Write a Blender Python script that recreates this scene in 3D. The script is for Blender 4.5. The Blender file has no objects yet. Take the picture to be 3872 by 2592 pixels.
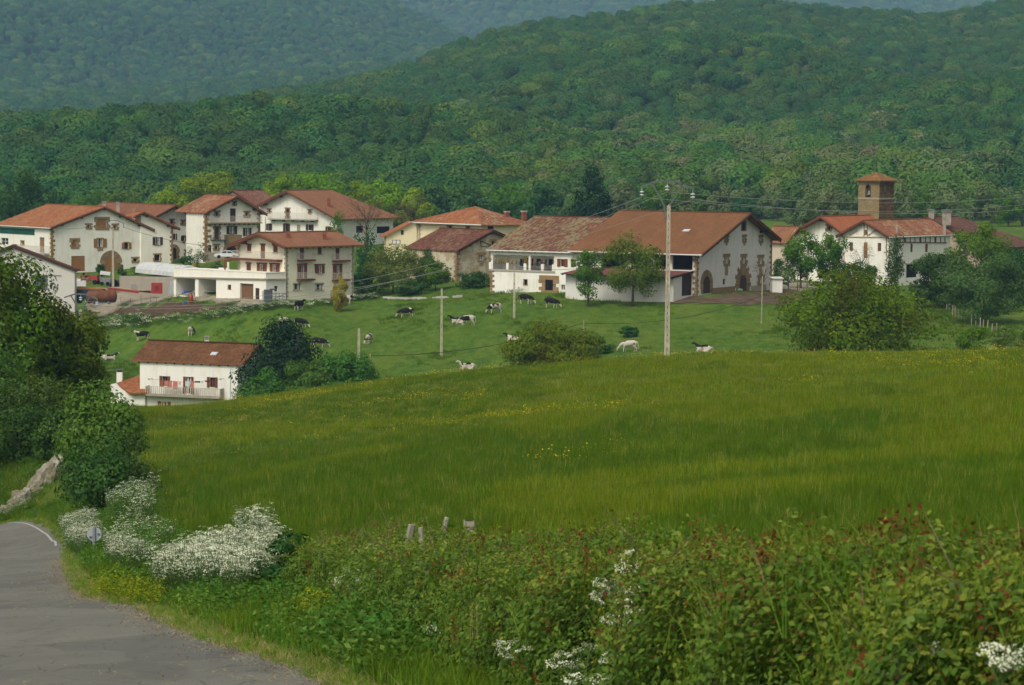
import bpy, bmesh, math, random
import numpy as np
from mathutils import Vector, Matrix
from mathutils.geometry import tessellate_polygon

SC = bpy.context.scene
COL = SC.collection
R = math.radians
# ------------------------------------------------------------------ camera
CZ = 40.0                       # eye height above the datum
F = 60.0 / 23.5 * 3872          # focal length in photo pixels
HOR = 600.0                     # row of the horizon
PITCH = math.atan((1296 - HOR) / F); ROLL = R(.5)
cam = bpy.data.cameras.new('camera'); camo = bpy.data.objects.new('camera', cam); COL.objects.link(camo)
cam.lens = 60; cam.sensor_width = 23.5; cam.sensor_fit = 'HORIZONTAL'
cam.dof.use_dof = True; cam.dof.focus_distance = 330; cam.dof.aperture_fstop = 6.3
cam.clip_start = 0.5; cam.clip_end = 20000
camo.matrix_world = Matrix.Translation((0, 0, CZ)) @ Matrix.Rotation(math.pi / 2 - PITCH, 4, 'X') @ Matrix.Rotation(ROLL, 4, 'Z')
SC.camera = camo
# ------------------------------------------------------------------ light: bright overcast, soft sun from the left behind the camera
SUN_EL, SUN_AZ = R(48), R(-152)       # azimuth from +y, clockwise positive (negative = left)
w = bpy.data.worlds.new('World'); SC.world = w; w.use_nodes = True
nt = w.node_tree; bg = nt.nodes['Background']
sky = nt.nodes.new('ShaderNodeTexSky'); sky.sky_type = 'NISHITA'; sky.sun_disc = False
sky.sun_elevation = SUN_EL; sky.sun_rotation = SUN_AZ; sky.dust_density = 4.0; sky.air_density = 1.0
hs = nt.nodes.new('ShaderNodeHueSaturation'); hs.inputs['Saturation'].default_value = 0.18
nt.links.new(sky.outputs[0], hs.inputs['Color']); nt.links.new(hs.outputs[0], bg.inputs[0])
bg.inputs[1].default_value = 0.10
sl = bpy.data.lights.new('sun', 'SUN'); slo = bpy.data.objects.new('sun', sl); COL.objects.link(slo)
sl.energy = 1.35; sl.angle = R(18); sl.color = (1.0, 0.96, 0.86)
sd = Vector((math.sin(SUN_AZ) * math.cos(SUN_EL), math.cos(SUN_AZ) * math.cos(SUN_EL), math.sin(SUN_EL)))
slo.rotation_euler = sd.to_track_quat('Z', 'Y').to_euler()
slo.location = (-60, -40, 120)
SC.view_settings.view_transform = 'Standard'; SC.view_settings.look = 'None'
SC.view_settings.gamma = 1.0; SC.view_settings.exposure = 0.47
cy = SC.cycles
cy.max_bounces = 5; cy.diffuse_bounces = 3; cy.glossy_bounces = 2; cy.transmission_bounces = 3
cy.transparent_max_bounces = 6; cy.volume_bounces = 0; cy.use_denoising = True
cy.caustics_reflective = False; cy.caustics_refractive = False
cy.use_adaptive_sampling = True; cy.adaptive_threshold = 0.02
# ------------------------------------------------------------------ pixel <-> world
cp, sp_ = math.cos(PITCH), math.sin(PITCH); cr_, sr_ = math.cos(ROLL), math.sin(ROLL)
def ray(u, v):
    a = (u - 1936.0) / F; b = -(v - 1296.0) / F; a, b = a * cr_ - b * sr_, a * sr_ + b * cr_
    return Vector((a, cp + b * sp_, -sp_ + b * cp))
def P(u, v, D):
    d = ray(u, v); return Vector((0, 0, CZ)) + d * (D / d.y)
def pix(p):
    x, y, z = p[0], p[1], p[2] - CZ
    fw = y * cp - z * sp_; up = y * sp_ + z * cp
    a, b = x / fw, up / fw; a, b = a * cr_ + b * sr_, -a * sr_ + b * cr_
    return 1936 + F * a, 1296 - F * b
def xat(u, D): return P(u, 1296, D).x
# crops used while measuring the photograph: local pixel -> photo pixel
def crop(x0, y0, s): return lambda x, y: (x0 + x / s, y0 + y / s)
c1 = crop(0, 650, 2.614); c2 = crop(500, 680, 3.137); c3 = crop(800, 680, 3.136); c4 = crop(1400, 720, 3.408)
c5 = crop(1800, 760, 3.347); c6 = crop(2400, 640, 2.903); c7 = crop(2850, 600, 2.703); c8 = crop(3272, 700, 2.613)
cw = crop(400, 1150, 2.231); cp6 = crop(1300, 1100, 2.343); cp7 = crop(2200, 1100, 1.401)
cid = lambda x, y: (x, y)
# ------------------------------------------------------------------ objects
def tag(o, label=None, cat=None, group=None, kind=None):
    if label: o['label'] = label
    if cat: o['category'] = cat
    if group: o['group'] = group
    if kind: o['kind'] = kind
    return o
def empty(name, loc, label=None, cat=None, group=None):
    o = bpy.data.objects.new(name, None); COL.objects.link(o); o.location = loc; o.empty_display_size = .5
    return tag(o, label, cat, group)
def wloc(o):
    l = Vector(o.location); p = o.parent
    while p is not None: l += Vector(p.location); p = p.parent
    return l
class MB:
    """collects shapes in world coordinates, then links them as one mesh object"""
    def __init__(s): s.v = []; s.f = []; s.uv = []
    def add(s, vs, fs, uvs=None):
        k = len(s.v); s.v += [tuple(p) for p in vs]
        for i, f in enumerate(fs):
            s.f.append(tuple(k + j for j in f)); s.uv.append(uvs[i] if uvs else None)
    def quad(s, a, b, c, d, uv=None): s.add([a, b, c, d], [(0, 1, 2, 3)], [uv] if uv else None)
    def boxf(s, O, e, n, s0, s1, h0, h1, d0, d1):
        """box in a wall frame: along e, up z, outward n"""
        z = Vector((0, 0, 1)); vs = []
        for d in (d0, d1):
            for (a, h) in ((s0, h0), (s1, h0), (s1, h1), (s0, h1)): vs.append(O + e * a + z * h + n * d)
        s.add(vs, [(0, 3, 2, 1), (4, 5, 6, 7), (0, 1, 5, 4), (1, 2, 6, 5), (2, 3, 7, 6), (3, 0, 4, 7)])
    def box(s, c, sx, sy, sz, rz=0, rx=0, ry=0):
        M = Matrix.Translation(c) @ Matrix.Rotation(rz, 4, 'Z') @ Matrix.Rotation(rx, 4, 'X') @ Matrix.Rotation(ry, 4, 'Y')
        vs = [M @ Vector((x * sx / 2, y * sy / 2, zz * sz / 2)) for zz in (-1, 1) for (x, y) in ((-1, -1), (1, -1), (1, 1), (-1, 1))]
        s.add(vs, [(0, 3, 2, 1), (4, 5, 6, 7), (0, 1, 5, 4), (1, 2, 6, 5), (2, 3, 7, 6), (3, 0, 4, 7)])
    def beam(s, a, b, w, h=None):
        a, b = Vector(a), Vector(b); d = (b - a).normalized(); h = h or w
        x = d.cross(Vector((0, 0, 1)));  x = x.normalized() if x.length > 1e-4 else Vector((1, 0, 0)); y = x.cross(d)
        vs = [q + x * (i * w / 2) + y * (j * h / 2) for q in (a, b) for (i, j) in ((-1, -1), (1, -1), (1, 1), (-1, 1))]
        s.add(vs, [(0, 3, 2, 1), (4, 5, 6, 7), (0, 1, 5, 4), (1, 2, 6, 5), (2, 3, 7, 6), (3, 0, 4, 7)])
    def tube(s, pts, r, n=6, cap=True):
        pts = [Vector(p) for p in pts]; rs = r if isinstance(r, (list, tuple)) else [r] * len(pts); k = len(s.v); m = len(pts)
        ref = Vector((0, 0, 1))
        for i, p in enumerate(pts):
            d = (pts[min(i + 1, m - 1)] - pts[max(i - 1, 0)]).normalized()
            x = d.cross(ref); x = x.normalized() if x.length > .05 else d.cross(Vector((0, 1, 0))).normalized(); y = x.cross(d)
            for j in range(n):
                t = 2 * math.pi * j / n; s.v.append(tuple(p + (x * math.cos(t) + y * math.sin(t)) * rs[i]))
        for i in range(m - 1):
            for j in range(n):
                a = k + i * n + j; b = k + i * n + (j + 1) % n; s.f.append((a, b, b + n, a + n)); s.uv.append(None)
        if cap:
            s.f.append(tuple(k + j for j in range(n))[::-1]); s.f.append(tuple(k + (m - 1) * n + j for j in range(n))); s.uv += [None, None]
    def lathe(s, c, prof, n=12, M=None):
        k = len(s.v); c = Vector(c)
        for (r, z) in prof:
            for j in range(n):
                t = 2 * math.pi * j / n; q = Vector((r * math.cos(t), r * math.sin(t), z))
                s.v.append(tuple(c + ((M @ q) if M else q)))
        m = len(prof)
        for i in range(m - 1):
            for j in range(n):
                a = k + i * n + j; b = k + i * n + (j + 1) % n; s.f.append((a, b, b + n, a + n)); s.uv.append(None)
        s.f.append(tuple(k + j for j in range(n))[::-1]); s.f.append(tuple(k + (m - 1) * n + j for j in range(n))); s.uv += [None, None]
    def tess(s, loops, flip=False):
        """filled polygon with holes, loops of world points"""
        tr = tessellate_polygon([[Vector(p) for p in l] for l in loops]); vs = [p for l in loops for p in l]
        s.add(vs, [t[::-1] if flip else t for t in tr])
    def build(s, name, mat, parent=None, smooth=False, loc=None):
        if not s.v: return None
        me = bpy.data.meshes.new(name); V = np.array(s.v, dtype=np.float64)
        if parent is not None: o0 = wloc(parent)
        elif loc is not None: o0 = Vector(loc)
        else: o0 = Vector((V[:, 0].mean(), V[:, 1].mean(), V[:, 2].min()))
        V = V - np.array(o0)
        me.from_pydata(V.tolist(), [], s.f)
        if any(u is not None for u in s.uv):
            ul = me.uv_layers.new(name='UVMap'); k = 0
            for f, u in zip(s.f, s.uv):
                for j in range(len(f)):
                    if u: ul.data[k].uv = u[j]
                    k += 1
        if mat: me.materials.append(mat)
        if smooth: me.polygons.foreach_set('use_smooth', [True] * len(me.polygons))
        me.update()
        o = bpy.data.objects.new(name, me); COL.objects.link(o)
        if parent is not None: o.parent = parent
        else: o.location = o0
        return o
def mesh_np(name, V, Fq, mat=None, smooth=False):
    """mesh from numpy arrays: V (n,3), Fq (m,k)"""
    me = bpy.data.meshes.new(name); n, k = Fq.shape
    me.vertices.add(len(V)); me.vertices.foreach_set('co', V.astype(np.float32).ravel())
    me.loops.add(n * k); me.loops.foreach_set('vertex_index', Fq.astype(np.int32).ravel())
    me.polygons.add(n); me.polygons.foreach_set('loop_start', np.arange(0, n * k, k, dtype=np.int32))
    try: me.polygons.foreach_set('loop_total', np.full(n, k, dtype=np.int32))
    except Exception: pass
    if smooth: me.polygons.foreach_set('use_smooth', np.ones(n, dtype=bool))
    if mat: me.materials.append(mat)
    me.update(calc_edges=True); me.validate()
    return me
def link(name, me, parent=None, loc=(0, 0, 0)):
    o = bpy.data.objects.new(name, me); COL.objects.link(o); o.location = loc
    if parent is not None: o.parent = parent
    return o
def copy_tree(o, parent=None):
    c = o.copy(); COL.objects.link(c); c.parent = parent
    for ch in list(o.children): copy_tree(ch, c)
    return c
# ------------------------------------------------------------------ materials
class NT:
    def __init__(s, name, rough=.8, spec=.3):
        s.m = bpy.data.materials.new(name); s.m.use_nodes = True; s.t = s.m.node_tree; s.b = s.t.nodes['Principled BSDF']
        s.b.inputs['Roughness'].default_value = rough; s.b.inputs['Specular IOR Level'].default_value = spec
    def n(s, typ, **kw):
        x = s.t.nodes.new('ShaderNode' + typ)
        for k, v in kw.items(): setattr(x, k, v)
        return x
    def l(s, a, b): s.t.links.new(a, b)
    def inp(s, node, **kw):
        for k, v in kw.items():
            q = node.inputs[int(k[1:])] if k[0] == 'i' and k[1:].isdigit() else node.inputs[k]
            if hasattr(v, 'is_linked') or hasattr(v, 'links'): s.l(v, q)
            else: q.default_value = v
        return node
    def pos(s): return s.n('NewGeometry').outputs['Position']
    def obj(s): return s.n('TexCoord').outputs['Object']
    def uv(s): return s.n('TexCoord').outputs['UV']
    def mapv(s, vec, scale=(1, 1, 1), loc=(0, 0, 0), rot=(0, 0, 0)):
        m = s.n('Mapping'); s.l(vec, m.inputs[0]); m.inputs['Scale'].default_value = scale; m.inputs['Location'].default_value = loc; m.inputs['Rotation'].default_value = rot
        return m.outputs[0]
    def noise(s, vec, scale, detail=3, rough=.55):
        m = s.n('TexNoise'); s.l(vec, m.inputs['Vector']); m.inputs['Scale'].default_value = scale; m.inputs['Detail'].default_value = detail; m.inputs['Roughness'].default_value = rough
        return m.outputs['Fac']
    def ramp(s, fac, stops):
        m = s.n('ValToRGB'); s.l(fac, m.inputs[0]); e = m.color_ramp.elements
        while len(e) < len(stops): e.new(.5)
        for q, (p, c) in zip(e, stops):
            q.position = p; q.color = (c if hasattr(c, '__len__') else (c, c, c)) + (1,) if hasattr(c, '__len__') else (c, c, c, 1)
        return m.outputs[0]
    def mix(s, fac, a, b, mode='MIX'):
        m = s.n('Mix', data_type='RGBA', blend_type=mode)
        for q, x in ((m.inputs[0], fac), (m.inputs[6], a), (m.inputs[7], b)):
            if hasattr(x, 'links'): s.l(x, q)
            elif hasattr(x, '__len__'): q.default_value = tuple(x) + (1,) if len(x) == 3 else x
            else: q.default_value = x
        return m.outputs[2]
    def math(s, op, a, b=0.0, c=None):
        m = s.n('Math', operation=op)
        for q, x in zip(m.inputs, (a, b, c)):
            if x is None: continue
            if hasattr(x, 'links'): s.l(x, q)
            else: q.default_value = x
        return m.outputs[0]
    def bump(s, h, strength=.3, dist=.02):
        m = s.n('Bump'); s.l(h, m.inputs['Height']); m.inputs['Strength'].default_value = strength; m.inputs['Distance'].default_value = dist
        s.l(m.outputs[0], s.b.inputs['Normal'])
    def col(s, c):
        if hasattr(c, 'links'): s.l(c, s.b.inputs['Base Color'])
        else: s.b.inputs['Base Color'].default_value = tuple(c) + (1,)
        return s
MATS = {}
def plain(name, c, rough=.7, spec=.3, var=.18, sc=1.5, metal=0.0):
    if name in MATS: return MATS[name]
    t = NT(name, rough, spec); k = tuple(x * (1 - var) for x in c); q = tuple(min(1, x * (1 + var)) for x in c)
    t.col(t.ramp(t.noise(t.pos(), sc, 4), [(.3, k), (.7, q)])); t.b.inputs['Metallic'].default_value = metal
    MATS[name] = t.m; return t.m
def wallmat(name, c, dirt=(.45, .38, .27), amt=.35, stain=.0, damp=None):
    """limewashed render: blotches, streaks and, if stain, bare patches"""
    t = NT(name, .9, .15); p = t.pos()
    n1 = t.noise(p, .35, 5, .6); n2 = t.noise(t.mapv(p, (2.2, 2.2, .25)), 1.0, 4, .6)
    f = t.math('MULTIPLY', t.ramp(t.math('MULTIPLY', n1, n2), [(.22, 0.), (.42, 1.)]), amt)
    cc = t.mix(f, c, dirt)
    if stain:
        cc = t.mix(t.ramp(t.noise(p, .55, 6, .65), [(.60 - stain * .25, 0.), (.66 - stain * .25, .85)]), cc, (.34, .26, .16))
    t.col(cc); t.bump(t.noise(p, 6, 3), .25, .03); MATS[name] = t.m; return t.m
def roofmat(name, cs, lichen=None, la=0.0, pitch=.24, wave=1.0):
    """barrel tiles from UVs in metres (u along the eave, v down the slope); every tile gets its own shade; lichen lies in streaks down the slope"""
    t = NT(name, .85, .2); uv = t.uv(); sx = t.n('SeparateXYZ'); t.l(uv, sx.inputs[0])
    U = t.math('DIVIDE', sx.outputs[0], pitch); V = t.math('DIVIDE', sx.outputs[1], .38)
    cb = t.n('CombineXYZ'); t.l(t.math('FLOOR', U), cb.inputs[0]); t.l(t.math('FLOOR', V), cb.inputs[1])
    wn = t.n('TexWhiteNoise', noise_dimensions='2D'); t.l(cb.outputs[0], wn.inputs['Vector'])
    c = t.ramp(wn.outputs['Value'], [(0., cs[0]), (.5, cs[1]), (1., cs[2])])
    big = t.noise(t.mapv(uv, (.5, .18, 1)), 1.0, 5, .6)
    c = t.mix(t.ramp(big, [(.35, 0.), (.7, .55)]), c, tuple(x * .62 for x in cs[0]))
    if lichen:
        ln = t.noise(t.mapv(uv, (2.4, .9, 1)), 1.0, 4, .62); lb = t.noise(t.mapv(uv, (.22, .09, 1)), 1.0, 3)
        f = t.ramp(t.math('ADD', ln, t.math('MULTIPLY', lb, .55)), [(.875 - la * .13, 0.), (.955 - la * .13, .85)])
        c = t.mix(f, c, lichen)
    t.col(c)
    s = t.math('ABSOLUTE', t.math('SINE', t.math('MULTIPLY', U, math.pi)))
    t.bump(t.math('ADD', s, t.math('MULTIPLY', t.math('FRACT', V), .35)), .9 * wave, .10); MATS[name] = t.m; return t.m
def foliage(name, c1, c2, c3=None, trans=.35, objvar=.25, big=None, bigs=.05, spec=None):
    """leaves: each leaf (mesh island) its own shade between c1..c3, each plant its own slight shift"""
    t = NT(name, .6, .25); g = t.n('NewGeometry'); oi = t.n('ObjectInfo')
    c3 = c3 or tuple(x * 1.25 for x in c2); gn = 1.7; c1, c2, c3 = [tuple(min(.5, x * gn) for x in q) for q in (c1, c2, c3)]
    c = t.ramp(g.outputs['Random Per Island'], [(0., c1), (.55, c2), (1., c3)])
    if big: c = t.mix(t.ramp(t.noise(g.outputs['Position'], bigs, 3), [(.45, 0.), (.62, 1.)]), c, big)
    k = t.math('ADD', t.math('MULTIPLY', oi.outputs['Random'], 2 * objvar), 1 - objvar)
    hsv = t.n('HueSaturation'); t.l(c, hsv.inputs['Color']); t.l(k, hsv.inputs['Value'])
    t.l(t.math('ADD', t.math('MULTIPLY', t.math('FRACT', t.math('MULTIPLY', oi.outputs['Random'], 7.31)), .05), .475), hsv.inputs['Hue'])
    if spec:
        t.b.inputs['Specular IOR Level'].default_value = spec; t.b.inputs['Roughness'].default_value = .45; t.l(hsv.outputs[0], t.b.inputs['Base Color']); d = t.b
    else:
        d = t.n('BsdfDiffuse'); t.l(hsv.outputs[0], d.inputs[0])
    tr = t.n('BsdfTranslucent'); mx = t.n('MixShader'); mx.inputs[0].default_value = trans
    bc = t.mix(.6, hsv.outputs[0], (1.0, 1.0, .35), 'MULTIPLY'); t.l(bc, tr.inputs[0])
    t.l(d.outputs[0], mx.inputs[1]); t.l(tr.outputs[0], mx.inputs[2])
    t.l(mx.outputs[0], t.t.nodes['Material Output'].inputs[0]); MATS[name] = t.m; return t.m
# ------------------------------------------------------------------ one scattered object ("stuff") drawing prototypes on points
def scatter(name, pts, rot, scl, idx, protos, label, cat, group=None):
    me = bpy.data.meshes.new(name); n = len(pts)
    me.vertices.add(n); me.vertices.foreach_set('co', np.asarray(pts, dtype=np.float32).ravel())
    for nm, typ, dat in (('rot', 'FLOAT_VECTOR', rot), ('scl', 'FLOAT_VECTOR', scl), ('idx', 'INT', idx)):
        a = me.attributes.new(nm, typ, 'POINT'); dat = np.asarray(dat)
        a.data.foreach_set('value' if typ == 'INT' else 'vector', dat.astype(np.int32 if typ == 'INT' else np.float32).ravel())
    o = bpy.data.objects.new(name, me); COL.objects.link(o)
    pc = bpy.data.collections.new(name + '_kinds')
    for i, p in enumerate(protos):
        q = bpy.data.objects.new('%s_kind_%02d' % (name, i), p); pc.objects.link(q)
    g = bpy.data.node_groups.new(name, 'GeometryNodeTree')
    g.interface.new_socket('Geometry', in_out='INPUT', socket_type='NodeSocketGeometry'); g.interface.new_socket('Geometry', in_out='OUTPUT', socket_type='NodeSocketGeometry')
    N = g.nodes.new; gi = N('NodeGroupInput'); go = N('NodeGroupOutput'); ip = N('GeometryNodeInstanceOnPoints'); ci = N('GeometryNodeCollectionInfo')
    ci.inputs['Collection'].default_value = pc; ci.inputs['Separate Children'].default_value = True; ci.inputs['Reset Children'].default_value = True
    ip.inputs['Pick Instance'].default_value = True
    def attr(nm, t):
        x = N('GeometryNodeInputNamedAttribute'); x.data_type = t; x.inputs['Name'].default_value = nm
        return [q for q in x.outputs if q.enabled and q.name == 'Attribute'][0]
    L = g.links.new
    L(gi.outputs[0], ip.inputs['Points']); L(ci.outputs[0], ip.inputs['Instance']); L(attr('idx', 'INT'), ip.inputs['Instance Index'])
    e2r = N('FunctionNodeEulerToRotation'); L(attr('rot', 'FLOAT_VECTOR'), e2r.inputs[0]); L(e2r.outputs[0], ip.inputs['Rotation'])
    L(attr('scl', 'FLOAT_VECTOR'), ip.inputs['Scale']); L(ip.outputs[0], go.inputs[0])
    m = o.modifiers.new('scatter', 'NODES'); m.node_group = g
    return tag(o, label, cat, group, 'stuff')
# ================================================================== the land
CTRL = [  # photo column, row, distance of the ground seen there (metres)
 (1200,2567,25.8),(784,2429,32.7),(635,2362,37.6),(517,2303,43.3),(353,2265,48),(292,2229,53.5),(241,2106,88),(225,2045,105),(169,2004,118),(0,1982,128),
 (-400,2592,25),(-400,2300,48),(-400,2110,88),(-400,1995,118),(1700,2592,25.3),(3872,2926,17),(2600,2750,20),(1936,3950,8),(3872,3950,8),(-400,3950,8),
 (600,2083,80),(1200,2000,70),(1936,1960,60),(2800,1940,50),(3872,1940,45),(4200,1930,45),(1300,2250,46),(1900,2330,33),(2700,2420,25),
 (3872,1600,95),(3872,1345,200),(2520,1650,105),(2520,1480,150),(2520,1362,210),(3200,1352,205),(3200,1600,100),(1800,1650,115),(1800,1409,215),(1200,1750,115),(1200,1600,160),(1200,1482,230),
 (560,1566,240),(560,1750,135),(560,1900,105),(4200,1330,200),
 (0,1955,136),(240,1880,128),(120,1790,140),(-400,1750,140),(0,1690,150),(0,1610,180),(230,1650,180),(-400,1600,180),(0,1470,240),(-400,1440,240),
 (200,1520,240),(0,1330,330),(-400,1320,330),(600,1575,315),(300,1560,300),(850,1560,318),(700,1335,370),(400,1330,380),(300,1260,410),(400,1215,430),(700,1180,430),
 (3872,1425,270),(3872,1310,310),(3600,1205,360),(3200,1420,265),(3200,1345,300),(3100,1200,345),(2520,1460,270),(2520,1350,310),(2520,1290,330),(2520,1152,361),
 (1800,1500,275),(1800,1400,318),(1800,1250,345),(1800,1150,367),(1300,1530,285),(1300,1405,330),(1300,1250,365),(1300,1165,385),(900,1250,368),(1000,1168,374),(800,1190,379),(600,1203,392),(470,1150,422),(600,1130,415),(600,1112,432),
 (1005,1141,383),(850,1133,388),(656,1120,397),(1080,1135,386),(1335,1108,402),(450,1110,445),(250,1120,445),(700,1105,430),(430,1040,478),(200,1050,470),(0,1050,465),(640,985,500),(850,990,485),(1000,960,500),(1300,935,520),
 (1450,1120,400),(1600,1000,470),(1860,1112,384),(2655,1117,366),(2905,1103,384),(3100,1092,402),(3300,1060,480),(3500,1090,440),(3872,1130,400),(4200,1130,400),
 (0,900,600),(1000,880,600),(2000,890,600),(3000,890,600),(3872,900,600),(-400,900,600),(4200,900,600),
 (0,850,760),(1000,840,760),(2000,820,760),(3000,810,760),(3872,815,760),(-400,850,760),(4200,815,760)]
_c = np.array(CTRL, float)
_cx = (_c[:, 0] - 1936) / F * 2.0; _cy = np.log(_c[:, 2])
_pz = np.array([P(u, v, D).z for u, v, D in CTRL])
def _tps(r2):
    with np.errstate(divide='ignore', invalid='ignore'): k = r2 * np.log(r2) * .5
    return np.nan_to_num(k)
_n = len(CTRL); _r2 = (_cx[:, None] - _cx[None]) ** 2 + (_cy[:, None] - _cy[None]) ** 2
_A = np.zeros((_n + 3, _n + 3)); _A[:_n, :_n] = _tps(_r2) + np.eye(_n) * 2e-4; _A[:_n, _n] = 1; _A[:_n, _n + 1] = _cx; _A[:_n, _n + 2] = _cy; _A[_n:, :_n] = _A[:_n, _n:].T
_w = np.linalg.solve(_A, np.concatenate([_pz, [0, 0, 0]]))
def ground_np(x, y):
    x = np.asarray(x, float); y = np.clip(np.asarray(y, float), 4, 900)
    th = np.clip(x / y, -.30, .30) * 2.0; ly = np.log(y); out = np.empty(x.shape); xf, yf, of = th.ravel(), ly.ravel(), out.ravel()
    for i in range(0, xf.size, 20000):
        a, b = xf[i:i + 20000, None], yf[i:i + 20000, None]
        of[i:i + 20000] = _tps((a - _cx) ** 2 + (b - _cy) ** 2) @ _w[:_n] + _w[_n] + _w[_n + 1] * a[:, 0] + _w[_n + 2] * b[:, 0]
    return of.reshape(x.shape)
def vnoise(x, y, s, seed=0):
    """smooth value noise, numpy"""
    x = np.asarray(x, float) / s + seed * 17.3; y = np.asarray(y, float) / s - seed * 9.1
    xi = np.floor(x).astype(np.int64); yi = np.floor(y).astype(np.int64); fx = x - xi; fy = y - yi; fx = fx * fx * (3 - 2 * fx); fy = fy * fy * (3 - 2 * fy)
    def h(a, b):
        k = (a * 374761393 + b * 668265263 + seed * 1274126177) & 0x7fffffff; k = ((k ^ (k >> 13)) * 1274126177) & 0x7fffffff
        return ((k ^ (k >> 16)) & 0xffff) / 65535.
    return (h(xi, yi) * (1 - fx) + h(xi + 1, yi) * fx) * (1 - fy) + (h(xi, yi + 1) * (1 - fx) + h(xi + 1, yi + 1) * fx) * fy
_smooth = ground_np
def ground_np(x, y):
    x = np.asarray(x, float); y = np.asarray(y, float); k = np.clip((y - 25) / 120, 0, 1) * np.clip((x + .22 * y + 3) / 8, 0.05, 1)
    k = np.where(y > 150, np.clip((y - 25) / 120, 0, 1), k)
    return _smooth(x, y) + ((vnoise(x, y, 9, 3) - .5) * .35 + (vnoise(x, y, 2.2, 4) - .5) * .12 * (y < 420)) * k
def gz(x, y): return float(ground_np(np.array([x]), np.array([y]))[0])
def G(u, D):
    x = xat(u, D); return Vector((x, D, gz(x, D)))
def hit(u, v, D0=20, D1=700):
    """where the ray through a photo pixel meets the ground beyond D0"""
    d = ray(u, v); D = np.arange(D0, D1, .5); zr = CZ + d.z / d.y * D; zg = ground_np(d.x / d.y * D, D); k = np.nonzero(zr <= zg)[0]
    D = D[k[0]] if len(k) else D1
    return Vector((d.x / d.y * D, D, gz(d.x / d.y * D, D)))
def inpoly(x, y, poly):
    x = np.asarray(x); y = np.asarray(y); r = np.zeros(x.shape, bool); n = len(poly)
    for i in range(n):
        (x0, y0), (x1, y1) = poly[i], poly[(i + 1) % n]
        c = ((y0 > y) != (y1 > y)) & (x < (x1 - x0) * (y - y0) / (y1 - y0 + 1e-12) + x0); r ^= c
    return r
# ---- ground sheet
ths = np.linspace(-.40, .40, 321)
ys = np.concatenate([np.geomspace(3, 60, 90)[:-1], np.arange(60, 300, 2.), np.arange(300, 520, 1.), np.arange(520, 713, 8.)])
TH, Y = np.meshgrid(ths, ys); X = TH * Y; Z = ground_np(X, Y)
nc, nr = len(ths), len(ys); ii = np.arange(nc * nr).reshape(nr, nc)
FQ = np.stack([ii[:-1, :-1], ii[:-1, 1:], ii[1:, 1:], ii[1:, :-1]], -1).reshape(-1, 4)
t = NT('grassland', .95, .1); p = t.pos(); sx = t.n('SeparateXYZ'); t.l(p, sx.inputs[0]); yy = sx.outputs[1]
pf = t.mapv(p, (1, .45, 1))
meadow = t.ramp(t.noise(p, .55, 6, .65), [(.3, (.044, .078, .007)), (.5, (.072, .112, .010)), (.7, (.112, .146, .016))])
meadow = t.mix(t.ramp(t.noise(pf, .05, 3), [(.42, 0.), (.62, .6)]), meadow, (.132, .146, .014))
past = t.ramp(t.noise(pf, .9, 6, .62), [(.3, (.034, .082, .008)), (.5, (.066, .130, .013)), (.72, (.110, .178, .022))])
past = t.mix(t.ramp(t.noise(pf, .13, 4), [(.45, 0.), (.68, .55)]), past, (.128, .17, .024))
mr = t.n('MapRange'); t.l(yy, mr.inputs[0]); mr.inputs[1].default_value = 240; mr.inputs[2].default_value = 262
cc = t.mix(mr.outputs[0], meadow, past); t.col(cc); t.bump(t.noise(p, 2.2, 5, .7), .8, .25)
GRASSLAND = t.m
ground = link('ground', mesh_np('ground', np.stack([X, Y, Z], -1).reshape(-1, 3), FQ, GRASSLAND, True)); tag(ground, kind='structure')
def drape(name, poly, mat, lift=.05, step=1.0, kind='structure'):
    """a sheet over the ground inside a plan polygon, ragged edge"""
    pa = np.array(poly); x0, y0 = pa.min(0); x1, y1 = pa.max(0)
    gx, gy = np.meshgrid(np.arange(x0, x1 + step, step), np.arange(y0, y1 + step, step))
    cx, cyy = gx[:-1, :-1] + step / 2, gy[:-1, :-1] + step / 2
    ins = inpoly(cx + (vnoise(cx, cyy, 2.0, 7) - .5) * 2.5 + (vnoise(cx, cyy, .6, 17) - .5) * .8, cyy + (vnoise(cx, cyy, 2.0, 8) - .5) * 3.5, poly)
    gzv = ground_np(gx, gy) + lift
    I = np.arange(gx.size).reshape(gx.shape)
    q = np.stack([I[:-1, :-1], I[:-1, 1:], I[1:, 1:], I[1:, :-1]], -1)[ins]
    if not len(q): return None
    used = np.unique(q); mp = np.zeros(gx.size, int); mp[used] = np.arange(len(used))
    V = np.stack([gx, gy, gzv], -1).reshape(-1, 3)[used]
    return tag(link(name, mesh_np(name, V, mp[q], mat, True)), kind=kind)
def pxpoly(pts): return [tuple(hit(u, v, 255)[:2]) for u, v in pts]
SOIL = plain('ploughed_soil', (.085, .052, .034), .95, .1, .4, 1.6)
MUD = plain('trodden_mud', (.10, .072, .046), .95, .1, .45, .9)
t = NT('packed_gravel', .95, .1); p = t.pos(); t.col(t.mix(t.ramp(t.noise(p, .25, 4), [(.5, 0.), (.66, .5)]), t.ramp(t.noise(p, 1.2, 5, .6), [(.3, (.22, .19, .14)), (.7, (.33, .29, .22))]), (.14, .15, .07))); GRAVEL = t.m
YARD = pxpoly([(330, 1152), (560, 1150), (800, 1148), (960, 1160), (1012, 1160), (1012, 1141), (850, 1132), (650, 1117), (560, 1092), (440, 1088), (300, 1100)])
drape('farmyard', YARD, GRAVEL, .07, .4)
drape('ploughed_strip', pxpoly([(300, 1207), (600, 1200), (850, 1174), (880, 1163), (560, 1162), (330, 1166)]), SOIL, .07, .4)
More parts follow.
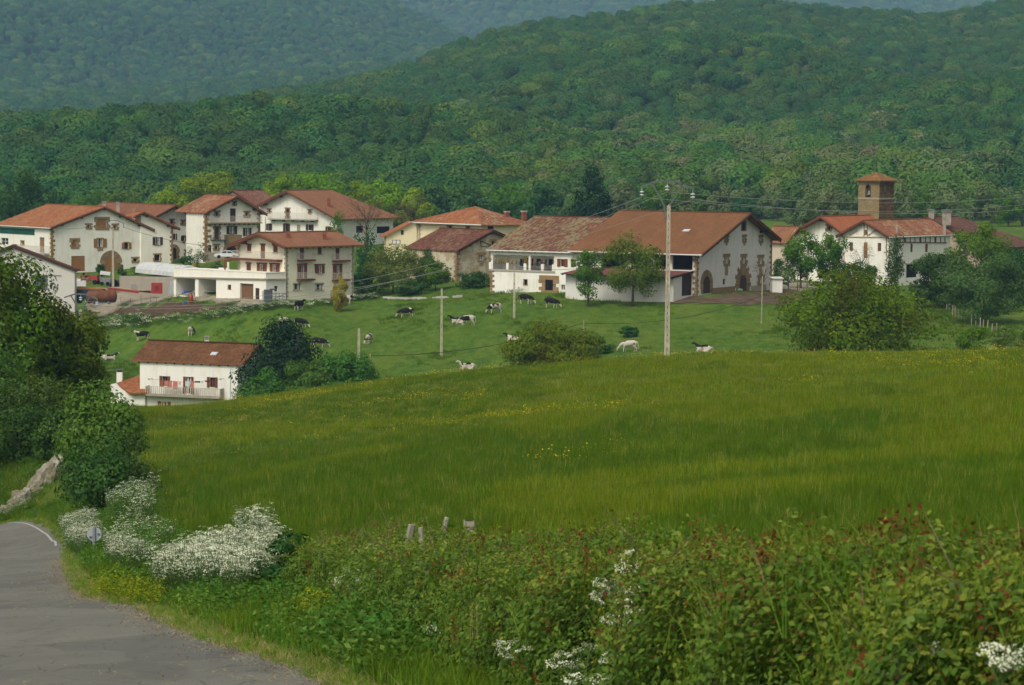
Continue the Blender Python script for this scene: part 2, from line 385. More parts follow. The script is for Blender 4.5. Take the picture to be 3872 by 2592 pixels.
drape('muddy_yard', [tuple(G(u, D)[:2]) for u, D in ((2460, 366), (2560, 360), (2800, 356), (3000, 360), (3070, 372), (3020, 392), (2915, 392), (2905, 381), (2655, 364), (2500, 370))], MUD, .07, .4)
drape('lane', [tuple(G(u, D)[:2]) for u, D in ((2930, 395), (3030, 389), (3090, 397), (3060, 440), (3000, 440))], GRAVEL, .06, .4)
# ---- road
RE = [(.55, 8), (-.6, 19), (-1.92, 25.8), (-3.6, 32.0), (-4.95, 37.6), (-6.2, 43.3), (-7.7, 48), (-8.9, 53.5), (-11.6, 68), (-15.1, 88), (-18.2, 105), (-21.2, 118), (-25.3, 128), (-31, 134.5), (-40, 138.5), (-60, 142)]
def poly_smooth(pts, n=60):
    out = []; q = [np.array(p, float) for p in pts]; q = [2 * q[0] - q[1]] + q + [2 * q[-1] - q[-2]]
    for i in range(1, len(q) - 2):
        for k in range(n):
            s = k / n; a, b, c, d = q[i - 1], q[i], q[i + 1], q[i + 2]
            out.append(.5 * (2 * b + (c - a) * s + (2 * a - 5 * b + 4 * c - d) * s * s + (3 * b - a - 3 * c + d) * s ** 3))
    out.append(q[-2]); return np.array(out)
RS = poly_smooth(RE); dr = np.gradient(RS, axis=0); dr /= np.linalg.norm(dr, axis=1)[:, None]; NL = np.stack([-dr[:, 1], dr[:, 0]], -1)
def strip(name, offs, lift, mat, sel=slice(None), jag=0.0):
    rs, nl = RS[sel], NL[sel]; V = []
    for j, o in enumerate(offs):
        oo = o + (jag * (vnoise(rs[:, 1], rs[:, 0], .9, 11) + .5 * vnoise(rs[:, 1], rs[:, 0], .25, 12) - .75) if j == 0 else 0)
        q = rs + nl * (oo[:, None] if hasattr(oo, 'shape') and getattr(oo, 'ndim', 0) else oo); V.append(np.concatenate([q, (ground_np(q[:, 0], q[:, 1]) + lift)[:, None]], 1))
    V = np.stack(V, 1); n, k = V.shape[:2]; I = np.arange(n * k).reshape(n, k)
    return tag(link(name, mesh_np(name, V.reshape(-1, 3), np.stack([I[:-1, :-1], I[1:, :-1], I[1:, 1:], I[:-1, 1:]], -1).reshape(-1, 4)[:, ::-1], mat, True)), kind='structure')
t = NT('asphalt', .9, .25); p = t.pos()
base = t.ramp(t.noise(p, .22, 5, .6), [(.3, (.098, .098, .080)), (.7, (.155, .153, .124))])
base = t.mix(t.ramp(t.noise(t.mapv(p, (1.6, .12, 1), rot=(0, 0, -.22)), 1.0, 4, .6), [(.52, 0.), (.70, .55)]), base, (.075, .073, .066))
base = t.mix(t.ramp(t.noise(p, 40, 2), [(.35, 0.), (.75, .35)]), base, (.26, .25, .20))
base = t.mix(t.ramp(t.noise(t.mapv(p, (.6, 3.2, 1), rot=(0, 0, .1)), 1.0, 5, .7), [(.66, 0.), (.72, .7)]), base, (.16, .115, .07))
vo = t.n('TexVoronoi', feature='DISTANCE_TO_EDGE'); t.l(t.mapv(t.mix(.12, p, t.n('TexNoise').outputs['Color']), (.45, .28, .45)), vo.inputs['Vector'])
base = t.mix(t.ramp(t.math('ADD', vo.outputs['Distance'], t.math('MULTIPLY', t.noise(p, 1.2, 4), .06)), [(.030, .75), (.045, 0.)]), base, (.045, .044, .040))
base = t.mix(t.ramp(t.noise(t.mapv(p, (.35, .10, 1)), 1.0, 2), [(.56, 0.), (.575, .38)]), base, (.075, .076, .068))
base = t.mix(t.ramp(t.noise(p, 9, 5, .7), [(.62, 0.), (.70, .6)]), base, (.21, .195, .15))
t.col(base); t.bump(t.noise(p, 45, 4, .7), .6, .012); ASPH = t.m
strip('road', [0.0, .5, 1.2, 2.0, 3., 4.2, 5.8], .035, ASPH, jag=.35)
SEL = slice(int(60 * 9.5), None)
strip('road_marking', [.26, .34], .045, plain('road_paint', (.36, .36, .33), .7, .3, .15, 3.), SEL)
# ---- hills
SKY_U = np.array([-600, 0, 120, 250, 380, 500, 600, 700, 800, 850, 950, 1050, 1150, 1250, 1330, 1400, 1480, 1550, 1700, 1800, 1900, 2000, 2100, 2150, 2200, 2342, 2700]) * 1.6533
SKY_V = np.array([325, 294, 280, 266, 250, 231, 219, 207, 187, 173, 145, 106, 72, 52, 42, 33, 23, 10, 10, 14, 22, 28, 33, 31, 20, 0, -30]) * 1.6533
def hill_near(x, y):
    u = 1936 + F * x / y; vs = np.interp(u, SKY_U, SKY_V) + 45 + (vnoise(u, u * 0, 90, 5) - .5) * 14; Ds = np.interp(u, [-800, 0, 3872, 4600], [1250, 1350, 2000, 2100])
    D0 = 700.; t = (y - D0) / (Ds - D0)
    tc = np.clip(t, 0, 1); z0 = ground_np(x * 700. / y, y * 0 + 700.) - .8; vb = HOR + (u - 1936) * sr_ + (CZ - z0) * F / 700.; v = vb + (vs - vb) * (tc ** .72)
    z = CZ - (v - HOR - (u - 1936) * sr_) / F * y
    sp = np.sin((x * .8 + y * .55) / 62. + 1.7 * vnoise(x, y, 260, 2)) * 6 + (vnoise(x, y, 120, 6) - .5) * 12
    sp = sp + np.sin((x * .9 - y * .35) / 33. + 2.5 * vnoise(x, y, 180, 15)) * 3.2
    z = z + 2.4 * sp * np.clip(tc * 2.2, 0, 1) * np.clip((.78 - tc) * 3, .0, 1)
    zr = CZ - (vs - HOR - (u - 1936) * sr_) / F * Ds
    return np.where(t > 1, zr - (y - Ds) * .22, z)
def sheet(name, fn, y0, y1, ny, mat, th=.42, nx=150):
    TH, Y = np.meshgrid(np.linspace(-th, th, nx), np.linspace(y0, y1, ny)); X = TH * Y; Z = fn(X, Y)
    I = np.arange(nx * ny).reshape(ny, nx); q = np.stack([I[:-1, :-1], I[:-1, 1:], I[1:, 1:], I[1:, :-1]], -1).reshape(-1, 4)
    return tag(link(name, mesh_np(name, np.stack([X, Y, Z], -1).reshape(-1, 3), q, mat, True)), kind='structure')
t = NT('hill_floor', .95, .1); p = t.pos(); t.col(t.mix(t.ramp(t.noise(p, .012, 4), [(.45, 0.), (.6, 1.)]), t.ramp(t.noise(p, .15, 4), [(.3, (.022, .035, .012)), (.7, (.045, .062, .020))]), t.ramp(t.noise(p, .2, 4), [(.3, (.05, .085, .02)), (.7, (.09, .13, .03))]))); HILLM = t.m
sheet('wooded_hill', hill_near, 700, 2400, 200, HILLM)
A_U = np.array([-900, 0, 500, 700, 830, 900, 960, 1010, 1060, 1200, 1500, 2400]) * 1.6533
A_V = np.array([-140, -75, -50, -25, 8, 30, 54, 80, 100, 150, 230, 300]) * 1.6533
def hill_far(x, y):
    u = 1936 + F * x / y; vs = np.interp(u, A_U, A_V); D0, Ds = 2350., 4000.; t = np.clip((y - D0) / (Ds - D0), 0, 1)
    v = 480 + (vs - 480) * t ** .9; z = CZ - (v - HOR - (u - 1936) * sr_) / F * y + (np.sin((x - y * .5) / 130. + 2 * vnoise(x, y, 500, 9)) * 22 + (vnoise(x, y, 260, 12) - .5) * 40) * np.clip(t * 3, 0, 1) * np.clip((1 - t) * 4, 0, 1)
    return np.where(y > Ds, CZ - (vs - HOR - (u - 1936) * sr_) / F * Ds - (y - Ds) * .2, z)
def hill_back(x, y):
    u = 1936 + F * x / y; t = np.clip((y - 3900) / 1900., 0, 1); vs = np.interp(u, [0, 1400, 2430, 3000, 3600, 4200], [-260, -180, -90, -30, -20, -40]); v = 520 + (vs - 520) * t
    return CZ - (v - HOR - (u - 1936) * sr_) / F * y + (vnoise(x, y, 400, 14) - .5) * 60 * np.clip((1 - t) * 4, 0, 1)
sheet('far_hill', hill_far, 2350, 4600, 90, HILLM)
sheet('back_hill', hill_back, 3900, 6200, 80, HILLM)
# ================================================================== buildings
ZU = Vector((0, 0, 1))
WHITE = wallmat('limewash_white', (.745, .74, .675), amt=.42)
WARMW = wallmat('limewash_cream_white', (.78, .76, .68), amt=.22)
GREYW = wallmat('limewash_grey', (.62, .615, .57), amt=.45)
CREAM = wallmat('render_cream', (.74, .70, .55), amt=.12)
YELLOWW = wallmat('render_yellow', (.70, .62, .42), amt=.3)
OLDW = wallmat('worn_render', (.50, .46, .34), amt=.6, stain=.55)
SHEDW = wallmat('shed_render', (.50, .49, .45), amt=.3)
CONCW = wallmat('concrete_wall', (.34, .31, .26), amt=.7)
STONE = None
def stonemat(name, a, b, c, mortar=.0):
    t = NT(name, .9, .15); g = t.n('NewGeometry'); p = g.outputs['Position']
    t.col(t.mix(.45, t.ramp(g.outputs['Random Per Island'], [(0., a), (.5, b), (1., c)]), t.ramp(t.noise(p, 2.5, 5, .6), [(.3, a), (.7, c)]))); t.bump(t.noise(p, 7, 4), .5, .04); MATS[name] = t.m; return t.m
STONE = stonemat('brown_sandstone', (.15, .095, .042), (.235, .155, .072), (.31, .22, .115))
STONEG = stonemat('grey_sandstone', (.24, .20, .14), (.33, .28, .20), (.40, .35, .27))
def ashlar(name, c1_, c2_, c3_, mort, bs=(1.0, .42)):
    t = NT(name, .9, .15); uv = t.uv(); b = t.n('TexBrick'); t.l(uv, b.inputs['Vector']); b.inputs['Scale'].default_value = 1.0
    b.inputs['Brick Width'].default_value = bs[0]; b.inputs['Row Height'].default_value = bs[1]; b.inputs['Mortar Size'].default_value = .02
    b.inputs['Color1'].default_value = c1_ + (1,); b.inputs['Color2'].default_value = c2_ + (1,); b.inputs['Mortar'].default_value = mort + (1,)
    n = t.noise(t.pos(), .9, 6, .65); c = t.mix(t.ramp(n, [(.42, 0.), (.66, .8)]), b.outputs['Color'], c3_)
    t.col(c); t.bump(t.math('ADD', b.outputs['Fac'], t.noise(t.pos(), 5, 3)), .4, .04); MATS[name] = t.m; return t.m
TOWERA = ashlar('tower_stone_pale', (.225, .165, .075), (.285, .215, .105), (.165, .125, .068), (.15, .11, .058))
TOWERB = ashlar('tower_stone_dark', (.085, .042, .016), (.19, .12, .05), (.065, .034, .014), (.20, .14, .07), (.62, .36))  # darker, smaller blocks for the right and rear faces
R_ORANGE = roofmat('roof_orange', ((.27, .088, .030), (.37, .130, .048), (.45, .195, .08)), (.36, .24, .13), .45)
R_MIX = roofmat('roof_orange_mossy', ((.21, .068, .032), (.30, .105, .05), (.39, .165, .085)), (.40, .33, .18), .62)
R_MOSS = roofmat('roof_lichen', ((.12, .045, .026), (.18, .066, .038), (.24, .10, .06)), (.26, .225, .115), .95)
R_OLD = roofmat('roof_dark_old', ((.095, .034, .022), (.155, .056, .034), (.23, .10, .06)), (.27, .18, .10), .55)
R_BROWN = roofmat('roof_brown', ((.215, .090, .042), (.25, .108, .052), (.28, .124, .060)))
R_BARN = roofmat('roof_barn_brown', ((.195, .086, .034), (.22, .100, .040), (.245, .114, .048)))
R_RED = roofmat('roof_red_new', ((.25, .110, .054), (.29, .132, .067), (.33, .155, .08)))
R_NEW = roofmat('roof_bright_orange', ((.36, .115, .045), (.40, .132, .052), (.43, .150, .062)))
R_WHITEH = roofmat('roof_brown_ribbed', ((.125, .054, .022), (.175, .076, .030), (.225, .098, .040)), (.13, .10, .05), .2, pitch=.30, wave=1.3)
R_STRIPE = roofmat('roof_striped_sheet', ((.15, .06, .035), (.20, .08, .05), (.27, .14, .09)), (.30, .21, .14), .35, pitch=.5)
R_TOWER = roofmat('roof_tower_lichen', ((.18, .085, .032), (.24, .115, .04), (.29, .16, .055)), (.38, .22, .04), .6)
R_GREYBR = roofmat('roof_grey_brown', ((.115, .052, .034), (.15, .066, .042), (.18, .085, .055)), (.2, .14, .08), .2)
R_SHEET = roofmat('roof_red_sheet', ((.17, .065, .055), (.19, .072, .06), (.21, .082, .07)), pitch=.4)
WOOD_O = plain('wood_ochre', (.26, .125, .035), .7, .3, .15, 3.); WOOD_B = plain('wood_redbrown', (.155, .052, .020), .6, .3, .2, 3.); WOOD_D = plain('wood_dark', (.050, .024, .015), .7, .3, .25, 3.)
TIMB = plain('timber_dark', (.048, .030, .020), .8, .2, .3, 2.); TIMB_B = plain('timber_redbrown', (.13, .042, .020), .7, .25, .2, 2.)
t = NT('window_glass', .15, .5); t.col(t.ramp(t.noise(t.pos(), 1.2, 2), [(.35, (.012, .014, .016)), (.65, (.05, .055, .06))])); GLASS = t.m
DARK = plain('dark_interior', (.014, .012, .010), .9, .1, .3, 1.5)  # near-black: the shade inside openings is put into this colour
METAL = plain('grey_metal', (.24, .25, .25), .5, .4, .12, 2., .3); GUTTER = plain('zinc_gutter', (.55, .56, .55), .5, .4, .06, 1.)
IRON = plain('wrought_iron', (.05, .05, .05), .6, .3, .2, 2.); RAILW = plain('pale_rail', (.46, .44, .38), .7, .3, .12, 2.); CURTAIN = plain('curtain_white', (.62, .62, .6), .9, .1, .08, 6.)
CHIM = plain('chimney_render', (.34, .30, .25), .9, .1, .2, 2.); BRICK = plain('chimney_brick', (.22, .075, .042), .9, .1, .2, 2.); CONC = plain('concrete', (.30, .285, .24), .9, .2, .22, 1.5)
CORR = plain('dark_steel', (.09, .10, .11), .6, .3, .12, 1.)
class Wall:
    def __init__(s, O, e, n, L): s.O, s.e, s.n, s.L = Vector(O), Vector(e).normalized(), Vector(n).normalized(), L
    def px(s, u, v):
        d = ray(u, v); o = Vector((0, 0, CZ)); tt = (s.O - o).dot(s.n) / d.dot(s.n); q = o + d * tt - s.O
        return q.dot(s.e), q.z
    def pt(s, a, h, d=0.0): return s.O + s.e * a + ZU * h + s.n * d
    def rect(s, cr, x0, y0, x1, y1):
        a = [s.px(*cr(x, y)) for x in (x0, x1) for y in (y0, y1)]
        return (a[0][0] + a[1][0]) / 2, (a[2][0] + a[3][0]) / 2, (a[1][1] + a[3][1]) / 2, (a[0][1] + a[2][1]) / 2      # s0,s1,h0,h1
SHUT = {'o': WOOD_O, 'b': WOOD_B, 'd': WOOD_D}
RECESS = .28
class House:
    """walls with true openings, pitched roof with overhangs, everything given by where it is seen in the photograph and how far away it stands"""
    def __init__(s, name, label, cat, D, a, u0, uR, uL, vb, cr, mat, gable='R', group=None, deep=5.0, root=None):
        s.cr = cr; X0, _ = cr(u0, vb); s.C = P(*cr(u0, vb), D); a = R(a)
        s.eR = Vector((math.cos(a), math.sin(a), 0)); s.eL = Vector((-math.sin(a), math.cos(a), 0))
        s.root = root or empty(name, s.C, label, cat, group); s.mat = mat; s.gable = gable
        s.WR = Wall(s.C, s.eR, -s.eL, 1); s.WL = Wall(s.C, s.eL, -s.eR, 1)
        s.WR.L = s.WR.px(*cr(uR, vb))[0]; s.WL.L = s.WL.px(*cr(uL, vb))[0]
        s.G, s.N = (s.WR, s.WL) if gable == 'R' else (s.WL, s.WR)
        s.holes = {'G': [], 'N': []}; s.deep = deep; s.wmb = MB(); s.openings = []
    def key(s, w): return 'G' if w is s.G else 'N'
    def roof(s, near, apex, far, og=.9, oe=.7, mat=None, t=.22, hip=0.0, hipn=0.0, gut=None, ridge_off=None, fascia=None, brackets=0, back=None):
        """roof edge pixels on the verge plane: near eave, apex, far eave"""
        G = s.G; V = Wall(G.O + G.n * og, G.e, G.n, G.L); q = [V.px(*s.cr(*p)) for p in (near, apex, far)]
        (s0, h0), (sa, ha), (s1, h1) = q; L = s.N.L; s.q = q
        f0 = lambda x: h0 + (ha - h0) * (x - s0) / (sa - s0); f1 = lambda x: h1 + (ha - h1) * (s1 - x) / (s1 - sa)
        s.prof = lambda x: (f0(x) if x <= sa else f1(x)) - t
        W = G.L; s.hE = s.prof(0)
        m = MB(); ex = s.N.e; z = ZU
        def pt(a, h, y): return G.O + G.e * a + z * h + ex * y
        def slab(pts, uvs, dn=t):
            lo = [p - z * dn for p in pts]; k = len(pts); m.add(pts, [tuple(range(k))], [uvs]); m.add(lo, [tuple(range(k))[::-1]])
            for i in range(k): j = (i + 1) % k; m.add([pts[i], pts[j], lo[j], lo[i]], [(3, 2, 1, 0)])
        yn, yf = -og, L + (og if back is None else back); ls = math.hypot(sa - s0, ha - h0); rs_ = math.hypot(s1 - sa, ha - h1)
        yrn, yrf = (yn + hipn if hipn else yn), (yf - hip if hip else yf)
        A0, A1 = pt(sa, ha, yrn), pt(sa, ha, yrf); N0, N1, F0, F1 = pt(s0, h0, yn), pt(s0, h0, yf), pt(s1, h1, yn), pt(s1, h1, yf)
        slab([N0, N1, A1, A0][::1], [(yn, ls), (yf, ls), (yrf, 0), (yrn, 0)]); slab([A0, A1, F1, F0], [(yrn + 50, 0), (yrf + 50, 0), (yf + 50, rs_), (yn + 50, rs_)])
        if hip: slab([A1, N1, F1], [(sa, 0), (s0, hip + 1), (s1, hip + 1)])
        if hipn: slab([A0, F0, N0], [(sa, 0), (s1, hipn + 1), (s0, hipn + 1)])
        # ridge and verge caps
        if not (hip and yrf <= yrn): m.tube([A0 + z * .03, A1 + z * .03], .14, 6)
        if not hipn: m.tube([N0 + z * .02, A0 + z * .02, F0 + z * .02], .10, 5)
        rf = m.build('roof', mat, s.root); s.roof_o = rf
        # timber rafters under the verge and purlin ends
        tm = fascia or TIMB
        def stick(nm, *q): b = MB(); b.beam(*q); b.build(nm, tm, s.root)
        if not hipn:
            for (a, h, a2, h2) in ((s0, h0, sa, ha), (sa, ha, s1, h1)): stick('verge_board', pt(a, h - t - .1, yn + .12), pt(a2, h2 - t - .1, yn + .12), .14, .2)
            for k in range(brackets):
                x = W * (k + .5) / brackets
                if k == brackets // 2: x = sa
                hh = s.prof(x) - .22; stick('purlin', pt(x, hh, yn + .15), pt(x, hh, .05), .3, .34)
        n_r = int(L / 1.1)
        for k in range(n_r + 1): y = k * L / max(n_r, 1); stick('rafter', pt(s0 + .08, h0 - t - .08, y), pt(.06, s.prof(0) - .08, y), .13, .15)
        if gut:
            g = MB(); g.tube([pt(s0 - .05, h0 - t + .06, yn + .1), pt(s0 - .05, h0 - t + .06, yf - .1)], .11, 6); g.build('gutter', GUTTER, s.root)
        # walls
        s.poly = [(0, -s.deep), (0, s.prof(0)), (min(max(sa, .01), W - .01), ha - t), (W, s.prof(W)), (W, -s.deep)]
        if hipn: s.poly = [(0, -s.deep), (0, s.prof(0)), (W, s.prof(0)), (W, -s.deep)]
        s.H0, s.H1 = s.prof(0), s.prof(W); s.hipped = bool(hip)
        return s
    def flat(s, vt, mat=None, para=.0):
        """flat-topped block: top row at the near corner"""
        h = s.WR.px(*s.cr(*vt))[1]; s.poly = [(0, -s.deep), (0, h), (s.G.L, h), (s.G.L, -s.deep)]; s.H0 = s.H1 = h; s.q = None; return s
    def finish(s):
        G, N = s.G, s.N; W, L = G.L, N.L; rec = RECESS; m = s.wmb; ex = N.e
        for w, poly in ((G, s.poly), (N, [(0, -s.deep), (0, s.H0), (L, s.H0), (L, -s.deep)])):
            hs = s.holes[s.key(w)]
            loops = [[w.pt(a, h) for a, h in poly]] + [[w.pt(*p) for p in ((r[0], r[2]), (r[1], r[2]), (r[1], r[3]), (r[0], r[3]))] for r in hs]
            m.tess(loops)
            for r in hs:
                c = [(r[0], r[2]), (r[1], r[2]), (r[1], r[3]), (r[0], r[3])]; dp = r[4]
                for i in range(4):
                    p, q = c[i], c[(i + 1) % 4]; m.quad(w.pt(*p), w.pt(*q), w.pt(*q, -dp), w.pt(*p, -dp))
                if r[5]: m.quad(*[w.pt(*p, -dp) for p in c])
        bk = [G.pt(a, h) + ex * L for a, h in s.poly if not (getattr(s, 'hipped', 0) and h > max(s.H0, s.H1) + .02)]; m.tess([bk])
        m.quad(G.pt(W, -s.deep), G.pt(W, s.H1), G.pt(W, s.H1) + ex * L, G.pt(W, -s.deep) + ex * L)
        if s.q is None: m.quad(*[G.pt(a, h) + ex * y for a, h, y in ((0, s.H0, 0), (W, s.H0, 0), (W, s.H0, L), (0, s.H0, L))])
        s.wall = m.build('wall', s.mat, s.root); return s
    # ---- openings and trim, each a part of the house
    def hole(s, w, r, dp=RECESS, back=False): s.holes[s.key(w)].append((max(r[0], .12), r[1], r[2], r[3], dp, back))
    def surround(s, w, r, par, m=.20, seed=0, mat=None, jag=.2, sill=0.0):
        b = MB(); rnd = random.Random(seed + int(r[0] * 100)); s0, s1, h0, h1 = r; d0, d1 = -.02, .05
        b.boxf(w.O, w.e, w.n, s0 - m - jag, s1 + m + jag, h1, h1 + m * 1.25, d0, d1)
        b.boxf(w.O, w.e, w.n, s0 - m - jag * rnd.uniform(0, 1), s1 + m + jag * rnd.uniform(0, 1), h0 - m * 1.1, h0, d0, d1 + .03)
        if sill: b.boxf(w.O, w.e, w.n, s0 - .02, s1 + .02, h0 - m * 1.1 - sill, h0 - m * 1.1, d0, d1)
        n = max(2, int((h1 - h0) / .42)); st = (h1 - h0) / n
        for k in range(n):
            j = jag if k % 2 == 0 else 0.0
            b.boxf(w.O, w.e, w.n, s0 - m - j * rnd.uniform(.7, 1.3), s0, h0 + k * st + .008, h0 + (k + 1) * st - .008, d0, d1); b.boxf(w.O, w.e, w.n, s1, s1 + m + j * rnd.uniform(.7, 1.3), h0 + k * st + .008, h0 + (k + 1) * st - .008, d0, d1)
        return b.build('stone_surround', mat or STONE, par)
    def win(s, w, x0, y0, x1, y1, sh=None, sur=None, cross=True, frame=WOOD_D, pane=None, lintel=None, sill=None, dp=RECESS, mat=None, msill=0.0, curt=False, shape=.5):
        r = list(w.rect(s.cr, x0, y0, x1, y1))
        if r[0] > r[1]: r[0], r[1] = r[1], r[0]
        full = list(r)
        if sh:
            k = (r[1] - r[0]) * (1 - shape) / 2; r[0] += k; r[1] -= k
        s.hole(w, r, dp); fr = MB(); f = .07; s0, s1, h0, h1 = max(r[0], .12), r[1], r[2], r[3]; d0, d1 = -dp + .02, -dp + .10
        for q in ((s0, s0 + f, h0, h1), (s1 - f, s1, h0, h1), (s0 + f, s1 - f, h0, h0 + f), (s0 + f, s1 - f, h1 - f, h1)): fr.boxf(w.O, w.e, w.n, *q, d0, d1)
        if cross:
            c = (s0 + s1) / 2; fr.boxf(w.O, w.e, w.n, c - .05, c + .05, h0 + f, h1 - f, d0, d1 + .01)
            if h1 - h0 > .9: fr.boxf(w.O, w.e, w.n, s0 + f, s1 - f, (h0 + h1) / 2 - .03, (h0 + h1) / 2 + .03, d0, d1 - .01)
        fo = fr.build('window', frame, s.root); pm = MB(); pm.quad(*[w.pt(*p, -dp + .015) for p in ((s0, h0), (s1, h0), (s1, h1), (s0, h1))]); pm.build('pane', pane or GLASS, fo)
        if curt:
            cm = MB(); ww = (s1 - s0) * .3
            cm.boxf(w.O, w.e, w.n, s0 + f, s0 + f + ww, h0 + f, h1 - f, -dp + .017, -dp + .022); cm.boxf(w.O, w.e, w.n, s1 - f - ww, s1 - f, h0 + f, h1 - f, -dp + .017, -dp + .022); cm.build('curtain', CURTAIN, fo)
        if sh:
            for (a, b) in ((full[0], s0 - .02), (s1 + .02, full[1])):
                sm = MB(); sm.boxf(w.O, w.e, w.n, a, b, h0 - .03, h1 + .03, .03, .09); k = 4
                for i in range(k): sm.boxf(w.O, w.e, w.n, a + .05, b - .05, h0 + (i + .15) * (h1 - h0) / k, h0 + (i + .85) * (h1 - h0) / k, .09, .105)
                sm.build('shutter', SHUT[sh], fo)
        if sur is not None: s.surround(w, (s0, s1, h0, h1), fo, sur, seed=int(x0), mat=mat, sill=msill, jag=sur * 1.0 if not sh else .05)
        if lintel or sill:
            lm = MB()
            if lintel: lm.boxf(w.O, w.e, w.n, full[0] - .1, full[1] + .1, h1 + .05, h1 + .22, -.02, .1); lm.build('lintel', lintel, fo)
            lm = MB()
            if sill: lm.boxf(w.O, w.e, w.n, s0 - .12, s1 + .12, h0 - .14, h0 - .03, -.02, .12); lm.build('sill', sill, fo)
        return fo
    def panel(s, w, x0, y0, x1, y1, name='door', mat=WOOD_O, sur=None, dp=.12, planks=5, lintel=None, smat=None, sill=None):
        """closed door or boarded opening"""
        r = list(w.rect(s.cr, x0, y0, x1, y1)); r = [min(r[0], r[1]), max(r[0], r[1]), r[2], r[3]]; s.hole(w, r, dp); m = MB(); s0, s1, h0, h1 = max(r[0], .12), r[1], r[2], r[3]; st = (s1 - s0) / planks
        for i in range(planks): m.boxf(w.O, w.e, w.n, s0 + i * st + .01, s0 + (i + 1) * st - .01, h0, h1, -dp - .03, -dp + .04 + (i % 2) * .012)
        o = m.build(name, mat, s.root)
        if sur is not None: s.surround(w, (s0, s1, h0, h1), o, sur, seed=int(x0), mat=smat, jag=sur)
        if lintel or sill:
            lm = MB(); 
            if lintel: lm.boxf(w.O, w.e, w.n, s0 - .12, s1 + .12, h1 + .02, h1 + .2, -.02, .1); lm.build('lintel', lintel, o)
            lm = MB()
            if sill: lm.boxf(w.O, w.e, w.n, s0 - .12, s1 + .12, h0 - .14, h0 - .02, -.02, .12); lm.build('sill', sill, o)
        return o
    def arch(s, w, xc, ytop, ybot, ri, ro, door=WOOD_O, mat=None, n=17, leaf=True, stilt=True, stepped=False):
        """round-headed doorway of wedge stones: centre x, top of the opening, threshold, inner and outer half widths (pixels)"""
        a0, _, h0, ht = w.rect(s.cr, xc, ytop, xc + 1, ybot); aL = w.px(*s.cr(xc - ri, ybot))[0]; aR = w.px(*s.cr(xc + ri, ybot))[0]; aO = w.px(*s.cr(xc + ro, ybot))[0]; aO0 = w.px(*s.cr(xc - ro, ybot))[0]
        c = (aL + aR) / 2; r1 = abs(aR - aL) / 2; r2 = abs(aO - aO0) / 2; hs = ht - r1; m = MB(); d0, d1 = -.02, .07
        for i in range(n):
            t0, t1 = math.pi * i / n, math.pi * (i + 1) / n; g = .012; ro_ = r2 * (1 + (.10 * ((i % 2) * 2 - 1) if stepped else 0)); vs = []
            for d in (d0, d1):
                for (rr, tt) in ((r1, t0 + g), (ro_, t0 + g), (ro_, t1 - g), (r1, t1 - g)): vs.append(w.pt(c + rr * math.cos(tt), hs + rr * math.sin(tt), d))
            m.add(vs, [(0, 1, 2, 3), (7, 6, 5, 4), (0, 4, 5, 1), (1, 5, 6, 2), (2, 6, 7, 3), (3, 7, 4, 0)])
        k = max(1, int((hs - h0) / .45)); st = (hs - h0) / k
        for i in range(k):
            for sg in (-1, 1):
                x = r2 * (1 if i % 2 else .86); a, b = sorted((c + sg * r1, c + sg * x)); m.boxf(w.O, w.e, w.n, a, b, h0 + i * st + .01, h0 + (i + 1) * st - .01, d0, d1)
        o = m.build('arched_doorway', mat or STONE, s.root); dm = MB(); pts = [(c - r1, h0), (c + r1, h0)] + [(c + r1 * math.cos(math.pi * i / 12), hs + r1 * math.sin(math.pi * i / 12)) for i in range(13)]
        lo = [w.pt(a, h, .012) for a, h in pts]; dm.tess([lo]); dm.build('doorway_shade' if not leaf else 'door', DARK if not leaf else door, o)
        if leaf:
            bm_ = MB()
            for i in range(5):
                x = c - r1 + 2 * r1 * (i + .5) / 5; hh = hs + math.sqrt(max(r1 * r1 - (x - c) ** 2, 0)) * .93; bm_.boxf(w.O, w.e, w.n, x - r1 / 5 + .02, x + r1 / 5 - .02, h0, hh, .014, .035)
            bm_.build('door_boards', door, o)
        return o
    def quoins(s, w, at, h0=None, h1=None, mat=None, wd=(.32, .62), hh=.40, both=None):
        m = MB(); h0 = -1.0 if h0 is None else h0; h1 = (s.prof(min(max(at, .1), w.L - .1)) if w is s.G else s.H0) if h1 is None else h1; k = 0; h = h0; rnd = random.Random(int(at * 37) + 5)
        while h < h1 - .1:
            L = wd[k % 2] * rnd.uniform(.8, 1.2); t = min(hh * rnd.uniform(.85, 1.15), h1 - h)
            if at < w.L / 2: m.boxf(w.O, w.e, w.n, at - .055, at + L, h + .01, h + t - .01, -.05, .055)
            else: m.boxf(w.O, w.e, w.n, at - L, at + .055, h + .01, h + t - .01, -.05, .055)
            if both is not None:
                L2 = wd[(k + 1) % 2] * rnd.uniform(.8, 1.2); m.boxf(both.O, both.e, both.n, -.03, L2, h + .01, h + t - .01, -.05, .055)
            h += t; k += 1
        m.build('quoins', mat or STONE, s.root)
    def balcony(s, w, x0, y0, x1, y1, proj=.9, slab=TIMB, rail=IRON, hr=.95, br=0, bars=.16, thick=.2, bmat=None, barw=.028):
        """platform seen between x0..x1, its top at y1; railing up to y0"""
        a0, a1, hb, ht = w.rect(s.cr, x0, y0, x1, y1); a0, a1 = min(a0, a1), max(a0, a1); m = MB(); m.boxf(w.O, w.e, w.n, a0, a1, hb - thick, hb, .02, proj)
        o = m.build('balcony', slab, s.root); r = MB(); top = ht
        for (p, q) in (((a0, .05), (a0, proj - .05)), ((a0, proj - .05), (a1, proj - .05)), ((a1, proj - .05), (a1, .05))):
            for h in (top, hb + .08): r.beam(w.pt(p[0], h, p[1]), w.pt(q[0], h, q[1]), .05, .04)
        n = int((a1 - a0) / bars)
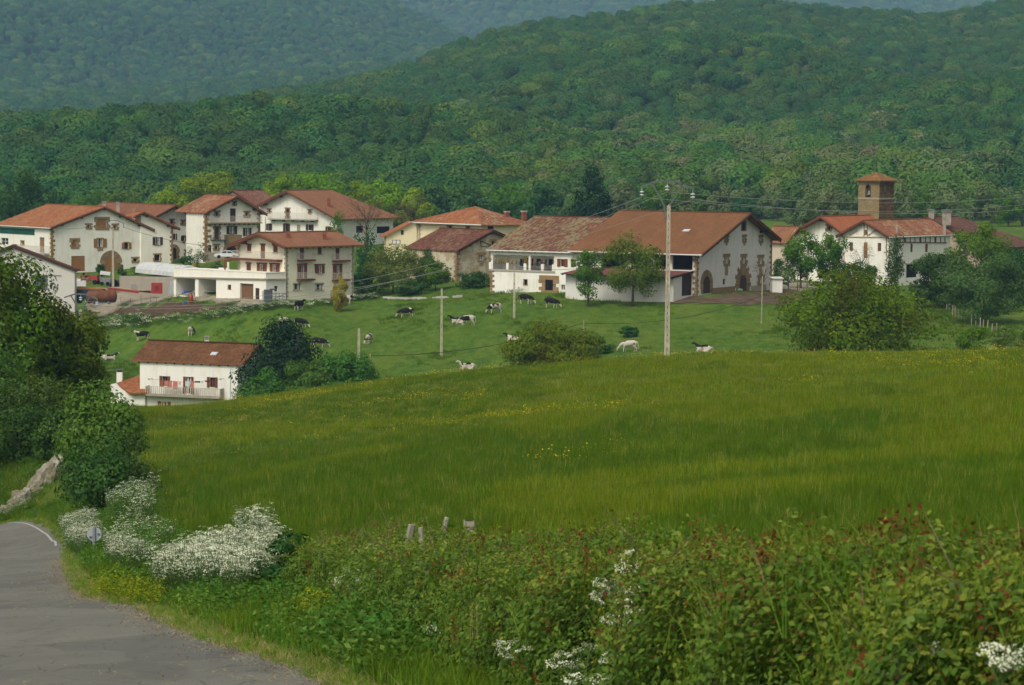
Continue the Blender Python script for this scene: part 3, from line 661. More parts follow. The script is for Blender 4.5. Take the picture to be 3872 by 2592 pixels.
        for i in range(n + 1):
            x = a0 + (a1 - a0) * i / n; r.beam(w.pt(x, hb + .08, proj - .05), w.pt(x, top, proj - .05), barw)
        for i in range(5):
            for x in (a0, a1): r.beam(w.pt(x, hb + .08, proj * i / 5), w.pt(x, top, proj * i / 5), barw)
        r.build('railing', rail, o)
        for i in range(br): x = a0 + (a1 - a0) * (i + .5) / br; b = MB(); b.boxf(w.O, w.e, w.n, x - .12, x + .12, hb - thick - .28, hb - thick - .005, .02, proj * .85); b.build('bracket', bmat or STONE, o)
        return o
    def trim(s, w, name, x0, y0, x1, y1, mat, d=.06, d0=-.02):
        r = w.rect(s.cr, x0, y0, x1, y1); m = MB(); m.boxf(w.O, w.e, w.n, min(r[0], r[1]), max(r[0], r[1]), r[2], r[3], d0, d); return m.build(name, mat, s.root)
    def chimney(s, x, y, wpx, hpx, back, mat=CHIM, cap=True, name='chimney'):
        """stack seen with its top centre at x,y; 'back' metres behind the near corner"""
        u, v = s.cr(x, y); D = s.C.y + back; p = P(u, v, D); k = D / F; sc = s.cr(1, 0)[0] - s.cr(0, 0)[0]; ww = wpx * sc * k; hh = hpx * sc * k + .8; m = MB()
        m.box(p - ZU * (hh / 2), ww, ww * .9, hh, .3)
        o = m.build(name, mat, s.roof_o if hasattr(s, 'roof_o') else s.root)
        if cap:
            c = MB(); c.box(p + ZU * .06, ww * 1.25, ww * 1.15, .12, .3)
            for i in (-1, 1):
                for j in (-1, 1): c.box(p + Vector((i * ww * .4, j * ww * .35, .22)), .1, .1, .22)
            c.box(p + ZU * .38, ww * 1.3, ww * 1.2, .1, .3); c.build('chimney_cap', CONC if mat is not BRICK else BRICK, s.roof_o if hasattr(s, 'roof_o') else s.root)
        return o
# ---------------------------------------------------------------- 1 white farmhouse with the great arched doorway
h = House('farmhouse', 'wide white farmhouse with orange tiled roof and a fan of stones round its arched door', 'house', 478, 38, 510, 1462, -25, 955, c1, WHITE)
h.roof((500, 552), (1038, 347), (1532, 574), og=.7, mat=R_ORANGE, brackets=5, gut=True)
h.panel(h.G, 962, 470, 1052, 556, 'shuttered_window', WOOD_O, .35); h.win(h.G, 866, 528, 887, 555, sur=.28, cross=False, pane=DARK); h.win(h.G, 1128, 530, 1150, 560, sur=.28, cross=False, pane=DARK)
h.panel(h.G, 716, 676, 762, 744, 'shuttered_window', WOOD_O, .30); h.win(h.G, 926, 664, 1053, 748, sh='o', sur=.16, msill=.5, curt=True, shape=.42); h.win(h.G, 1203, 702, 1297, 762, sh='o', sur=.14, pane=DARK, shape=.42)
h.panel(h.G, 705, 833, 840, 985, 'double_door', WOOD_O, planks=8); h.arch(h.G, 1096, 838, 985, 57, 110, WOOD_O, n=21); h.win(h.G, 1320, 858, 1355, 888, sur=.26, cross=False, pane=DARK)
h.quoins(h.G, 0, h0=-.5, both=h.N); h.quoins(h.G, h.G.L)
h.panel(h.N, 400, 655, 434, 790, 'door', WOOD_O, .1); h.win(h.N, 208, 686, 238, 722, sur=.12, cross=False, frame=WOOD_O, pane=WOOD_O)
h.balcony(h.N, 180, 730, 492, 800, proj=1.2, slab=CONC, rail=RAILW, thick=.3)
h.trim(h.N, 'shade_net', -20, 560, 342, 616, plain('green_net', (.012, .075, .055), .8, .2, .2, 1.), .08); h.trim(h.N, 'fascia', -20, 546, 500, 556, GUTTER, .3)
h.win(h.N, 8, 655, 82, 720, frame=plain('white_frame', (.6, .6, .58), .6, .3, .05))
h.finish(); H1 = h
# 2 narrow house squeezed against it
h = House('village_house', 'narrow white house with dark shutters between the arched farmhouse and the brown roofed house', 'house', 489, 38, 1395, 1708, 1340, 940, c1, WARMW)
h.roof((1335, 437), (1424, 398), (1782, 562), og=.8, mat=R_ORANGE, brackets=3)
h.win(h.G, 1508, 648, 1607, 724, sh='d', shape=.46, curt=True, sill=STONE); h.win(h.G, 1530, 820, 1580, 880, sur=.2, pane=DARK); h.quoins(h.G, h.G.L)
h.finish()
# 3 brown roofed house with arched portal
h = House('village_house', 'white house with plain brown roof and a stone arch half hidden behind garden bushes', 'house', 500, 36, 1556, 1915, 905, 940, c1, WHITE)
h.roof((1543, 441), (1745, 331), (1990, 490), og=1.5, mat=R_BROWN, brackets=3)
h.win(h.G, 1688, 478, 1712, 515, sur=.22, cross=False, pane=DARK); h.win(h.G, 1800, 488, 1820, 520, sur=.22, cross=False, pane=DARK); h.win(h.G, 1708, 614, 1746, 672, sh='d', shape=.4); h.win(h.G, 1788, 636, 1845, 682, sh='d', sur=.12, msill=.4, shape=.42)
h.arch(h.G, 1718, 750, 880, 26, 56, DARK, leaf=False, n=13); h.win(h.G, 1838, 782, 1858, 822, sur=.25, cross=False, pane=DARK); h.quoins(h.G, h.G.L)
h.chimney(1165, 322, 28, 75, 8, CHIM); h.chimney(1322, 390, 24, 70, 6, CHIM); h.chimney(1495, 400, 34, 30, 6, TIMB); h.chimney(1030, 315, 30, 20, 10, CHIM)
h.finish()
# 4 house with the long stone balcony
h = House('village_house', 'tall white house with mossy orange roof, long bracketed balcony and brown arched porch', 'house', 486, 33, 868, 1515, 640, 960, c2, WHITE)
h.roof((880, 388), (1250, 193), (1605, 408), og=1.3, mat=R_MIX, brackets=4, back=4)
h.panel(h.G, 1160, 342, 1228, 500, 'door', WOOD_D, planks=4); h.win(h.G, 1203, 268, 1224, 300, sur=.22, cross=False, pane=DARK); h.win(h.G, 990, 385, 1020, 432, sur=.26, cross=False, pane=DARK); h.win(h.G, 1347, 390, 1375, 436, sur=.26, cross=False)
h.balcony(h.G, 892, 432, 1515, 508, proj=1.0, slab=STONE, rail=RAILW, br=11, bmat=STONE)
h.panel(h.G, 980, 562, 1030, 708, 'door', WOOD_D, .18); h.win(h.G, 1118, 552, 1242, 646, sh='d', sur=.1, shape=.44, curt=True); h.win(h.G, 1312, 572, 1412, 668, sh='d', shape=.44, curt=True); h.balcony(h.G, 925, 655, 1110, 715, proj=.7, slab=IRON, rail=IRON, thick=.1)
h.panel(h.G, 898, 776, 940, 915, 'door', WOOD_D, planks=3); h.win(h.G, 982, 782, 1012, 828, sur=.28, cross=False, pane=DARK)
h.trim(h.G, 'stone_facing', 1090, 655, 1300, 780, STONE, .05); h.arch(h.G, 1175, 782, 960, 58, 98, DARK, leaf=False); h.trim(h.G, 'stone_plinth', 860, 862, 1078, 985, STONEG, .06)
h.quoins(h.G, 0, both=h.N, h0=-.3, wd=(.4, .9), hh=.5); h.quoins(h.G, h.G.L); h.finish()

def prism(root, name, D, a, cr, pts, depth, mat):
    """outline seen at pts, standing in the plane through pts[0] at distance D turned by a, carried back by depth"""
    C = P(*cr(*pts[0]), D); e = Vector((math.cos(R(a)), math.sin(R(a)), 0)); n = Vector((math.sin(R(a)), -math.cos(R(a)), 0)); w = Wall(C, e, n, 1)
    q = [w.pt(*w.px(*cr(*p))) for p in pts]; b = [p - n * depth for p in q]; m = MB(); m.tess([q]); m.tess([b]); k = len(q)
    for i in range(k): j = (i + 1) % k; m.quad(q[i], q[j], b[j], b[i])
    m.build(name, mat, root); return w
def roof_slab(root, pts, mat, t=.2, name='roof'):
    """tiled plane through 3 or 4 world points, first edge along the eave"""
    m = MB(); pts = [Vector(p) for p in pts]; e = (pts[1] - pts[0]).normalized(); nn = (pts[1] - pts[0]).cross(pts[-1] - pts[0]).normalized(); d = nn.cross(e); L = max((p - pts[0]).dot(d) for p in pts)
    uv = [((p - pts[0]).dot(e), abs(L) - abs((p - pts[0]).dot(d))) for p in pts]; lo = [p - ZU * t for p in pts]; k = len(pts)
    m.add(pts, [tuple(range(k))], [uv]); m.add(lo, [tuple(range(k))[::-1]])
    for i in range(k): j = (i + 1) % k; m.quad(pts[i], pts[j], lo[j], lo[i])
    return m.build(name, mat, root)
# 5 barn with a striped roof
h = House('barn', 'low barn showing only its striped brown roof behind the mossy roofed house', 'barn', 540, 58, 1480, 1800, 1150, 460, c2, GREYW, gable='L')
h.roof((1502, 332), (1182, 128), (1040, 240), og=.5, mat=R_STRIPE, t=.15).finish()
# 6 big white house, brown roof hipped at its far end
h = House('village_house', 'broad white house with reddish brown roof and smoking chimney, standing behind the cream house', 'house', 520, 58, 1482, 2150, 565, 800, c3, WHITE, gable='L')
h.roof((1494, 468), (880, 128), (525, 310), og=1.4, mat=R_RED, brackets=5, hip=7, fascia=TIMB_B)
h.panel(h.G, 885, 345, 920, 458, 'door', WOOD_D, .2); h.win(h.G, 675, 355, 693, 388, sur=.22, cross=False, pane=DARK); h.win(h.G, 1157, 365, 1175, 398, sur=.22, cross=False, pane=DARK)
h.balcony(h.G, 700, 395, 1265, 468, proj=1.1, slab=CONC, rail=RAILW, br=5, bmat=TIMB)
h.win(h.G, 650, 525, 718, 598, sh='d', shape=.45, sur=.1); h.win(h.G, 850, 525, 930, 630, sh='d', shape=.4, sur=.12); h.panel(h.G, 1010, 535, 1052, 618, 'blocked_window', STONEG); h.win(h.G, 1120, 533, 1210, 602, sh='d', shape=.42); h.win(h.G, 1352, 560, 1420, 615, sh='d', shape=.45, sur=.1)
h.win(h.N, 1715, 548, 1800, 630, pane=DARK, cross=False); h.win(h.N, 1960, 555, 2115, 635, pane=DARK, cross=False)
h.chimney(1390, 220, 34, 80, 5, BRICK, cap=False); h.finish()
# 7 cream house and its flat garage wing
h = House('farmhouse', 'cream three storey house with red roof, brown shutters and a long flat garage wing', 'house', 386, 47, 882, 1680, 318, 1425, c3, CREAM, gable='L')
CH = h; h.roof((868, 797), (530, 632), (188, 776), og=1.3, oe=.9, mat=R_RED, brackets=3, fascia=TIMB_B)
G_, N_ = h.G, h.N
h.panel(G_, 418, 775, 470, 852, 'shuttered_window', WOOD_B, lintel=TIMB_B, sill=STONEG); h.panel(G_, 580, 772, 634, 935, 'balcony_door', WOOD_B, lintel=TIMB_B); h.panel(G_, 730, 785, 783, 862, 'shuttered_window', WOOD_B, lintel=TIMB_B, sill=STONEG)
h.balcony(G_, 303, 850, 842, 938, proj=1.1, slab=TIMB_B, rail=RAILW, thick=.28)
h.panel(G_, 412, 998, 466, 1090, 'shuttered_window', WOOD_B, lintel=TIMB_B, sill=STONEG); h.win(G_, 541, 1004, 655, 1100, sh='b', shape=.42, lintel=TIMB_B, curt=True, frame=WOOD_B); h.win(G_, 694, 1008, 808, 1100, sh='b', shape=.42, lintel=TIMB_B, curt=True, frame=WOOD_B)
h.panel(N_, 1048, 805, 1098, 945, 'balcony_door', WOOD_B); h.panel(N_, 1258, 805, 1308, 880, 'shuttered_window', WOOD_B, sill=STONEG); h.panel(N_, 1470, 810, 1518, 948, 'balcony_door', WOOD_B)
for x0, y0, x1, y1 in ((1012, 868, 1196, 948), (1430, 875, 1612, 955), (1008, 1098, 1190, 1176), (1425, 1102, 1606, 1182)): h.balcony(N_, x0, y0, x1, y1, proj=.8, slab=TIMB_B, rail=RAILW, thick=.24)
h.win(N_, 1015, 1012, 1128, 1175, sh='b', shape=.42, lintel=TIMB_B, curt=True, frame=WOOD_B); h.win(N_, 1435, 1016, 1545, 1180, sh='b', shape=.42, lintel=TIMB_B, curt=True, frame=WOOD_B); h.win(N_, 1222, 1016, 1337, 1110, sh='b', shape=.42, lintel=TIMB_B, sill=STONEG, curt=True, frame=WOOD_B)
for x0, x1 in ((968, 1058), (1230, 1322), (1500, 1575)): h.win(N_, x0, 1240, x1, 1305, sill=STONEG, lintel=STONEG, frame=WOOD_D, curt=True)
h.quoins(G_, 0, mat=STONEG, both=N_, wd=(.25, .42), hh=.32); h.quoins(G_, G_.L, mat=STONEG, wd=(.25, .42), hh=.32); h.quoins(N_, N_.L, mat=STONEG, wd=(.25, .42), hh=.32)
h.chimney(908, 652, 40, 92, 4, BRICK); h.chimney(1340, 658, 38, 92, 8, BRICK); h.finish()
a = House('garage', '', '', 383, 47, 1585, 1822, 492, 1440, c2, WARMW, gable='R', root=CH.root); a.flat((1585, 1110))
L_ = a.N; a.hole(L_, sorted(L_.rect(c2, 520, 1172, 745, 1378)[:2]) + list(L_.rect(c2, 520, 1172, 745, 1378)[2:]), 6.5, True); a.hole(L_, sorted(L_.rect(c2, 785, 1182, 995, 1398)[:2]) + list(L_.rect(c2, 785, 1182, 995, 1398)[2:]), 6.5, True)
a.panel(L_, 1278, 1234, 1437, 1432, 'garage_door', plain('garage_brown', (.16, .085, .045), .6, .3, .08, 2.), planks=1, dp=.35); a.panel(L_, 1460, 1287, 1508, 1436, 'door', WOOD_D, planks=2); a.win(L_, 1130, 1247, 1172, 1310, frame=WOOD_B); a.win(a.G, 1686, 1262, 1726, 1326, frame=WOOD_D)
for w_, x0, x1, y in ((L_, 484, 1588, 1160), (a.G, 1583, 1822, 1180)):
    q = [w_.px(*c2(x, yy)) for x, yy in ((x0, y if w_ is not L_ else 1156), (x1, y if w_ is not L_ else 1178))]; m = MB(); m.beam(w_.pt(q[0][0], q[0][1], .14), w_.pt(q[1][0], q[1][1], .14), .3, .16); m.build('ledge', CONCW, CH.root)
m = MB(); m.boxf(a.C, a.eL, -a.eR, -.06, L_.L + .05, a.H0, a.H0 + .1, -.25, .06); m.boxf(a.C, a.eR, -a.eL, .06, a.G.L, a.H0, a.H0 + .1, -.25, .06); m.build('parapet_coping', WARMW, CH.root)
a.finish()
pc = P(*c2(1245, 945), 397); m = MB(); p0 = P(*c2(1042, 945), 392); roof_slab(CH.root, [p0, p0 + a.eR * 2.6, p0 + a.eR * 2.6 - a.eL * -.0 + (P(*c2(1245, 905), 394) - p0), P(*c2(1245, 905), 394)], R_RED, .25, 'porch_roof'); m.beam(P(*c2(1100, 965), 394), P(*c2(1100, 1092), 394), .28); m.build('porch_post', TIMB_B, CH.root)
# 8 yellow house with hipped roof
h = House('village_house', 'yellow house under a wide hipped orange roof with two brick chimneys', 'house', 470, 42, 1436, 1990, 598, 900, c4, YELLOWW, gable='R'); h.flat((1436, 448))
r0 = h.root; e1, e2 = h.eR, h.eL; W_, L2 = h.G.L, h.N.L; top = h.C + ZU * h.H0; ov = .9; k0 = top - e1 * ov - e2 * ov; k1 = top + e1 * (W_ + ov) - e2 * ov; k2 = top + e1 * (W_ + ov) + e2 * (L2 + ov); k3 = top - e1 * ov + e2 * (L2 + ov)
ap = P(*c4(1352, 216), (k0.y + k2.y) / 2 - 1.0)
for q in ([k0, k1, ap], [k1, k2, ap], [k2, k3, ap], [k3, k0, ap]): roof_slab(r0, q, R_MIX if q[0] is k0 else R_ORANGE, .2)
m = MB(); m.tube([k0 + ZU * .05, ap + ZU * .05], .13, 6); m.tube([k1 + ZU * .05, ap], .13, 6); m.tube([k3 + ZU * .05, ap], .13, 6); m.build('hip_cap', plain('ridge_tile', (.30, .12, .06), .8, .2, .3, 2.), r0)
m = MB(); m.tube([k0 - e1 * .12, k3 - e1 * .12], .13, 6); m.build('gutter', GUTTER, r0)
h.panel(h.N, 1003, 462, 1048, 496, 'attic_opening', DARK, .25); h.panel(h.N, 1245, 470, 1275, 500, 'attic_opening', DARK, .2); h.panel(h.G, 1515, 462, 1588, 502, 'attic_opening', DARK); h.quoins(h.N, h.N.L - .6, h0=h.H0 - 3.5, mat=STONEG); h.finish()
D8 = k3.y - .5; w8 = prism(r0, 'wing_wall', D8, 6, c4, [(600, 900), (600, 442), (515, 428), (205, 575), (205, 900)], 7, YELLOWW)
q = [w8.pt(*w8.px(*c4(x, y)), .7) for x, y in ((150, 592), (530, 404))]; bk = -w8.n * 8.2; roof_slab(r0, [q[0], q[0] + bk, q[1] + bk, q[1]], R_ORANGE, .25)
for (x0, y0, x1, y1) in ((395, 515, 430, 575), (280, 640, 388, 698)):
    s0_, s1_, h0_, h1_ = w8.rect(c4, x0, y0, x1, y1); m = MB(); m.boxf(w8.O, w8.e, w8.n, min(s0_, s1_), max(s0_, s1_), h0_, h1_, -.02, .04); o = m.build('window', WOOD_D, r0); m = MB(); m.boxf(w8.O, w8.e, w8.n, min(s0_, s1_) + .12, (s0_ + s1_) / 2 - .06, h0_ + .1, h1_ - .1, .03, .05); m.boxf(w8.O, w8.e, w8.n, (s0_ + s1_) / 2 + .06, max(s0_, s1_) - .12, h0_ + .1, h1_ - .1, .03, .05); m.build('pane', CURTAIN if y0 > 600 else DARK, o)
for x, y in ((1762, 292), (1980, 288)):
    p = P(*c4(x, y), 478); m = MB(); m.box(p - ZU * 1.6, .75, .7, 3.4, .6); o = m.build('chimney', BRICK, r0); m = MB(); m.box(p + ZU * .2, .95, .9, .25, .6); m.build('chimney_cap', CHIM, o)
# 9 old patched house
h = House('village_house', 'shabby old house with patched stained plaster and a sagging dark red roof', 'house', 422, 44, 1112, 1725, 470, 1180, c4, OLDW)
h.roof((1128, 774), (1592, 514), (1792, 606), og=.5, oe=.5, mat=R_OLD, brackets=2)
h.win(h.G, 1408, 832, 1458, 905, sur=.32, cross=True, frame=CURTAIN, pane=DARK, msill=.5); h.win(h.G, 1562, 826, 1605, 895, sur=.3, frame=CURTAIN, pane=DARK, msill=.3); h.win(h.G, 1567, 655, 1600, 715, sur=.25, cross=False, pane=DARK); h.win(h.G, 1185, 1102, 1232, 1160, pane=DARK, cross=False)
m = MB()
for p, q in (((1418, 650), (1425, 722)), ((1425, 722), (1600, 724)), ((1420, 650), (1550, 712))): m.beam(h.G.pt(*h.G.px(*c4(*p)), .06), h.G.pt(*h.G.px(*c4(*q)), .06), .09)
m.build('timber_brace', TIMB, h.root); h.quoins(h.G, 0, both=h.N, wd=(.35, .6)); h.finish()
# 10 farm with the open loggia
h = House('farmhouse', 'white farmhouse with lichen covered roof and an open loggia lined with flower pots', 'house', 375.5, 58, 1345, 2380, 182, 1170, c5, WHITE)
LG = h; h.roof((1345, 650), (1930, 221), (2430, 560), og=.2, oe=.7, mat=R_MOSS, gut=True, back=.5); N_ = h.N
def rr(w, cr, x0, y0, x1, y1): q = w.rect(cr, x0, y0, x1, y1); return [min(q[:2]), max(q[:2]), q[2], q[3]]
r1 = rr(N_, c5, 215, 690, 985, 882); r1[3] = min(r1[3], h.H0 - .45); LOG = (N_, r1); h.hole(N_, r1, 2.6, True)
h.win(N_, 1030, 738, 1160, 832, sh='b', shape=.36, frame=WOOD_B); h.win(N_, 1205, 745, 1300, 836, sh='b', shape=.36, frame=WOOD_B); h.win(N_, 605, 998, 648, 1066, sur=.06, cross=False, pane=DARK); h.panel(N_, 873, 1000, 975, 1135, 'open_doorway', DARK, .5); h.win(N_, 1076, 1062, 1126, 1132, frame=CURTAIN, pane=DARK)
h.trim(N_, 'loggia_floor_edge', 165, 874, 1000, 898, CONCW, .12); h.quoins(N_, N_.L, h0=-2.5, h1=r1[2]); h.finish()
m = MB(); sc = lambda x: N_.px(*c5(x, 800))[0]; hl = r1[2]
for x0, x1 in ((166, 198), (384, 414), (604, 638), (824, 860), (964, 988)):
    a0, a1 = sorted((sc(x0), sc(x1))); m.boxf(N_.O, N_.e, N_.n, a0, a1, hl + .03, hl + 1.02, -.3, .06)
m.build('balustrade_pier', WHITE, h.root); m = MB(); a0, a1 = sorted((sc(664), sc(690))); m.boxf(N_.O, N_.e, N_.n, a0, a1, hl + .03, r1[3] - .02, -.28, .0); m.build('loggia_post', WHITE, h.root)
m = MB()
for x0, x1 in ((198, 384), (414, 604), (638, 824), (860, 964)):
    a0, a1 = sorted((sc(x0), sc(x1)))
    for hh in (.1, .92): m.beam(N_.pt(a0, hl + hh, -.12), N_.pt(a1, hl + hh, -.12), .05)
    n = int((a1 - a0) / .13)
    for i in range(1, n): m.beam(N_.pt(a0 + (a1 - a0) * i / n, hl + .1, -.12), N_.pt(a0 + (a1 - a0) * i / n, hl + .92, -.12), .035)
m.build('balustrade', IRON, h.root)
# 11 the great barn and its lean-to
h = House('barn', 'great stone framed barn with a vast brown roof, white gable and two arched doors', 'barn', 366, 60, 678, 1497, -650, 1360, c6, GREYW)
BN = h; h.roof((745, 934), (1275, 486), (1612, 774), og=1.4, oe=.9, mat=R_BARN, brackets=3, gut=True, back=.8); G_, N_ = h.G, h.N
h.panel(G_, 1172, 578, 1222, 675, 'boarded_hatch', WOOD_D, .06); 
for x0, y0, x1, y1 in ((1000, 752, 1016, 785), (1195, 748, 1210, 785), (1376, 752, 1392, 790)): h.win(G_, x0, y0, x1, y1, sur=.32, cross=False, pane=DARK, msill=.35)
for x0, x1, y0, y1 in ((992, 1022, 966, 1036), (1182, 1210, 966, 1036), (1368, 1396, 975, 1040)): h.win(G_, x0, y0, x1, y1, sur=.38, cross=True, frame=CURTAIN, pane=DARK, msill=1.3)
h.arch(G_, 786, 1176, 1364, 38, 68, WOOD_D); h.arch(G_, 1186, 1160, 1342, 38, 84, WOOD_D, stepped=True, n=13); h.trim(G_, 'stone_apron', 1160, 1040, 1222, 1110, STONE, .055)
h.win(G_, 968, 1204, 999, 1268, frame=WOOD_B, pane=DARK, cross=True); h.win(G_, 1362, 1190, 1385, 1255, sur=.32, cross=False, pane=DARK); h.trim(G_, 'stone_plinth', 850, 1296, 1100, 1375, STONE, .05); h.trim(G_, 'stone_plinth', 1275, 1275, 1440, 1350, STONEG, .05)
h.quoins(G_, 0, both=N_, h0=-.5, wd=(.3, .55)); h.quoins(G_, G_.L, h0=-.3, wd=(.35, .7))
for cr, x0, x1, y0, y1 in ((c6, 412, 635, 944, 1108), (c6, 212, 384, 940, 1104), (c5, 1960, 2215, 672, 870), (c5, 1580, 1900, 668, 868)):
    q = rr(N_, cr, x0, y0, x1, y1); q[3] = min(q[3], h.H0 - .15); h.hole(N_, q, .3, False)
h.win(N_, 30, 1000, 60, 1040) if False else None
h.finish(); m = MB()
dk = MB(); q = rr(N_, c6, 212, 940, 635, 1108); dk.quad(*[N_.pt(a_, b_, -4.95) for a_, b_ in ((.4, q[2]), (N_.L - 1, q[2]), (N_.L - 1, h.H0), (.4, h.H0))]); dk.build('loft_shade_sheet', plain('loft_shade_brown', (.10, .075, .055), .9, .1, .4, 1.), h.root)  # added backing sheet, the loft's shade is put into its brown
sk = P(*c6(398, 686), 372); m = MB(); 
a_ = N_.px(*c6(398, 925))[0]; y_ = .45; s0r, h0r = h.q[0]; sar, har = h.q[1]; f = .53; pr = G_.pt(s0r + (sar - s0r) * f, h0r + (har - h0r) * f) + N_.e * (a_ + 1.2); sl_ = (G_.e * (sar - s0r) + ZU * (har - h0r)).normalized()
m.beam(pr - sl_ * .4 + ZU * .1, pr + sl_ * .4 + ZU * .1, 1.0, .1); m.build('skylight', plain('skylight_glass', (.5, .54, .56), .2, .5, .05), h.roof_o)
a = House('lean_to', '', '', 361.5, 60, 425, 668, -760, 1392, c6, GREYW, root=BN.root); a.N.L = min(a.N.L, 30); a.roof((402, 1186), (672, 1116), (700, 1130), og=.25, mat=R_SHEET, t=.08, back=.2)
a.panel(a.G, 517, 1156, 660, 1388, 'boarded_door', TIMB, planks=9, dp=.06); a.finish()
# 12 house glimpsed between barn and church
PINKW = wallmat('limewash_pinkish', (.55, .47, .38), amt=.3)
h = House('village_house', 'pinkish house with tiled roof seen between the great barn and the bright orange roof', 'house', 432, 40, 346, 420, 120, 1090, c7, PINKW)
h.roof((343, 858), (470, 700), (560, 760), og=.4, mat=R_RED); h.finish(); h.chimney(300, 742, 44, 60, 6, CHIM)
# 13 bright orange roof
h = House('village_house', 'white house with a bright new orange roof left of the church tower', 'house', 458, 55, 900, 1320, 348, 1180, c7, WHITE, gable='L')
h.roof((893, 752), (680, 592), (315, 797), og=1.6, mat=R_NEW, brackets=4); h.win(h.G, 757, 690, 780, 730, sur=.25, cross=False, pane=DARK); h.panel(h.G, 750, 803, 792, 925, 'door', DARK, .22); h.balcony(h.G, 770, 880, 896, 935, proj=.8, slab=CONC, rail=IRON)
h.quoins(h.G, h.G.L, h0=2, mat=STONEG); h.win(h.G, 520, 1180, 560, 1240, frame=WOOD_B, sh='b'); h.finish()
# 14 church tower
h = House('church_tower', 'square stone bell tower with a shallow tiled cap above the village roofs', 'tower', 505, 47.5, 1274, 1421, 1060, 900, c7, TOWERA); h.flat((1274, 226))
r0 = h.root; C, H_ = h.C, h.H0; W1, W2 = h.WL.L, h.WR.L; s_ = W1; W2 = s_
def uvwall(w, L, hole=None):
    m = MB(); outer = [(0, -3), (L, -3), (L, H_), (0, H_)]
    if hole is None: m.quad(*[w.pt(*p) for p in outer], uv=outer)
    else:
        fs = tessellate_polygon([[Vector((a, b, 0)) for a, b in outer], [Vector((a, b, 0)) for a, b in hole]]); al = outer + hole; m.add([w.pt(*p) for p in al], fs, [[al[i] for i in f] for f in fs])
        k = len(hole)
        for i in range(k):
            p, q = hole[i], hole[(i + 1) % k]; m.quad(w.pt(*p), w.pt(*q), w.pt(*q, -1.0), w.pt(*p, -1.0), uv=[p, q, (q[0] + 1, q[1]), (p[0] + 1, p[1])])
    return m
wl, wr = h.WL, h.WR; q = rr(wl, c7, 1140, 268, 1196, 398); cx_ = (q[0] + q[1]) / 2; rd = (q[1] - q[0]) / 2; hole = [(q[0], q[2]), (q[1], q[2])] + [(cx_ + rd * math.cos(math.pi * i / 8), q[3] - rd + rd * math.sin(math.pi * i / 8)) for i in range(9)]
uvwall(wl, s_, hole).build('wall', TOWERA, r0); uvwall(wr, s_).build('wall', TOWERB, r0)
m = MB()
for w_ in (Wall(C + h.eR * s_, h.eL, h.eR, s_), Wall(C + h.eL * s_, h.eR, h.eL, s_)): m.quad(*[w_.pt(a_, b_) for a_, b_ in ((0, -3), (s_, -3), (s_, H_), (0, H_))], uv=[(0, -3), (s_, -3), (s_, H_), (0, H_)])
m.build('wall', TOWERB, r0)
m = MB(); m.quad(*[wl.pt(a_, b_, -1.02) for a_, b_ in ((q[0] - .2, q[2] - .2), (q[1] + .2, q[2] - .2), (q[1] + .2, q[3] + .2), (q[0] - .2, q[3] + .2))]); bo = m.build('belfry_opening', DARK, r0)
m = MB(); m.lathe(wl.pt(cx_, q[2] + .45, -.45), [(.52, 0), (.46, .12), (.36, .5), (.28, .8), (.12, .92)], 14); m.build('bell', plain('bell_bronze', (.13, .14, .12), .5, .4, .2, 3., .4), r0, True)
m = MB(); m.boxf(wl.O, wl.e, wl.n, cx_ - .62, cx_ + .62, q[2] + 1.38, q[2] + 1.62, -.6, -.3); m.boxf(wl.O, wl.e, wl.n, cx_ - .2, cx_ + .2, q[2] + 1.62, q[2] + 2.3, -.55, -.35); m.boxf(wl.O, wl.e, wl.n, q[0], q[1], q[2] + .06, q[2] + .2, -.6, -.2); m.build('bell_yoke', TIMB, r0)
hb = wl.px(*c7(1270, 418))[1]; m = MB()
for zz, d, t_ in ((hb, .08, .28), (H_ - .3, .14, .3)):
    m.boxf(C, h.eL, -h.eR, -d, s_ + d, zz, zz + t_, 0.0, d); m.boxf(C, h.eR, -h.eL, 0.002, s_ + d, zz, zz + t_, 0.0, d)
m.build('string_course', STONEG, r0)
ov = .75; top = C + ZU * (H_ + .02); k = [top - h.eR * ov - h.eL * ov, top + h.eR * (s_ + ov) - h.eL * ov, top + h.eR * (s_ + ov) + h.eL * (s_ + ov), top - h.eR * ov + h.eL * (s_ + ov)]
ctr = top + (h.eR + h.eL) * s_ / 2; ap = Vector((ctr.x, ctr.y, P(*c7(1238, 140), ctr.y).z))
for i in range(4): roof_slab(r0, [k[i], k[(i + 1) % 4], ap], R_TOWER, .16)
m = MB(); m.tube([ap, ap + ZU * 3.4], .04, 5); m.beam(ap + ZU * 2.2 - Vector((.4, 0, 0)), ap + ZU * 2.2 + Vector((.4, 0, 0)), .06); m.build('lightning_rod', IRON, r0)
m = MB(); m.boxf(wl.O, wl.e, wl.n, *rr(wl, c7, 1159, 575, 1166, 602), -.02, .02); m.build('slit_window', DARK, r0)
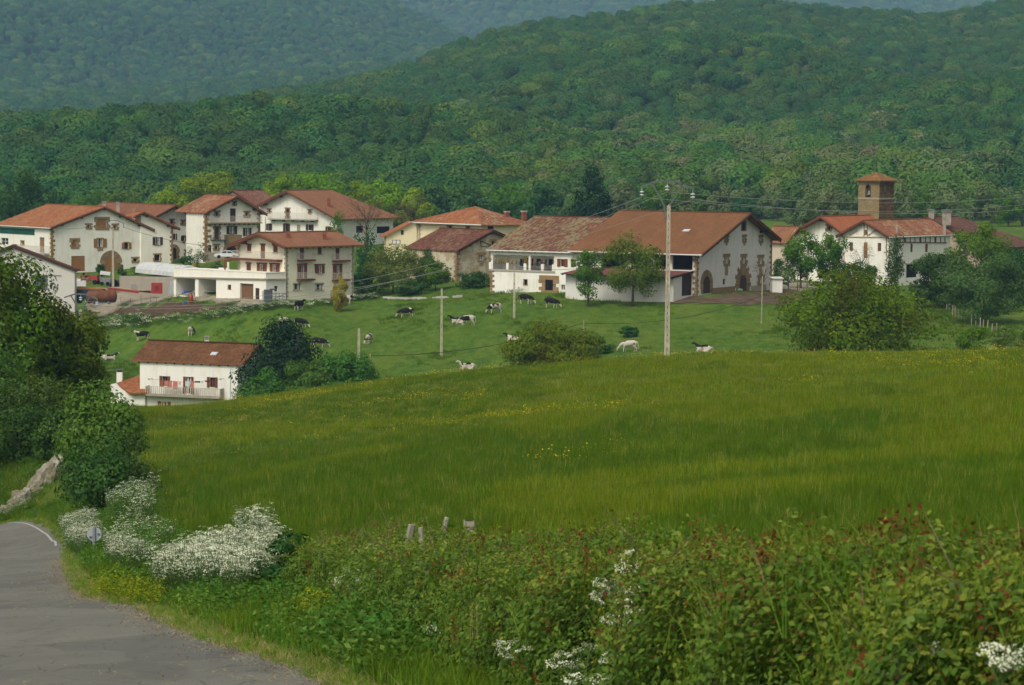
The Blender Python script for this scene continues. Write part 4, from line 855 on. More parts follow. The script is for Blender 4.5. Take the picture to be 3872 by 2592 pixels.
# 15 half-timbered white house
h = House('village_house', 'white half timbered house with orange roof in front of the church tower', 'house', 446, 52, 1372, 2000, 905, 1260, c7, WHITE, gable='L')
h.roof((1380, 798), (1115, 634), (836, 790), og=.9, mat=R_MIX, brackets=2, gut=True); G_, N_ = h.G, h.N
h.win(G_, 978, 857, 1014, 946, frame=WOOD_O); h.panel(G_, 1123, 858, 1162, 1020, 'door', WOOD_O, planks=3); h.win(G_, 1266, 864, 1302, 950, frame=WOOD_O); h.win(G_, 1137, 735, 1157, 775, pane=DARK, cross=False, sur=.1)
TP = plain('timber_pale', (.36, .27, .16), .8, .2, .15, 2.); m = MB()
for p, q in (((910, 800), (1368, 804)), ((1130, 668), (1130, 800)), ((1163, 690), (1163, 800)), ((1172, 785), (1248, 728)), ((1060, 735), (985, 785)), ((920, 800), (930, 1180)), ((1358, 806), (1358, 1000))): m.beam(G_.pt(*G_.px(*c7(*p)), .04), G_.pt(*G_.px(*c7(*q)), .04), .28, .10)
m.build('timber_frame', TP, h.root); h.cr = c8; m = MB()
for x in (342, 385, 396, 440, 488, 536, 545, 590, 638, 685, 694, 740, 784): m.beam(N_.pt(*N_.px(*c8(x, 515)), .05), N_.pt(*N_.px(*c8(x + 1, 572)), .05), .12)
m.beam(N_.pt(*N_.px(*c8(318, 566)), .06), N_.pt(*N_.px(*c8(800, 572)), .06), .16); m.build('timber_band', TIMB_B, h.root)
h.panel(N_, 446, 580, 470, 665, 'shuttered_window', WOOD_B); h.panel(N_, 592, 582, 620, 666, 'shuttered_window', WOOD_B); h.panel(N_, 405, 785, 508, 915, 'garage_opening', DARK, lintel=TP)
h.chimney(310, 395, 14, 95, 3, CHIM, cap=False); h.chimney(783, 350, 24, 110, 14, CHIM); h.finish()
# 16 large brown hipped roof
h = House('village_house', 'big stone house under a brown hipped roof with two pale chimneys, half hidden by trees', 'house', 480, 50, 1190, 1700, 520, 900, c8, plain('rubble_wall', (.33, .27, .20), .95, .1, .3, 1.2), gable='L')
h.roof((1212, 624), (600, 318), (470, 385), og=.6, mat=R_GREYBR, hip=9); h.panel(h.N, 1490, 668, 1525, 690, 'window', DARK)
h.chimney(652, 262, 42, 60, 8, CHIM); h.chimney(805, 268, 66, 85, 4, CHIM); h.finish()
# 17 white house with the wooden balcony
h = House('farmhouse', 'white house with brown ribbed roof and a pale wooden balcony, beyond the meadow crest', 'house', 312, 70, 1112, 1302, 288, 900, cw, WHITE)
h.roof((1166, 507), (1302, 342), (1390, 470), og=1.0, oe=1.0, mat=R_WHITEH, brackets=2, back=1.0); G_, N_ = h.G, h.N; WH = h
h.win(N_, 455, 610, 543, 694, sh='b', shape=.5, frame=WOOD_B); h.win(N_, 655, 616, 741, 756, sh='b', shape=.55, frame=WOOD_B, curt=True); h.win(N_, 855, 620, 943, 704, sh='b', shape=.5, frame=WOOD_B); h.win(N_, 440, 826, 550, 880, sh='b', shape=.5, frame=WOOD_B, curt=True)
h.balcony(N_, 372, 700, 995, 768, proj=1.1, slab=plain('weathered_wood', (.30, .27, .21), .8, .2, .2, 2.), rail=plain('balcony_pale_wood', (.42, .38, .30), .8, .2, .2, 2.), bars=.26, thick=.2, barw=.085)
m = MB()
for p, q in (((1128, 540), (1132, 562)), ((1122, 566), (1300, 556)), ((1165, 500), (1158, 560)), ((1195, 480), (1190, 558)), ((1218, 455), (1214, 558)), ((1243, 420), (1243, 556)), ((1258, 440), (1275, 556))): m.beam(G_.pt(*G_.px(*cw(*p)), .03), G_.pt(*G_.px(*cw(*q)), .03), .16, .08)
m.build('timber_frame', TIMB, h.root)
m = MB(); m.tube([N_.pt(*N_.px(*cw(1046, 515)), .1), N_.pt(*N_.px(*cw(1054, 545)), .06), N_.pt(*N_.px(*cw(1052, 800)), .06)], .06, 6); m.build('downpipe', GUTTER, h.root)
h.chimney(852, 300, 34, 30, 7, WHITE); s0r, h0r = h.q[0]; sar, har = h.q[1]; f = .42; a_ = N_.px(*cw(890, 500))[0] + .4; pr = G_.pt(s0r + (sar - s0r) * f, h0r + (har - h0r) * f) + N_.e * a_; sl_ = (G_.e * (sar - s0r) + ZU * (har - h0r)).normalized()
m = MB(); m.beam(pr - sl_ * .35 + ZU * .08, pr + sl_ * .35 + ZU * .08, .8, .1); m.build('skylight', MATS['skylight_glass'], h.roof_o)
h.finish()
cw2 = cw; C0 = h.WL.pt(h.WL.L, 0); w9 = prism(h.root, 'wing_wall', C0.y - .8, -8, cw, [(330, 900), (330, 756), (208, 758), (120, 718), (40, 680), (40, 900)], 6, WHITE)
q0 = P(*cw(368, 744), C0.y - 1.6); q1 = P(*cw(212, 752), C0.y - 1.2); q2 = P(*cw(50, 680), C0.y + 1.5); q3 = P(*cw(285, 600), C0.y + 5); roof_slab(h.root, [q1, q0, q3], R_ORANGE, .18); roof_slab(h.root, [q2, q1, q3], R_ORANGE, .18)
p = P(*cw(118, 592), C0.y + 3); m = MB(); m.box(p - ZU * .6, .7, .7, 1.7); o = m.build('chimney', WHITE, h.root); m = MB(); m.box(p + ZU * .55, .95, .95, .08); m.box(p + ZU * .35, .5, .5, .3); m.build('chimney_cap', CORR, o)
# 18 red roof among the trees by the road
h = House('cottage', 'small house showing a red roof through the big tree beside the road', 'house', 288, 50, 205, 270, 40, 1520, cid, WHITE)
h.roof((195, 1436), (222, 1366), (300, 1440), og=.5, mat=R_NEW); h.finish()
# farm shed in front of the first farmhouse
h = House('farm_shed', 'low grey white shed with sloping dark roof and a grey sliding door', 'shed', 425, 78, 738, 756, -330, 1165, c1, SHEDW, gable='L')
h.roof((758, 968), (122, 728), (-345, 905), og=.45, mat=R_GREYBR, back=.3); h.panel(h.G, 345, 1028, 472, 1172, 'sliding_door', CORR, planks=4, dp=.05); h.trim(h.G, 'door_rail', 335, 1020, 605, 1026, METAL, .12); h.finish()
# ================================================================== vegetation
rng = np.random.default_rng(7)
def leaves_np(C, N, size, rs, aspect=.6, bend=.0, up=0.0):
    """diamond leaves at C facing roughly N"""
    n = len(C); N = N / np.maximum(np.linalg.norm(N, axis=1, keepdims=True), 1e-6); a = rs.normal(size=(n, 3)); a[:, 2] += up
    T = a - (a * N).sum(1, keepdims=True) * N; T /= np.maximum(np.linalg.norm(T, axis=1, keepdims=True), 1e-6); B = np.cross(N, T); s = (size * rs.uniform(.6, 1.35, n))[:, None]
    V = np.stack([C - T * s, C + B * s * aspect + N * s * bend, C + T * s, C - B * s * aspect + N * s * bend], 1).reshape(-1, 3)
    return V, np.arange(n * 4).reshape(n, 4)
def crown_np(rs, h, w, n, leaf, clumps=26, base=.25, shape='round', dens=.55):
    """leaf cloud: clumps spread through an uneven crown; h tall, w wide, from base*h upwards"""
    cc = []; zc = h * (base + (1 - base) / 2); hz = h * (1 - base) / 2
    while len(cc) < clumps:
        p = rs.uniform(-1, 1, 3); r = np.linalg.norm(p)
        if r > 1 or r < .25: continue
        if shape == 'cone':
            if np.hypot(p[0], p[1]) > .95 * (1 - (p[2] + 1) / 2) ** .8 + .05: continue
        if shape == 'vase' and p[2] < -.3 and np.hypot(p[0], p[1]) > .55: continue
        cc.append(p)
    cc = np.array(cc); R_ = rs.uniform(.26, .46, clumps)
    if shape == 'cone': R_ *= .75
    which = rs.choice(clumps, n, p=R_ ** 2 / (R_ ** 2).sum()); d = rs.normal(size=(n, 3)); d /= np.linalg.norm(d, axis=1, keepdims=True); rad = R_[which] * (1 - dens * rs.random(n) ** 2.2)
    q = cc[which] + d * rad[:, None] * np.array([1, 1, .8]); C = q * np.array([w / 2 / 1.12, w / 2 / 1.12, hz / 1.1]) + np.array([0, 0, zc]); 
    for a in (0, 1):
        lo, hi = np.percentile(C[:, a], [1.5, 98.5]); C[:, a] = (C[:, a] - (lo + hi) / 2) * w / (hi - lo)
    lo, hi = np.percentile(C[:, 2], [1, 99]); C[:, 2] = h * base + (C[:, 2] - lo) * h * (1 - base) / (hi - lo); C[:, 2] = np.maximum(C[:, 2], h * .02)
    N = d + q * .45 + rs.normal(size=(n, 3)) * .45; N[:, 2] += .3
    return leaves_np(C, N, leaf, rs)
def trunk_mb(rs, h, w, base=.25, r=.22, limbs=6, lean=0.0, reach=.8, twigs=0):
    m = MB(); top = Vector((lean * h * .3 + rs.uniform(-.03, .03) * h, rs.uniform(-.03, .03) * h, h * (base + .30))); pts = [Vector((0, 0, -.5)), Vector((top.x * .3, top.y * .3, h * base * .6)), top * .8, top]; pts[2] = Vector((top.x * .7, top.y * .7, h * (base + .12)))
    m.tube(pts, [r * 1.35, r, r * .75, r * .5], 8)
    for i in range(limbs):
        a = 2 * math.pi * i / limbs + rs.uniform(-.4, .4); z0 = h * rs.uniform(base * .8, base + .28); e = Vector((math.cos(a) * w * .5 * reach * rs.uniform(.6, 1), math.sin(a) * w * .5 * reach * rs.uniform(.6, 1), h * rs.uniform(base + .35, .9))); s = Vector((top.x * .6, top.y * .6, z0)); mid = (s + e) / 2 + Vector((0, 0, h * rs.uniform(-.08, .05)))
        m.tube([s, mid, e], [r * .45, r * .28, r * .07], 5)
        for k in range(twigs):
            f = rs.uniform(.35, 1.0); q = s.lerp(mid, f * 2) if f < .5 else mid.lerp(e, f * 2 - 1); d = Vector((rs.normal() * .6 + math.cos(a) * .6, rs.normal() * .6 + math.sin(a) * .6, rs.uniform(.1, 1.0))).normalized() * w * rs.uniform(.12, .3); q2 = q + d * .5 + Vector(rs.normal(size=3) * w * .02)
            m.tube([q, q2, q + d], [r * .12, r * .08, r * .02], 4)
            for _ in range(2):
                d2 = (d.normalized() + Vector(rs.normal(size=3) * .6)).normalized() * w * rs.uniform(.06, .16); m.tube([q2, q2 + d2], [r * .05, r * .015], 3)
    return m
BARK = plain('bark_grey_brown', (.085, .068, .048), .9, .1, .35, 3.); TWIG = plain('twig_brown', (.13, .092, .058), .9, .1, .25, 3.)
F_FOREST = [foliage('forest_leaf_green', (0.0291, 0.0717, 0.0157), (0.0358, 0.0829, 0.0190), (0.0426, 0.0941, 0.0235), .25, .17), foliage('forest_leaf_dark', (0.0224, 0.0605, 0.0179), (0.0280, 0.0706, 0.0202), (0.0347, 0.0806, 0.0235), .2, .17), foliage('forest_leaf_light', (0.0515, 0.1030, 0.0179), (0.0616, 0.1187, 0.0224), (0.0739, 0.1344, 0.0291), .3, .15), foliage('forest_leaf_greyish', (0.0627, 0.0918, 0.0314), (0.0784, 0.1098, 0.0403), (0.0952, 0.1254, 0.0515), .25, .2), foliage('forest_leaf_brownish', (0.0694, 0.0784, 0.0336), (0.0941, 0.1008, 0.0470), (0.1176, 0.1210, 0.0605), .2, .2)]
# ---- forest prototypes, one unit tall
def forest_proto(rs, mats_i, shape, n, leaf, wd):
    if shape == 'cone': V, Fq = crown_np(rs, 1.0, wd, n, leaf, clumps=20, base=.05, shape=shape, dens=.4); return mesh_np('forest_tree', V, Fq, F_FOREST[mats_i])
    k = rs.integers(4, 8); cc = np.concatenate([[[0, 0, .62]], np.stack([rs.uniform(-.26, .26, k), rs.uniform(-.26, .26, k), rs.uniform(.38, .72, k)], 1)]); R_ = np.concatenate([[.36], rs.uniform(.20, .32, k)]); n = 1700; w_ = rs.choice(k + 1, n * 2, p=R_ ** 2 / (R_ ** 2).sum())
    dd = rs.normal(size=(n * 2, 3)); dd /= np.linalg.norm(dd, axis=1, keepdims=True); C = cc[w_] + dd * (R_[w_] * rs.uniform(.86, 1.05, n * 2))[:, None]; dist = np.linalg.norm(C[:, None] - cc[None], axis=2) / R_[None]; ok = (dist.min(1) > .84) & (C[:, 2] > .06); C, dd = C[ok][:n], dd[ok][:n]; C[:, :2] *= wd
    V, Fq = leaves_np(C, dd + rs.normal(size=dd.shape) * .28, .036, rs, .7); me = mesh_np('forest_tree', V, Fq, F_FOREST[mats_i])
    return me
PROT = []; rs = np.random.default_rng(3)
for mi in range(5):
    for k in range(3): PROT.append(forest_proto(rs, mi, 'round', 520, .060, .95 + .12 * k))
for k in range(2): PROT.append(forest_proto(rs, 1, 'cone', 420, .05, .5))
def wood(name, fn, y0, y1, sp, hgt, th, label, seed, far=False, cull=None):
    r = np.random.default_rng(seed); ys_, xs_ = [], []; y = y0
    while y < y1:
        n = int(2 * th * y / sp); x = (np.arange(n) + .5) / n * 2 * th * y - th * y; xs_.append(x + r.uniform(-.45, .45, n) * sp); ys_.append(y + r.uniform(-.45, .45, n) * sp); y += sp * .92
    x = np.concatenate(xs_); y = np.concatenate(ys_)
    if cull is not None: k = cull(x, y, r); x, y = x[k], y[k]
    z = fn(x, y); n = len(x); u = 1936 + F * x / y; vv = HOR + (u - 1936) * sr_ + (CZ - z) * F / y
    big = vnoise(x, y, 150 if not far else 400, 21); mid = vnoise(x, y, 45 if not far else 120, 22); q = r.random(n)
    kind = np.where(q < .62 - .5 * (big - .5), 0, np.where(q < .86, 1, 2))
    if not far:
        light = np.clip(1 - ((u - 2800) / 1250) ** 2 - ((vv - 715) / 200) ** 2, 0, 1); w2 = light * (mid * 1.5 + .25)
        kind = np.where(r.random(n) < w2 * .8, 2, kind); kind = np.where(r.random(n) < w2 * .30, 3, kind); kind = np.where(r.random(n) < w2 * .07, 4, kind)
        kind = np.where((r.random(n) < .012), 3, kind); low = np.clip((vv - 560) / 200, 0, 1) * (u < 2000); kind = np.where(r.random(n) < low * .35, 0, kind)
    idx = kind * 3 + r.integers(0, 3, n); idx = np.where(r.random(n) < (.05 if not far else .02), 15 + r.integers(0, 2, n), idx)
    s = hgt * r.uniform(.65, 1.3, n) * (.8 + .4 * mid); wdt = s * r.uniform(.85, 1.2, n)
    rot = np.stack([np.zeros(n), np.zeros(n), r.uniform(0, 6.28, n)], 1)
    print(name, n)
    return scatter(name, np.stack([x, y, z - .6], 1), rot, np.stack([wdt, wdt, s], 1), idx, PROT, label, 'forest')
def cull_near(x, y, r):
    z = hill_near(x, y); u = 1936 + F * x / y; v = HOR + (u - 1936) * sr_ + (CZ - z) * F / y
    m = ((u - 2730) / 190) ** 2 + ((v - 795) / 26) ** 2 < 1          # a small clearing above the barn
    Ds = np.interp(u, [-800, 0, 3872, 4600], [1250, 1350, 2000, 2100]); thin = np.clip(1 - ((u - 3050) / 800) ** 2 - ((v - 720) / 120) ** 2, 0, 1)
    return ~m & (y < Ds + 60) & (r.random(len(x)) > thin * .35)
wood('forest', hill_near, 708, 2160, 7.5, 10.2, .245, 'mixed green wood covering the hill behind the village', 31, cull=cull_near)
wood('far_forest', hill_far, 2360, 4060, 11.5, 13.5, .235, 'bluish wood covering the distant hillside', 32, True, lambda x, y, r: (1936 + F * x / y) < 2100)
wood('back_forest', hill_back, 4300, 5900, 17, 18, .235, 'hazy wood on the farthest hill', 33, True, lambda x, y, r: ((1936 + F * x / y) > 900))
# ================================================================== trees and shrubs, each a thing: crown + trunk
L_BRIGHT = foliage('leaf_bright', (.085, .145, .008), (.115, .19, .012), (.15, .225, .018), .40, .08)
L_MID = foliage('leaf_mid', (.036, .076, .007), (.056, .105, .009), (.082, .135, .014), .36, .12)
L_DARK = foliage('leaf_dark', (.014, .038, .010), (.024, .056, .013), (.036, .076, .018), .28, .12)
L_PINE = foliage('needles_dark', (.007, .018, .009), (.011, .026, .012), (.018, .038, .016), .10, .05)
L_WILLOW = foliage('leaf_willow', (.055, .082, .016), (.080, .112, .024), (.105, .135, .034), .38, .1)
L_APPLE = foliage('leaf_apple', (.036, .066, .016), (.054, .090, .024), (.078, .116, .036), .3, .1)
L_OAK = foliage('leaf_oak', (.040, .082, .006), (.062, .112, .008), (.090, .142, .012), .36, .08, (.075, .078, .010), .22)
L_FRESH = foliage('leaf_fresh', (.030, .078, .012), (.046, .108, .017), (.068, .138, .028), .35, .1)
L_BROWN = foliage('leaf_budding_brown', (.085, .060, .030), (.11, .080, .040), (.13, .105, .052), .25, .1)
L_GOLD = foliage('needles_golden', (.17, .15, .015), (.23, .20, .022), (.10, .13, .02), .3, .05)
L_SHRUB = foliage('leaf_shrub', (.022, .050, .012), (.036, .072, .016), (.056, .095, .024), .3, .15)
L_LIGHT = foliage('leaf_young_tree', (.048, .094, .010), (.070, .124, .014), (.098, .152, .022), .4, .1)
_tn = [100]
def tree(name, label, u, D, h, w, mat, n=2600, leaf=.22, base=.2, shape='round', clumps=26, r=None, group=None, cat=None, limbs=6, lean=0., dens=.55, twigs=0, bark=None, reach=.8, top=None):
    _tn[0] += 1; rs = np.random.default_rng(_tn[0]); g = G(u, D)
    if top: h = P(u, top, D).z - g.z
    if D < 460 and D > 250: n = int(n * 1.7); leaf *= 1.08
    rt = empty(name, g, label, cat or ('tree' if 'tree' in name or name in ('pine', 'willow') else 'shrub'), group)
    V, Fq = crown_np(rs, h, w, n, leaf, clumps, base, shape, dens); link('crown', mesh_np('crown', V, Fq, mat), rt)
    m = trunk_mb(rs, h, w, max(base, .08), r or max(.06, h * .018), limbs, lean, reach, twigs)
    o = m.build('trunk', bark or BARK, None, True, loc=(0, 0, 0)); o.parent = rt; o.location = (0, 0, 0); return rt
BG = 'bright trees behind the village roofs'
tree('tree', 'large dark green tree behind the leftmost orange roof', 95, 525, 13.5, 11.0, L_DARK, 8000, .28, .08, dens=.3, top=652)
tree('tree', 'bright green spreading tree above the mossy orange roof', 790, 548, 14.2, 12.0, L_BRIGHT, 7500, .28, dens=.25, top=655)
tree('tree', 'low bright tree between the brown roof and the mossy orange roof', 612, 552, 10.8, 7.5, L_BRIGHT, 4500, .28, dens=.25, top=705)
for u, h, w_, lb in ((1085, 668, 8, 'bright tree rising just behind the ridge of the broad white house'), (1215, 657, 9, 'tallest bright tree behind the reddish brown roof'), (1345, 690, 8, 'bright tree behind the chimney of the reddish brown roof'), (1450, 690, 8.5, 'bright tree above the hipped end of the reddish brown roof'), (1555, 715, 8, 'rightmost bright tree of the row behind the reddish brown roof')): tree('tree', lb, u, 562, 10, w_, L_BRIGHT, 5200, .30, top=h, dens=.25)
tree('tree', 'small bright tree on the left of the striped roof', 1010, 556, 11.5, 4.5, L_BRIGHT, 1200, .28, top=690)
tree('bare_tree', 'twiggy brown tree barely in leaf in front of the reddish brown roof', 1385, 500, 11.6, 9.5, L_BROWN, 900, .10, .3, 'vase', limbs=11, twigs=12, bark=TWIG, r=.22, top=728)
tree('bare_tree', 'brownish budding tree left of the hipped yellow house', 1545, 512, 8.6, 8.0, L_BROWN, 1100, .12, .25, limbs=10, twigs=10, bark=TWIG, r=.18, top=735)
tree('cypress', 'narrow dark evergreen beside the corner of the broad white house', 1275, 498, 6.5, 2.6, L_MID, 1100, .18, .05, cat='tree', top=800)
tree('conifer', 'tall dark conifer standing behind the lichen covered roof', 2228, 505, 13.4, 8.2, L_PINE, 9500, .26, .05, 'cone', 70, cat='tree', limbs=10, top=645)
tree('willow', 'pale yellowish willow hanging over the low wall left of the shabby house', 1485, 404, 7.2, 8.4, L_WILLOW, 5200, .15, .12, clumps=40, top=935)
tree('tree', 'small green tree between the willow and the shabby house', 1645, 404, 5.2, 4.6, L_MID, 2000, .15, .25, top=990)
tree('shrub', 'dark bush climbing the wall of the shabby old house', 1612, 416, 6.0, 4.6, L_DARK, 2400, .15, .0, top=948)
tree('shrub', 'rounded dark bush right of the cream house', 1395, 440, 4.6, 4.6, L_DARK, 1600, .17, .0, top=880); tree('shrub', 'dark hedge bush below the rounded bush beside the cream house', 1365, 412, 3.4, 3.2, L_DARK, 1300, .15, .0)
tree('shrub', 'clump of dark shrubs below the willow', 1400, 400, 2.6, 3.8, L_SHRUB, 1400, .14, .0); tree('shrub', 'low dark shrubs under the small tree beside the willow', 1560, 399, 2.2, 5.0, L_DARK, 1500, .14, .0); tree('shrub', 'row of low bushes at the foot of the shabby gable', 1800, 402, 2.4, 5.5, L_DARK, 1700, .14, .0)
tree('ivy', 'ivy covering the corner of the yellow wing', 1462, 492, 3.4, 2.6, L_DARK, 900, .16, .0, cat='climber')
tree('conifer', 'small golden conifer in front of the cream house', 1283, 381, 3.0, 2.2, L_GOLD, 4200, .09, .0, clumps=30, cat='tree', top=1048)
tree('tree', 'slender young tree in front of the loggia farmhouse', 2222, 361, 5.9, 4.0, L_LIGHT, 2300, .14, .18, top=948)
tree('tree', 'spreading young tree in front of the great brown roof', 2390, 360, 8.3, 7.8, L_LIGHT, 4300, .15, .20, clumps=34, top=890)
tree('bare_tree', 'thin leafless tree beside the right corner of the barn gable', 2882, 371, 5.4, 3.4, L_BROWN, 160, .06, .3, 'vase', limbs=9, twigs=9, bark=TWIG, r=.09, top=960)
tree('tree', 'leafy green tree just right of the great barn', 3025, 398, 8.6, 5.6, L_MID, 2800, .17, .15, top=885); tree('tree', 'second leafy tree right of the barn, in front of the orange roofed house', 3128, 402, 8.4, 5.4, L_MID, 2800, .17, .12, top=890)
tree('shrub', 'rounded flowering bush beside the barn corner', 2948, 412, 4.0, 2.8, L_SHRUB, 1000, .14, .0); tree('shrub', 'dark bush in front of the half timbered gable', 3215, 425, 4.2, 4.0, L_DARK, 1500, .15, .0); tree('shrub', 'dark bush at the foot of the half timbered gable', 3270, 422, 3.8, 3.4, L_DARK, 1300, .15, .0)
tree('bare_tree', 'reddish twiggy tree in front of the half timbered gable', 3250, 432, 7.6, 4.6, L_BROWN, 260, .08, .35, 'vase', limbs=9, twigs=9, bark=TWIG, r=.10)
tree('tree', 'narrow upright tree at the corner of the half timbered house', 3378, 428, 6.4, 2.9, L_SHRUB, 1700, .14, .05, top=893)
tree('bush', 'largest bush, broad and many stemmed, at the meadow edge below the church', 3240, 272, 9.6, 14.5, L_OAK, 13000, .16, .0, clumps=70, limbs=14, reach=.9, top=1030)
tree('bush', 'broad rounded bush in the hollow below the loggia farmhouse', 2085, 292, 6.7, 10.2, L_OAK, 9000, .14, .0, clumps=50, limbs=12, top=1228)
tree('bush', 'low dark bush right of the rounded bush in the pasture', 2255, 322, 2.0, 4.0, L_DARK, 1300, .12, .0); tree('bush', 'little round dark bush in the open pasture', 2378, 334, 1.3, 2.3, L_DARK, 700, .11, .0)
tree('pine', 'dark spreading pine at the gable of the white house with the balcony', 1080, 302, 9.8, 9.0, L_PINE, 14000, .17, .02, 'cone', 110, limbs=12, top=1226)
tree('pine', 'low dark branch-like pine in front of the bigger pine', 1005, 296, 4.2, 5.0, L_PINE, 2500, .14, .0)
for u, h, w_, lb in ((1000, 1405, 5.2, 'bright green shrub nearest the white balcony house'), (1165, 1372, 5.2, 'bright green shrub in front of the dark pine'), (1320, 1340, 5.6, 'bright green shrub beside the short pole, end of the row')): tree('shrub', lb, u, 284, 4, w_, L_FRESH, 5200, .14, .0, clumps=34, top=h)
tree('tree', 'dark rounded tree beside the half timbered house wall', 3545, 376, 8.0, 7.8, L_DARK, 6500, .17, .08, top=965); tree('tree', 'pale grey green apple tree with wide crown by the fence', 3715, 350, 7.9, 10.8, L_APPLE, 9500, .15, .12, clumps=40, top=968)
tree('tree', 'bright tree rising behind the apple tree', 3690, 420, 11.0, 9.8, L_MID, 6500, .19, .1, top=855); tree('tree', 'dark tree at the picture edge behind the apple tree', 3870, 385, 8.2, 7.0, L_DARK, 2600, .18, .1)
tree('bush', 'small dark bush behind the meadow fence', 3680, 263, 5.0, 3.4, L_MID, 2600, .11, .0, top=1238); tree('bush', 'yellowish green bush at the picture edge behind the meadow fence', 3860, 262, 7.2, 5.6, L_WILLOW, 4500, .12, .0, top=1232)
# left: trees and scrub by the road
tree('tree', 'biggest roadside tree, oak with reddish young leaves, at the left edge', -95, 190, 13.0, 11.0, L_OAK, 46000, .17, .06, clumps=80, dens=.4, limbs=10, top=952)
tree('tree', 'lower oak leaning out beside the biggest roadside tree', 190, 196, 9.0, 7.2, L_OAK, 26000, .16, .04, clumps=44, top=1160)
tree('tree', 'greyish green tree low at the left edge below the oak', -10, 178, 7.0, 4.6, L_FRESH, 4200, .12, .1); tree('shrub', 'dark bush under the oaks above the road bank', 150, 182, 3.9, 5.0, L_MID, 4000, .11, .0)
for u, D, h, w_, mt, lb in ((40, 152, 3.6, 4.2, L_SHRUB, 'dull green thicket above the road bend at the left edge'), (190, 150, 3.9, 3.6, L_SHRUB, 'brownish green thicket above the white rock'), (70, 143, 3.2, 3.6, L_DARK, 'dark scrub overhanging the road bank'), (215, 141, 2.9, 2.2, L_SHRUB, 'scrub beside the top of the white rock')): tree('shrub', lb, u, D, h, w_, mt, 5200, .085, .0, clumps=34, group='scrub on the road bank')
tree('bush', 'tall fresh green bush standing above the road flowers', 372, 124, 5.3, 3.9, L_FRESH, 9500, .095, .05, clumps=40, top=1462); tree('bush', 'rounded darker bush below the tall fresh green bush', 400, 112, 3.3, 4.0, L_SHRUB, 9500, .08, .0, clumps=44, top=1665); tree('bush', 'dull bush on the meadow side of the roadside bushes', 492, 114, 3.2, 2.2, L_SHRUB, 4200, .065, .0, clumps=26)
tree('bush', 'dark bramble clump between the white flowers and the hedge', 1120, 46, 1.05, 1.7, L_DARK, 5200, .045, .0, clumps=30)
# garden
for u, D, h, w_, mt, lb in ((745, 478, 4.6, 4.2, L_DARK, 'blue green garden pine in front of the brown roofed house'), (700, 476, 2.6, 2.6, L_DARK, 'dark garden bush left of the blue green pine'), (380, 474, 2.2, 1.6, L_DARK, 'clipped dark shrub left of the arched door'), (462, 474, 2.0, 1.6, L_SHRUB, 'clipped dark shrub right of the arched door'), (735, 462, 2.2, 2.3, L_SHRUB, 'dark garden bush above the polytunnel'), (732, 470, 1.8, 1.5, L_GOLD, 'small golden garden shrub'), (800, 462, 1.8, 2.6, L_SHRUB, 'grey garden bush on the lawn left of the cream house'), (820, 472, 1.6, 2.2, L_APPLE, 'pale garden bush below the white car'), (520, 476, 1.3, 2.2, L_MID, 'low garden bush below the farmhouse wall')): tree('garden_shrub', lb, u, D, h, w_, mt, 1000, .13, .0, clumps=16)
# trees at the foot of the wood, each its own
rs_ = np.random.default_rng(77); crs = []
for k in range(8): V, Fq = crown_np(np.random.default_rng(200 + k), 1.0, .95, 1900, .034, 14, .1, 'round', .3); crs.append((V, Fq))
fm = [L_MID, F_FOREST[0], F_FOREST[2], F_FOREST[3], F_FOREST[1], L_MID, F_FOREST[0], F_FOREST[2]]
fmesh = [mesh_np('crown', V, Fq, m_) for (V, Fq), m_ in zip(crs, fm)]; tk = MB(); tk.tube([(0, 0, -.1), (0, 0, .35)], [.03, .02], 6); tkm = tk.build('trunk', BARK, None, loc=(0, 0, 0)); tkme = tkm.data; bpy.data.objects.remove(tkm)
for k in range(64):
    u = -150 + 4150 * (k + rs_.uniform(-.3, .3)) / 63; D = rs_.uniform(630, 700); i = int(rs_.integers(0, 8))
    if abs(u - 2730) < 150: D = 699
    if u > 2300 and rs_.random() < .5: i = 3
    g = G(u, D); rt = empty('woodland_tree', g, 'round tree at the foot of the wooded hill behind the village', 'tree', 'trees along the foot of the wooded hill'); s = rs_.uniform(7.5, 11.5)
    for nm, me in (('crown', fmesh[i]), ('trunk', tkme)): o = link(nm, me, rt); 
    rt.scale = (s * rs_.uniform(.9, 1.2), s, s); rt.rotation_euler = (0, 0, rs_.uniform(0, 6.28))
tree('tree', 'lone dark tree on the green clearing above the barn', 2805, 690, 5.6, 5.6, F_FOREST[1], 1300, .32, .25)
# ================================================================== grass, flowers and the bramble hedge
def blades(rs, n, h, spread, wd, lean=.35, mat=None, name='grass_tuft'):
    V, Q = [], []
    for i in range(n):
        a = rs.uniform(0, 6.28); r = spread * math.sqrt(rs.random()); b = np.array([r * math.cos(a), r * math.sin(a), -.04]); hh = h * rs.uniform(.55, 1.1); l = rs.uniform(0, 6.28); d = np.array([math.cos(l), math.sin(l), 0]) * hh * lean * rs.random(); sd = rs.uniform(0, 6.28); s = np.array([math.cos(sd), math.sin(sd), 0]) * wd
        k = len(V); V += [b - s, b + s, b + d * .35 + np.array([0, 0, hh * .6]) + s * .75, b + d * .35 + np.array([0, 0, hh * .6]) - s * .75, b + d + np.array([0, 0, hh])]; Q += [(k, k + 1, k + 2, k + 3), (k + 3, k + 2, k + 4, k + 4)]
    me = bpy.data.meshes.new(name); me.from_pydata([tuple(v) for v in V], [], [q if q[2] != q[3] else q[:3] for q in Q]); me.materials.append(mat); return me
B_MEADOW = foliage('blade_meadow', (.060, .102, .006), (.092, .134, .008), (.135, .165, .014), .45, .2); B_DARK = foliage('blade_dark', (.036, .078, .006), (.056, .100, .008), (.080, .122, .011), .4, .2)
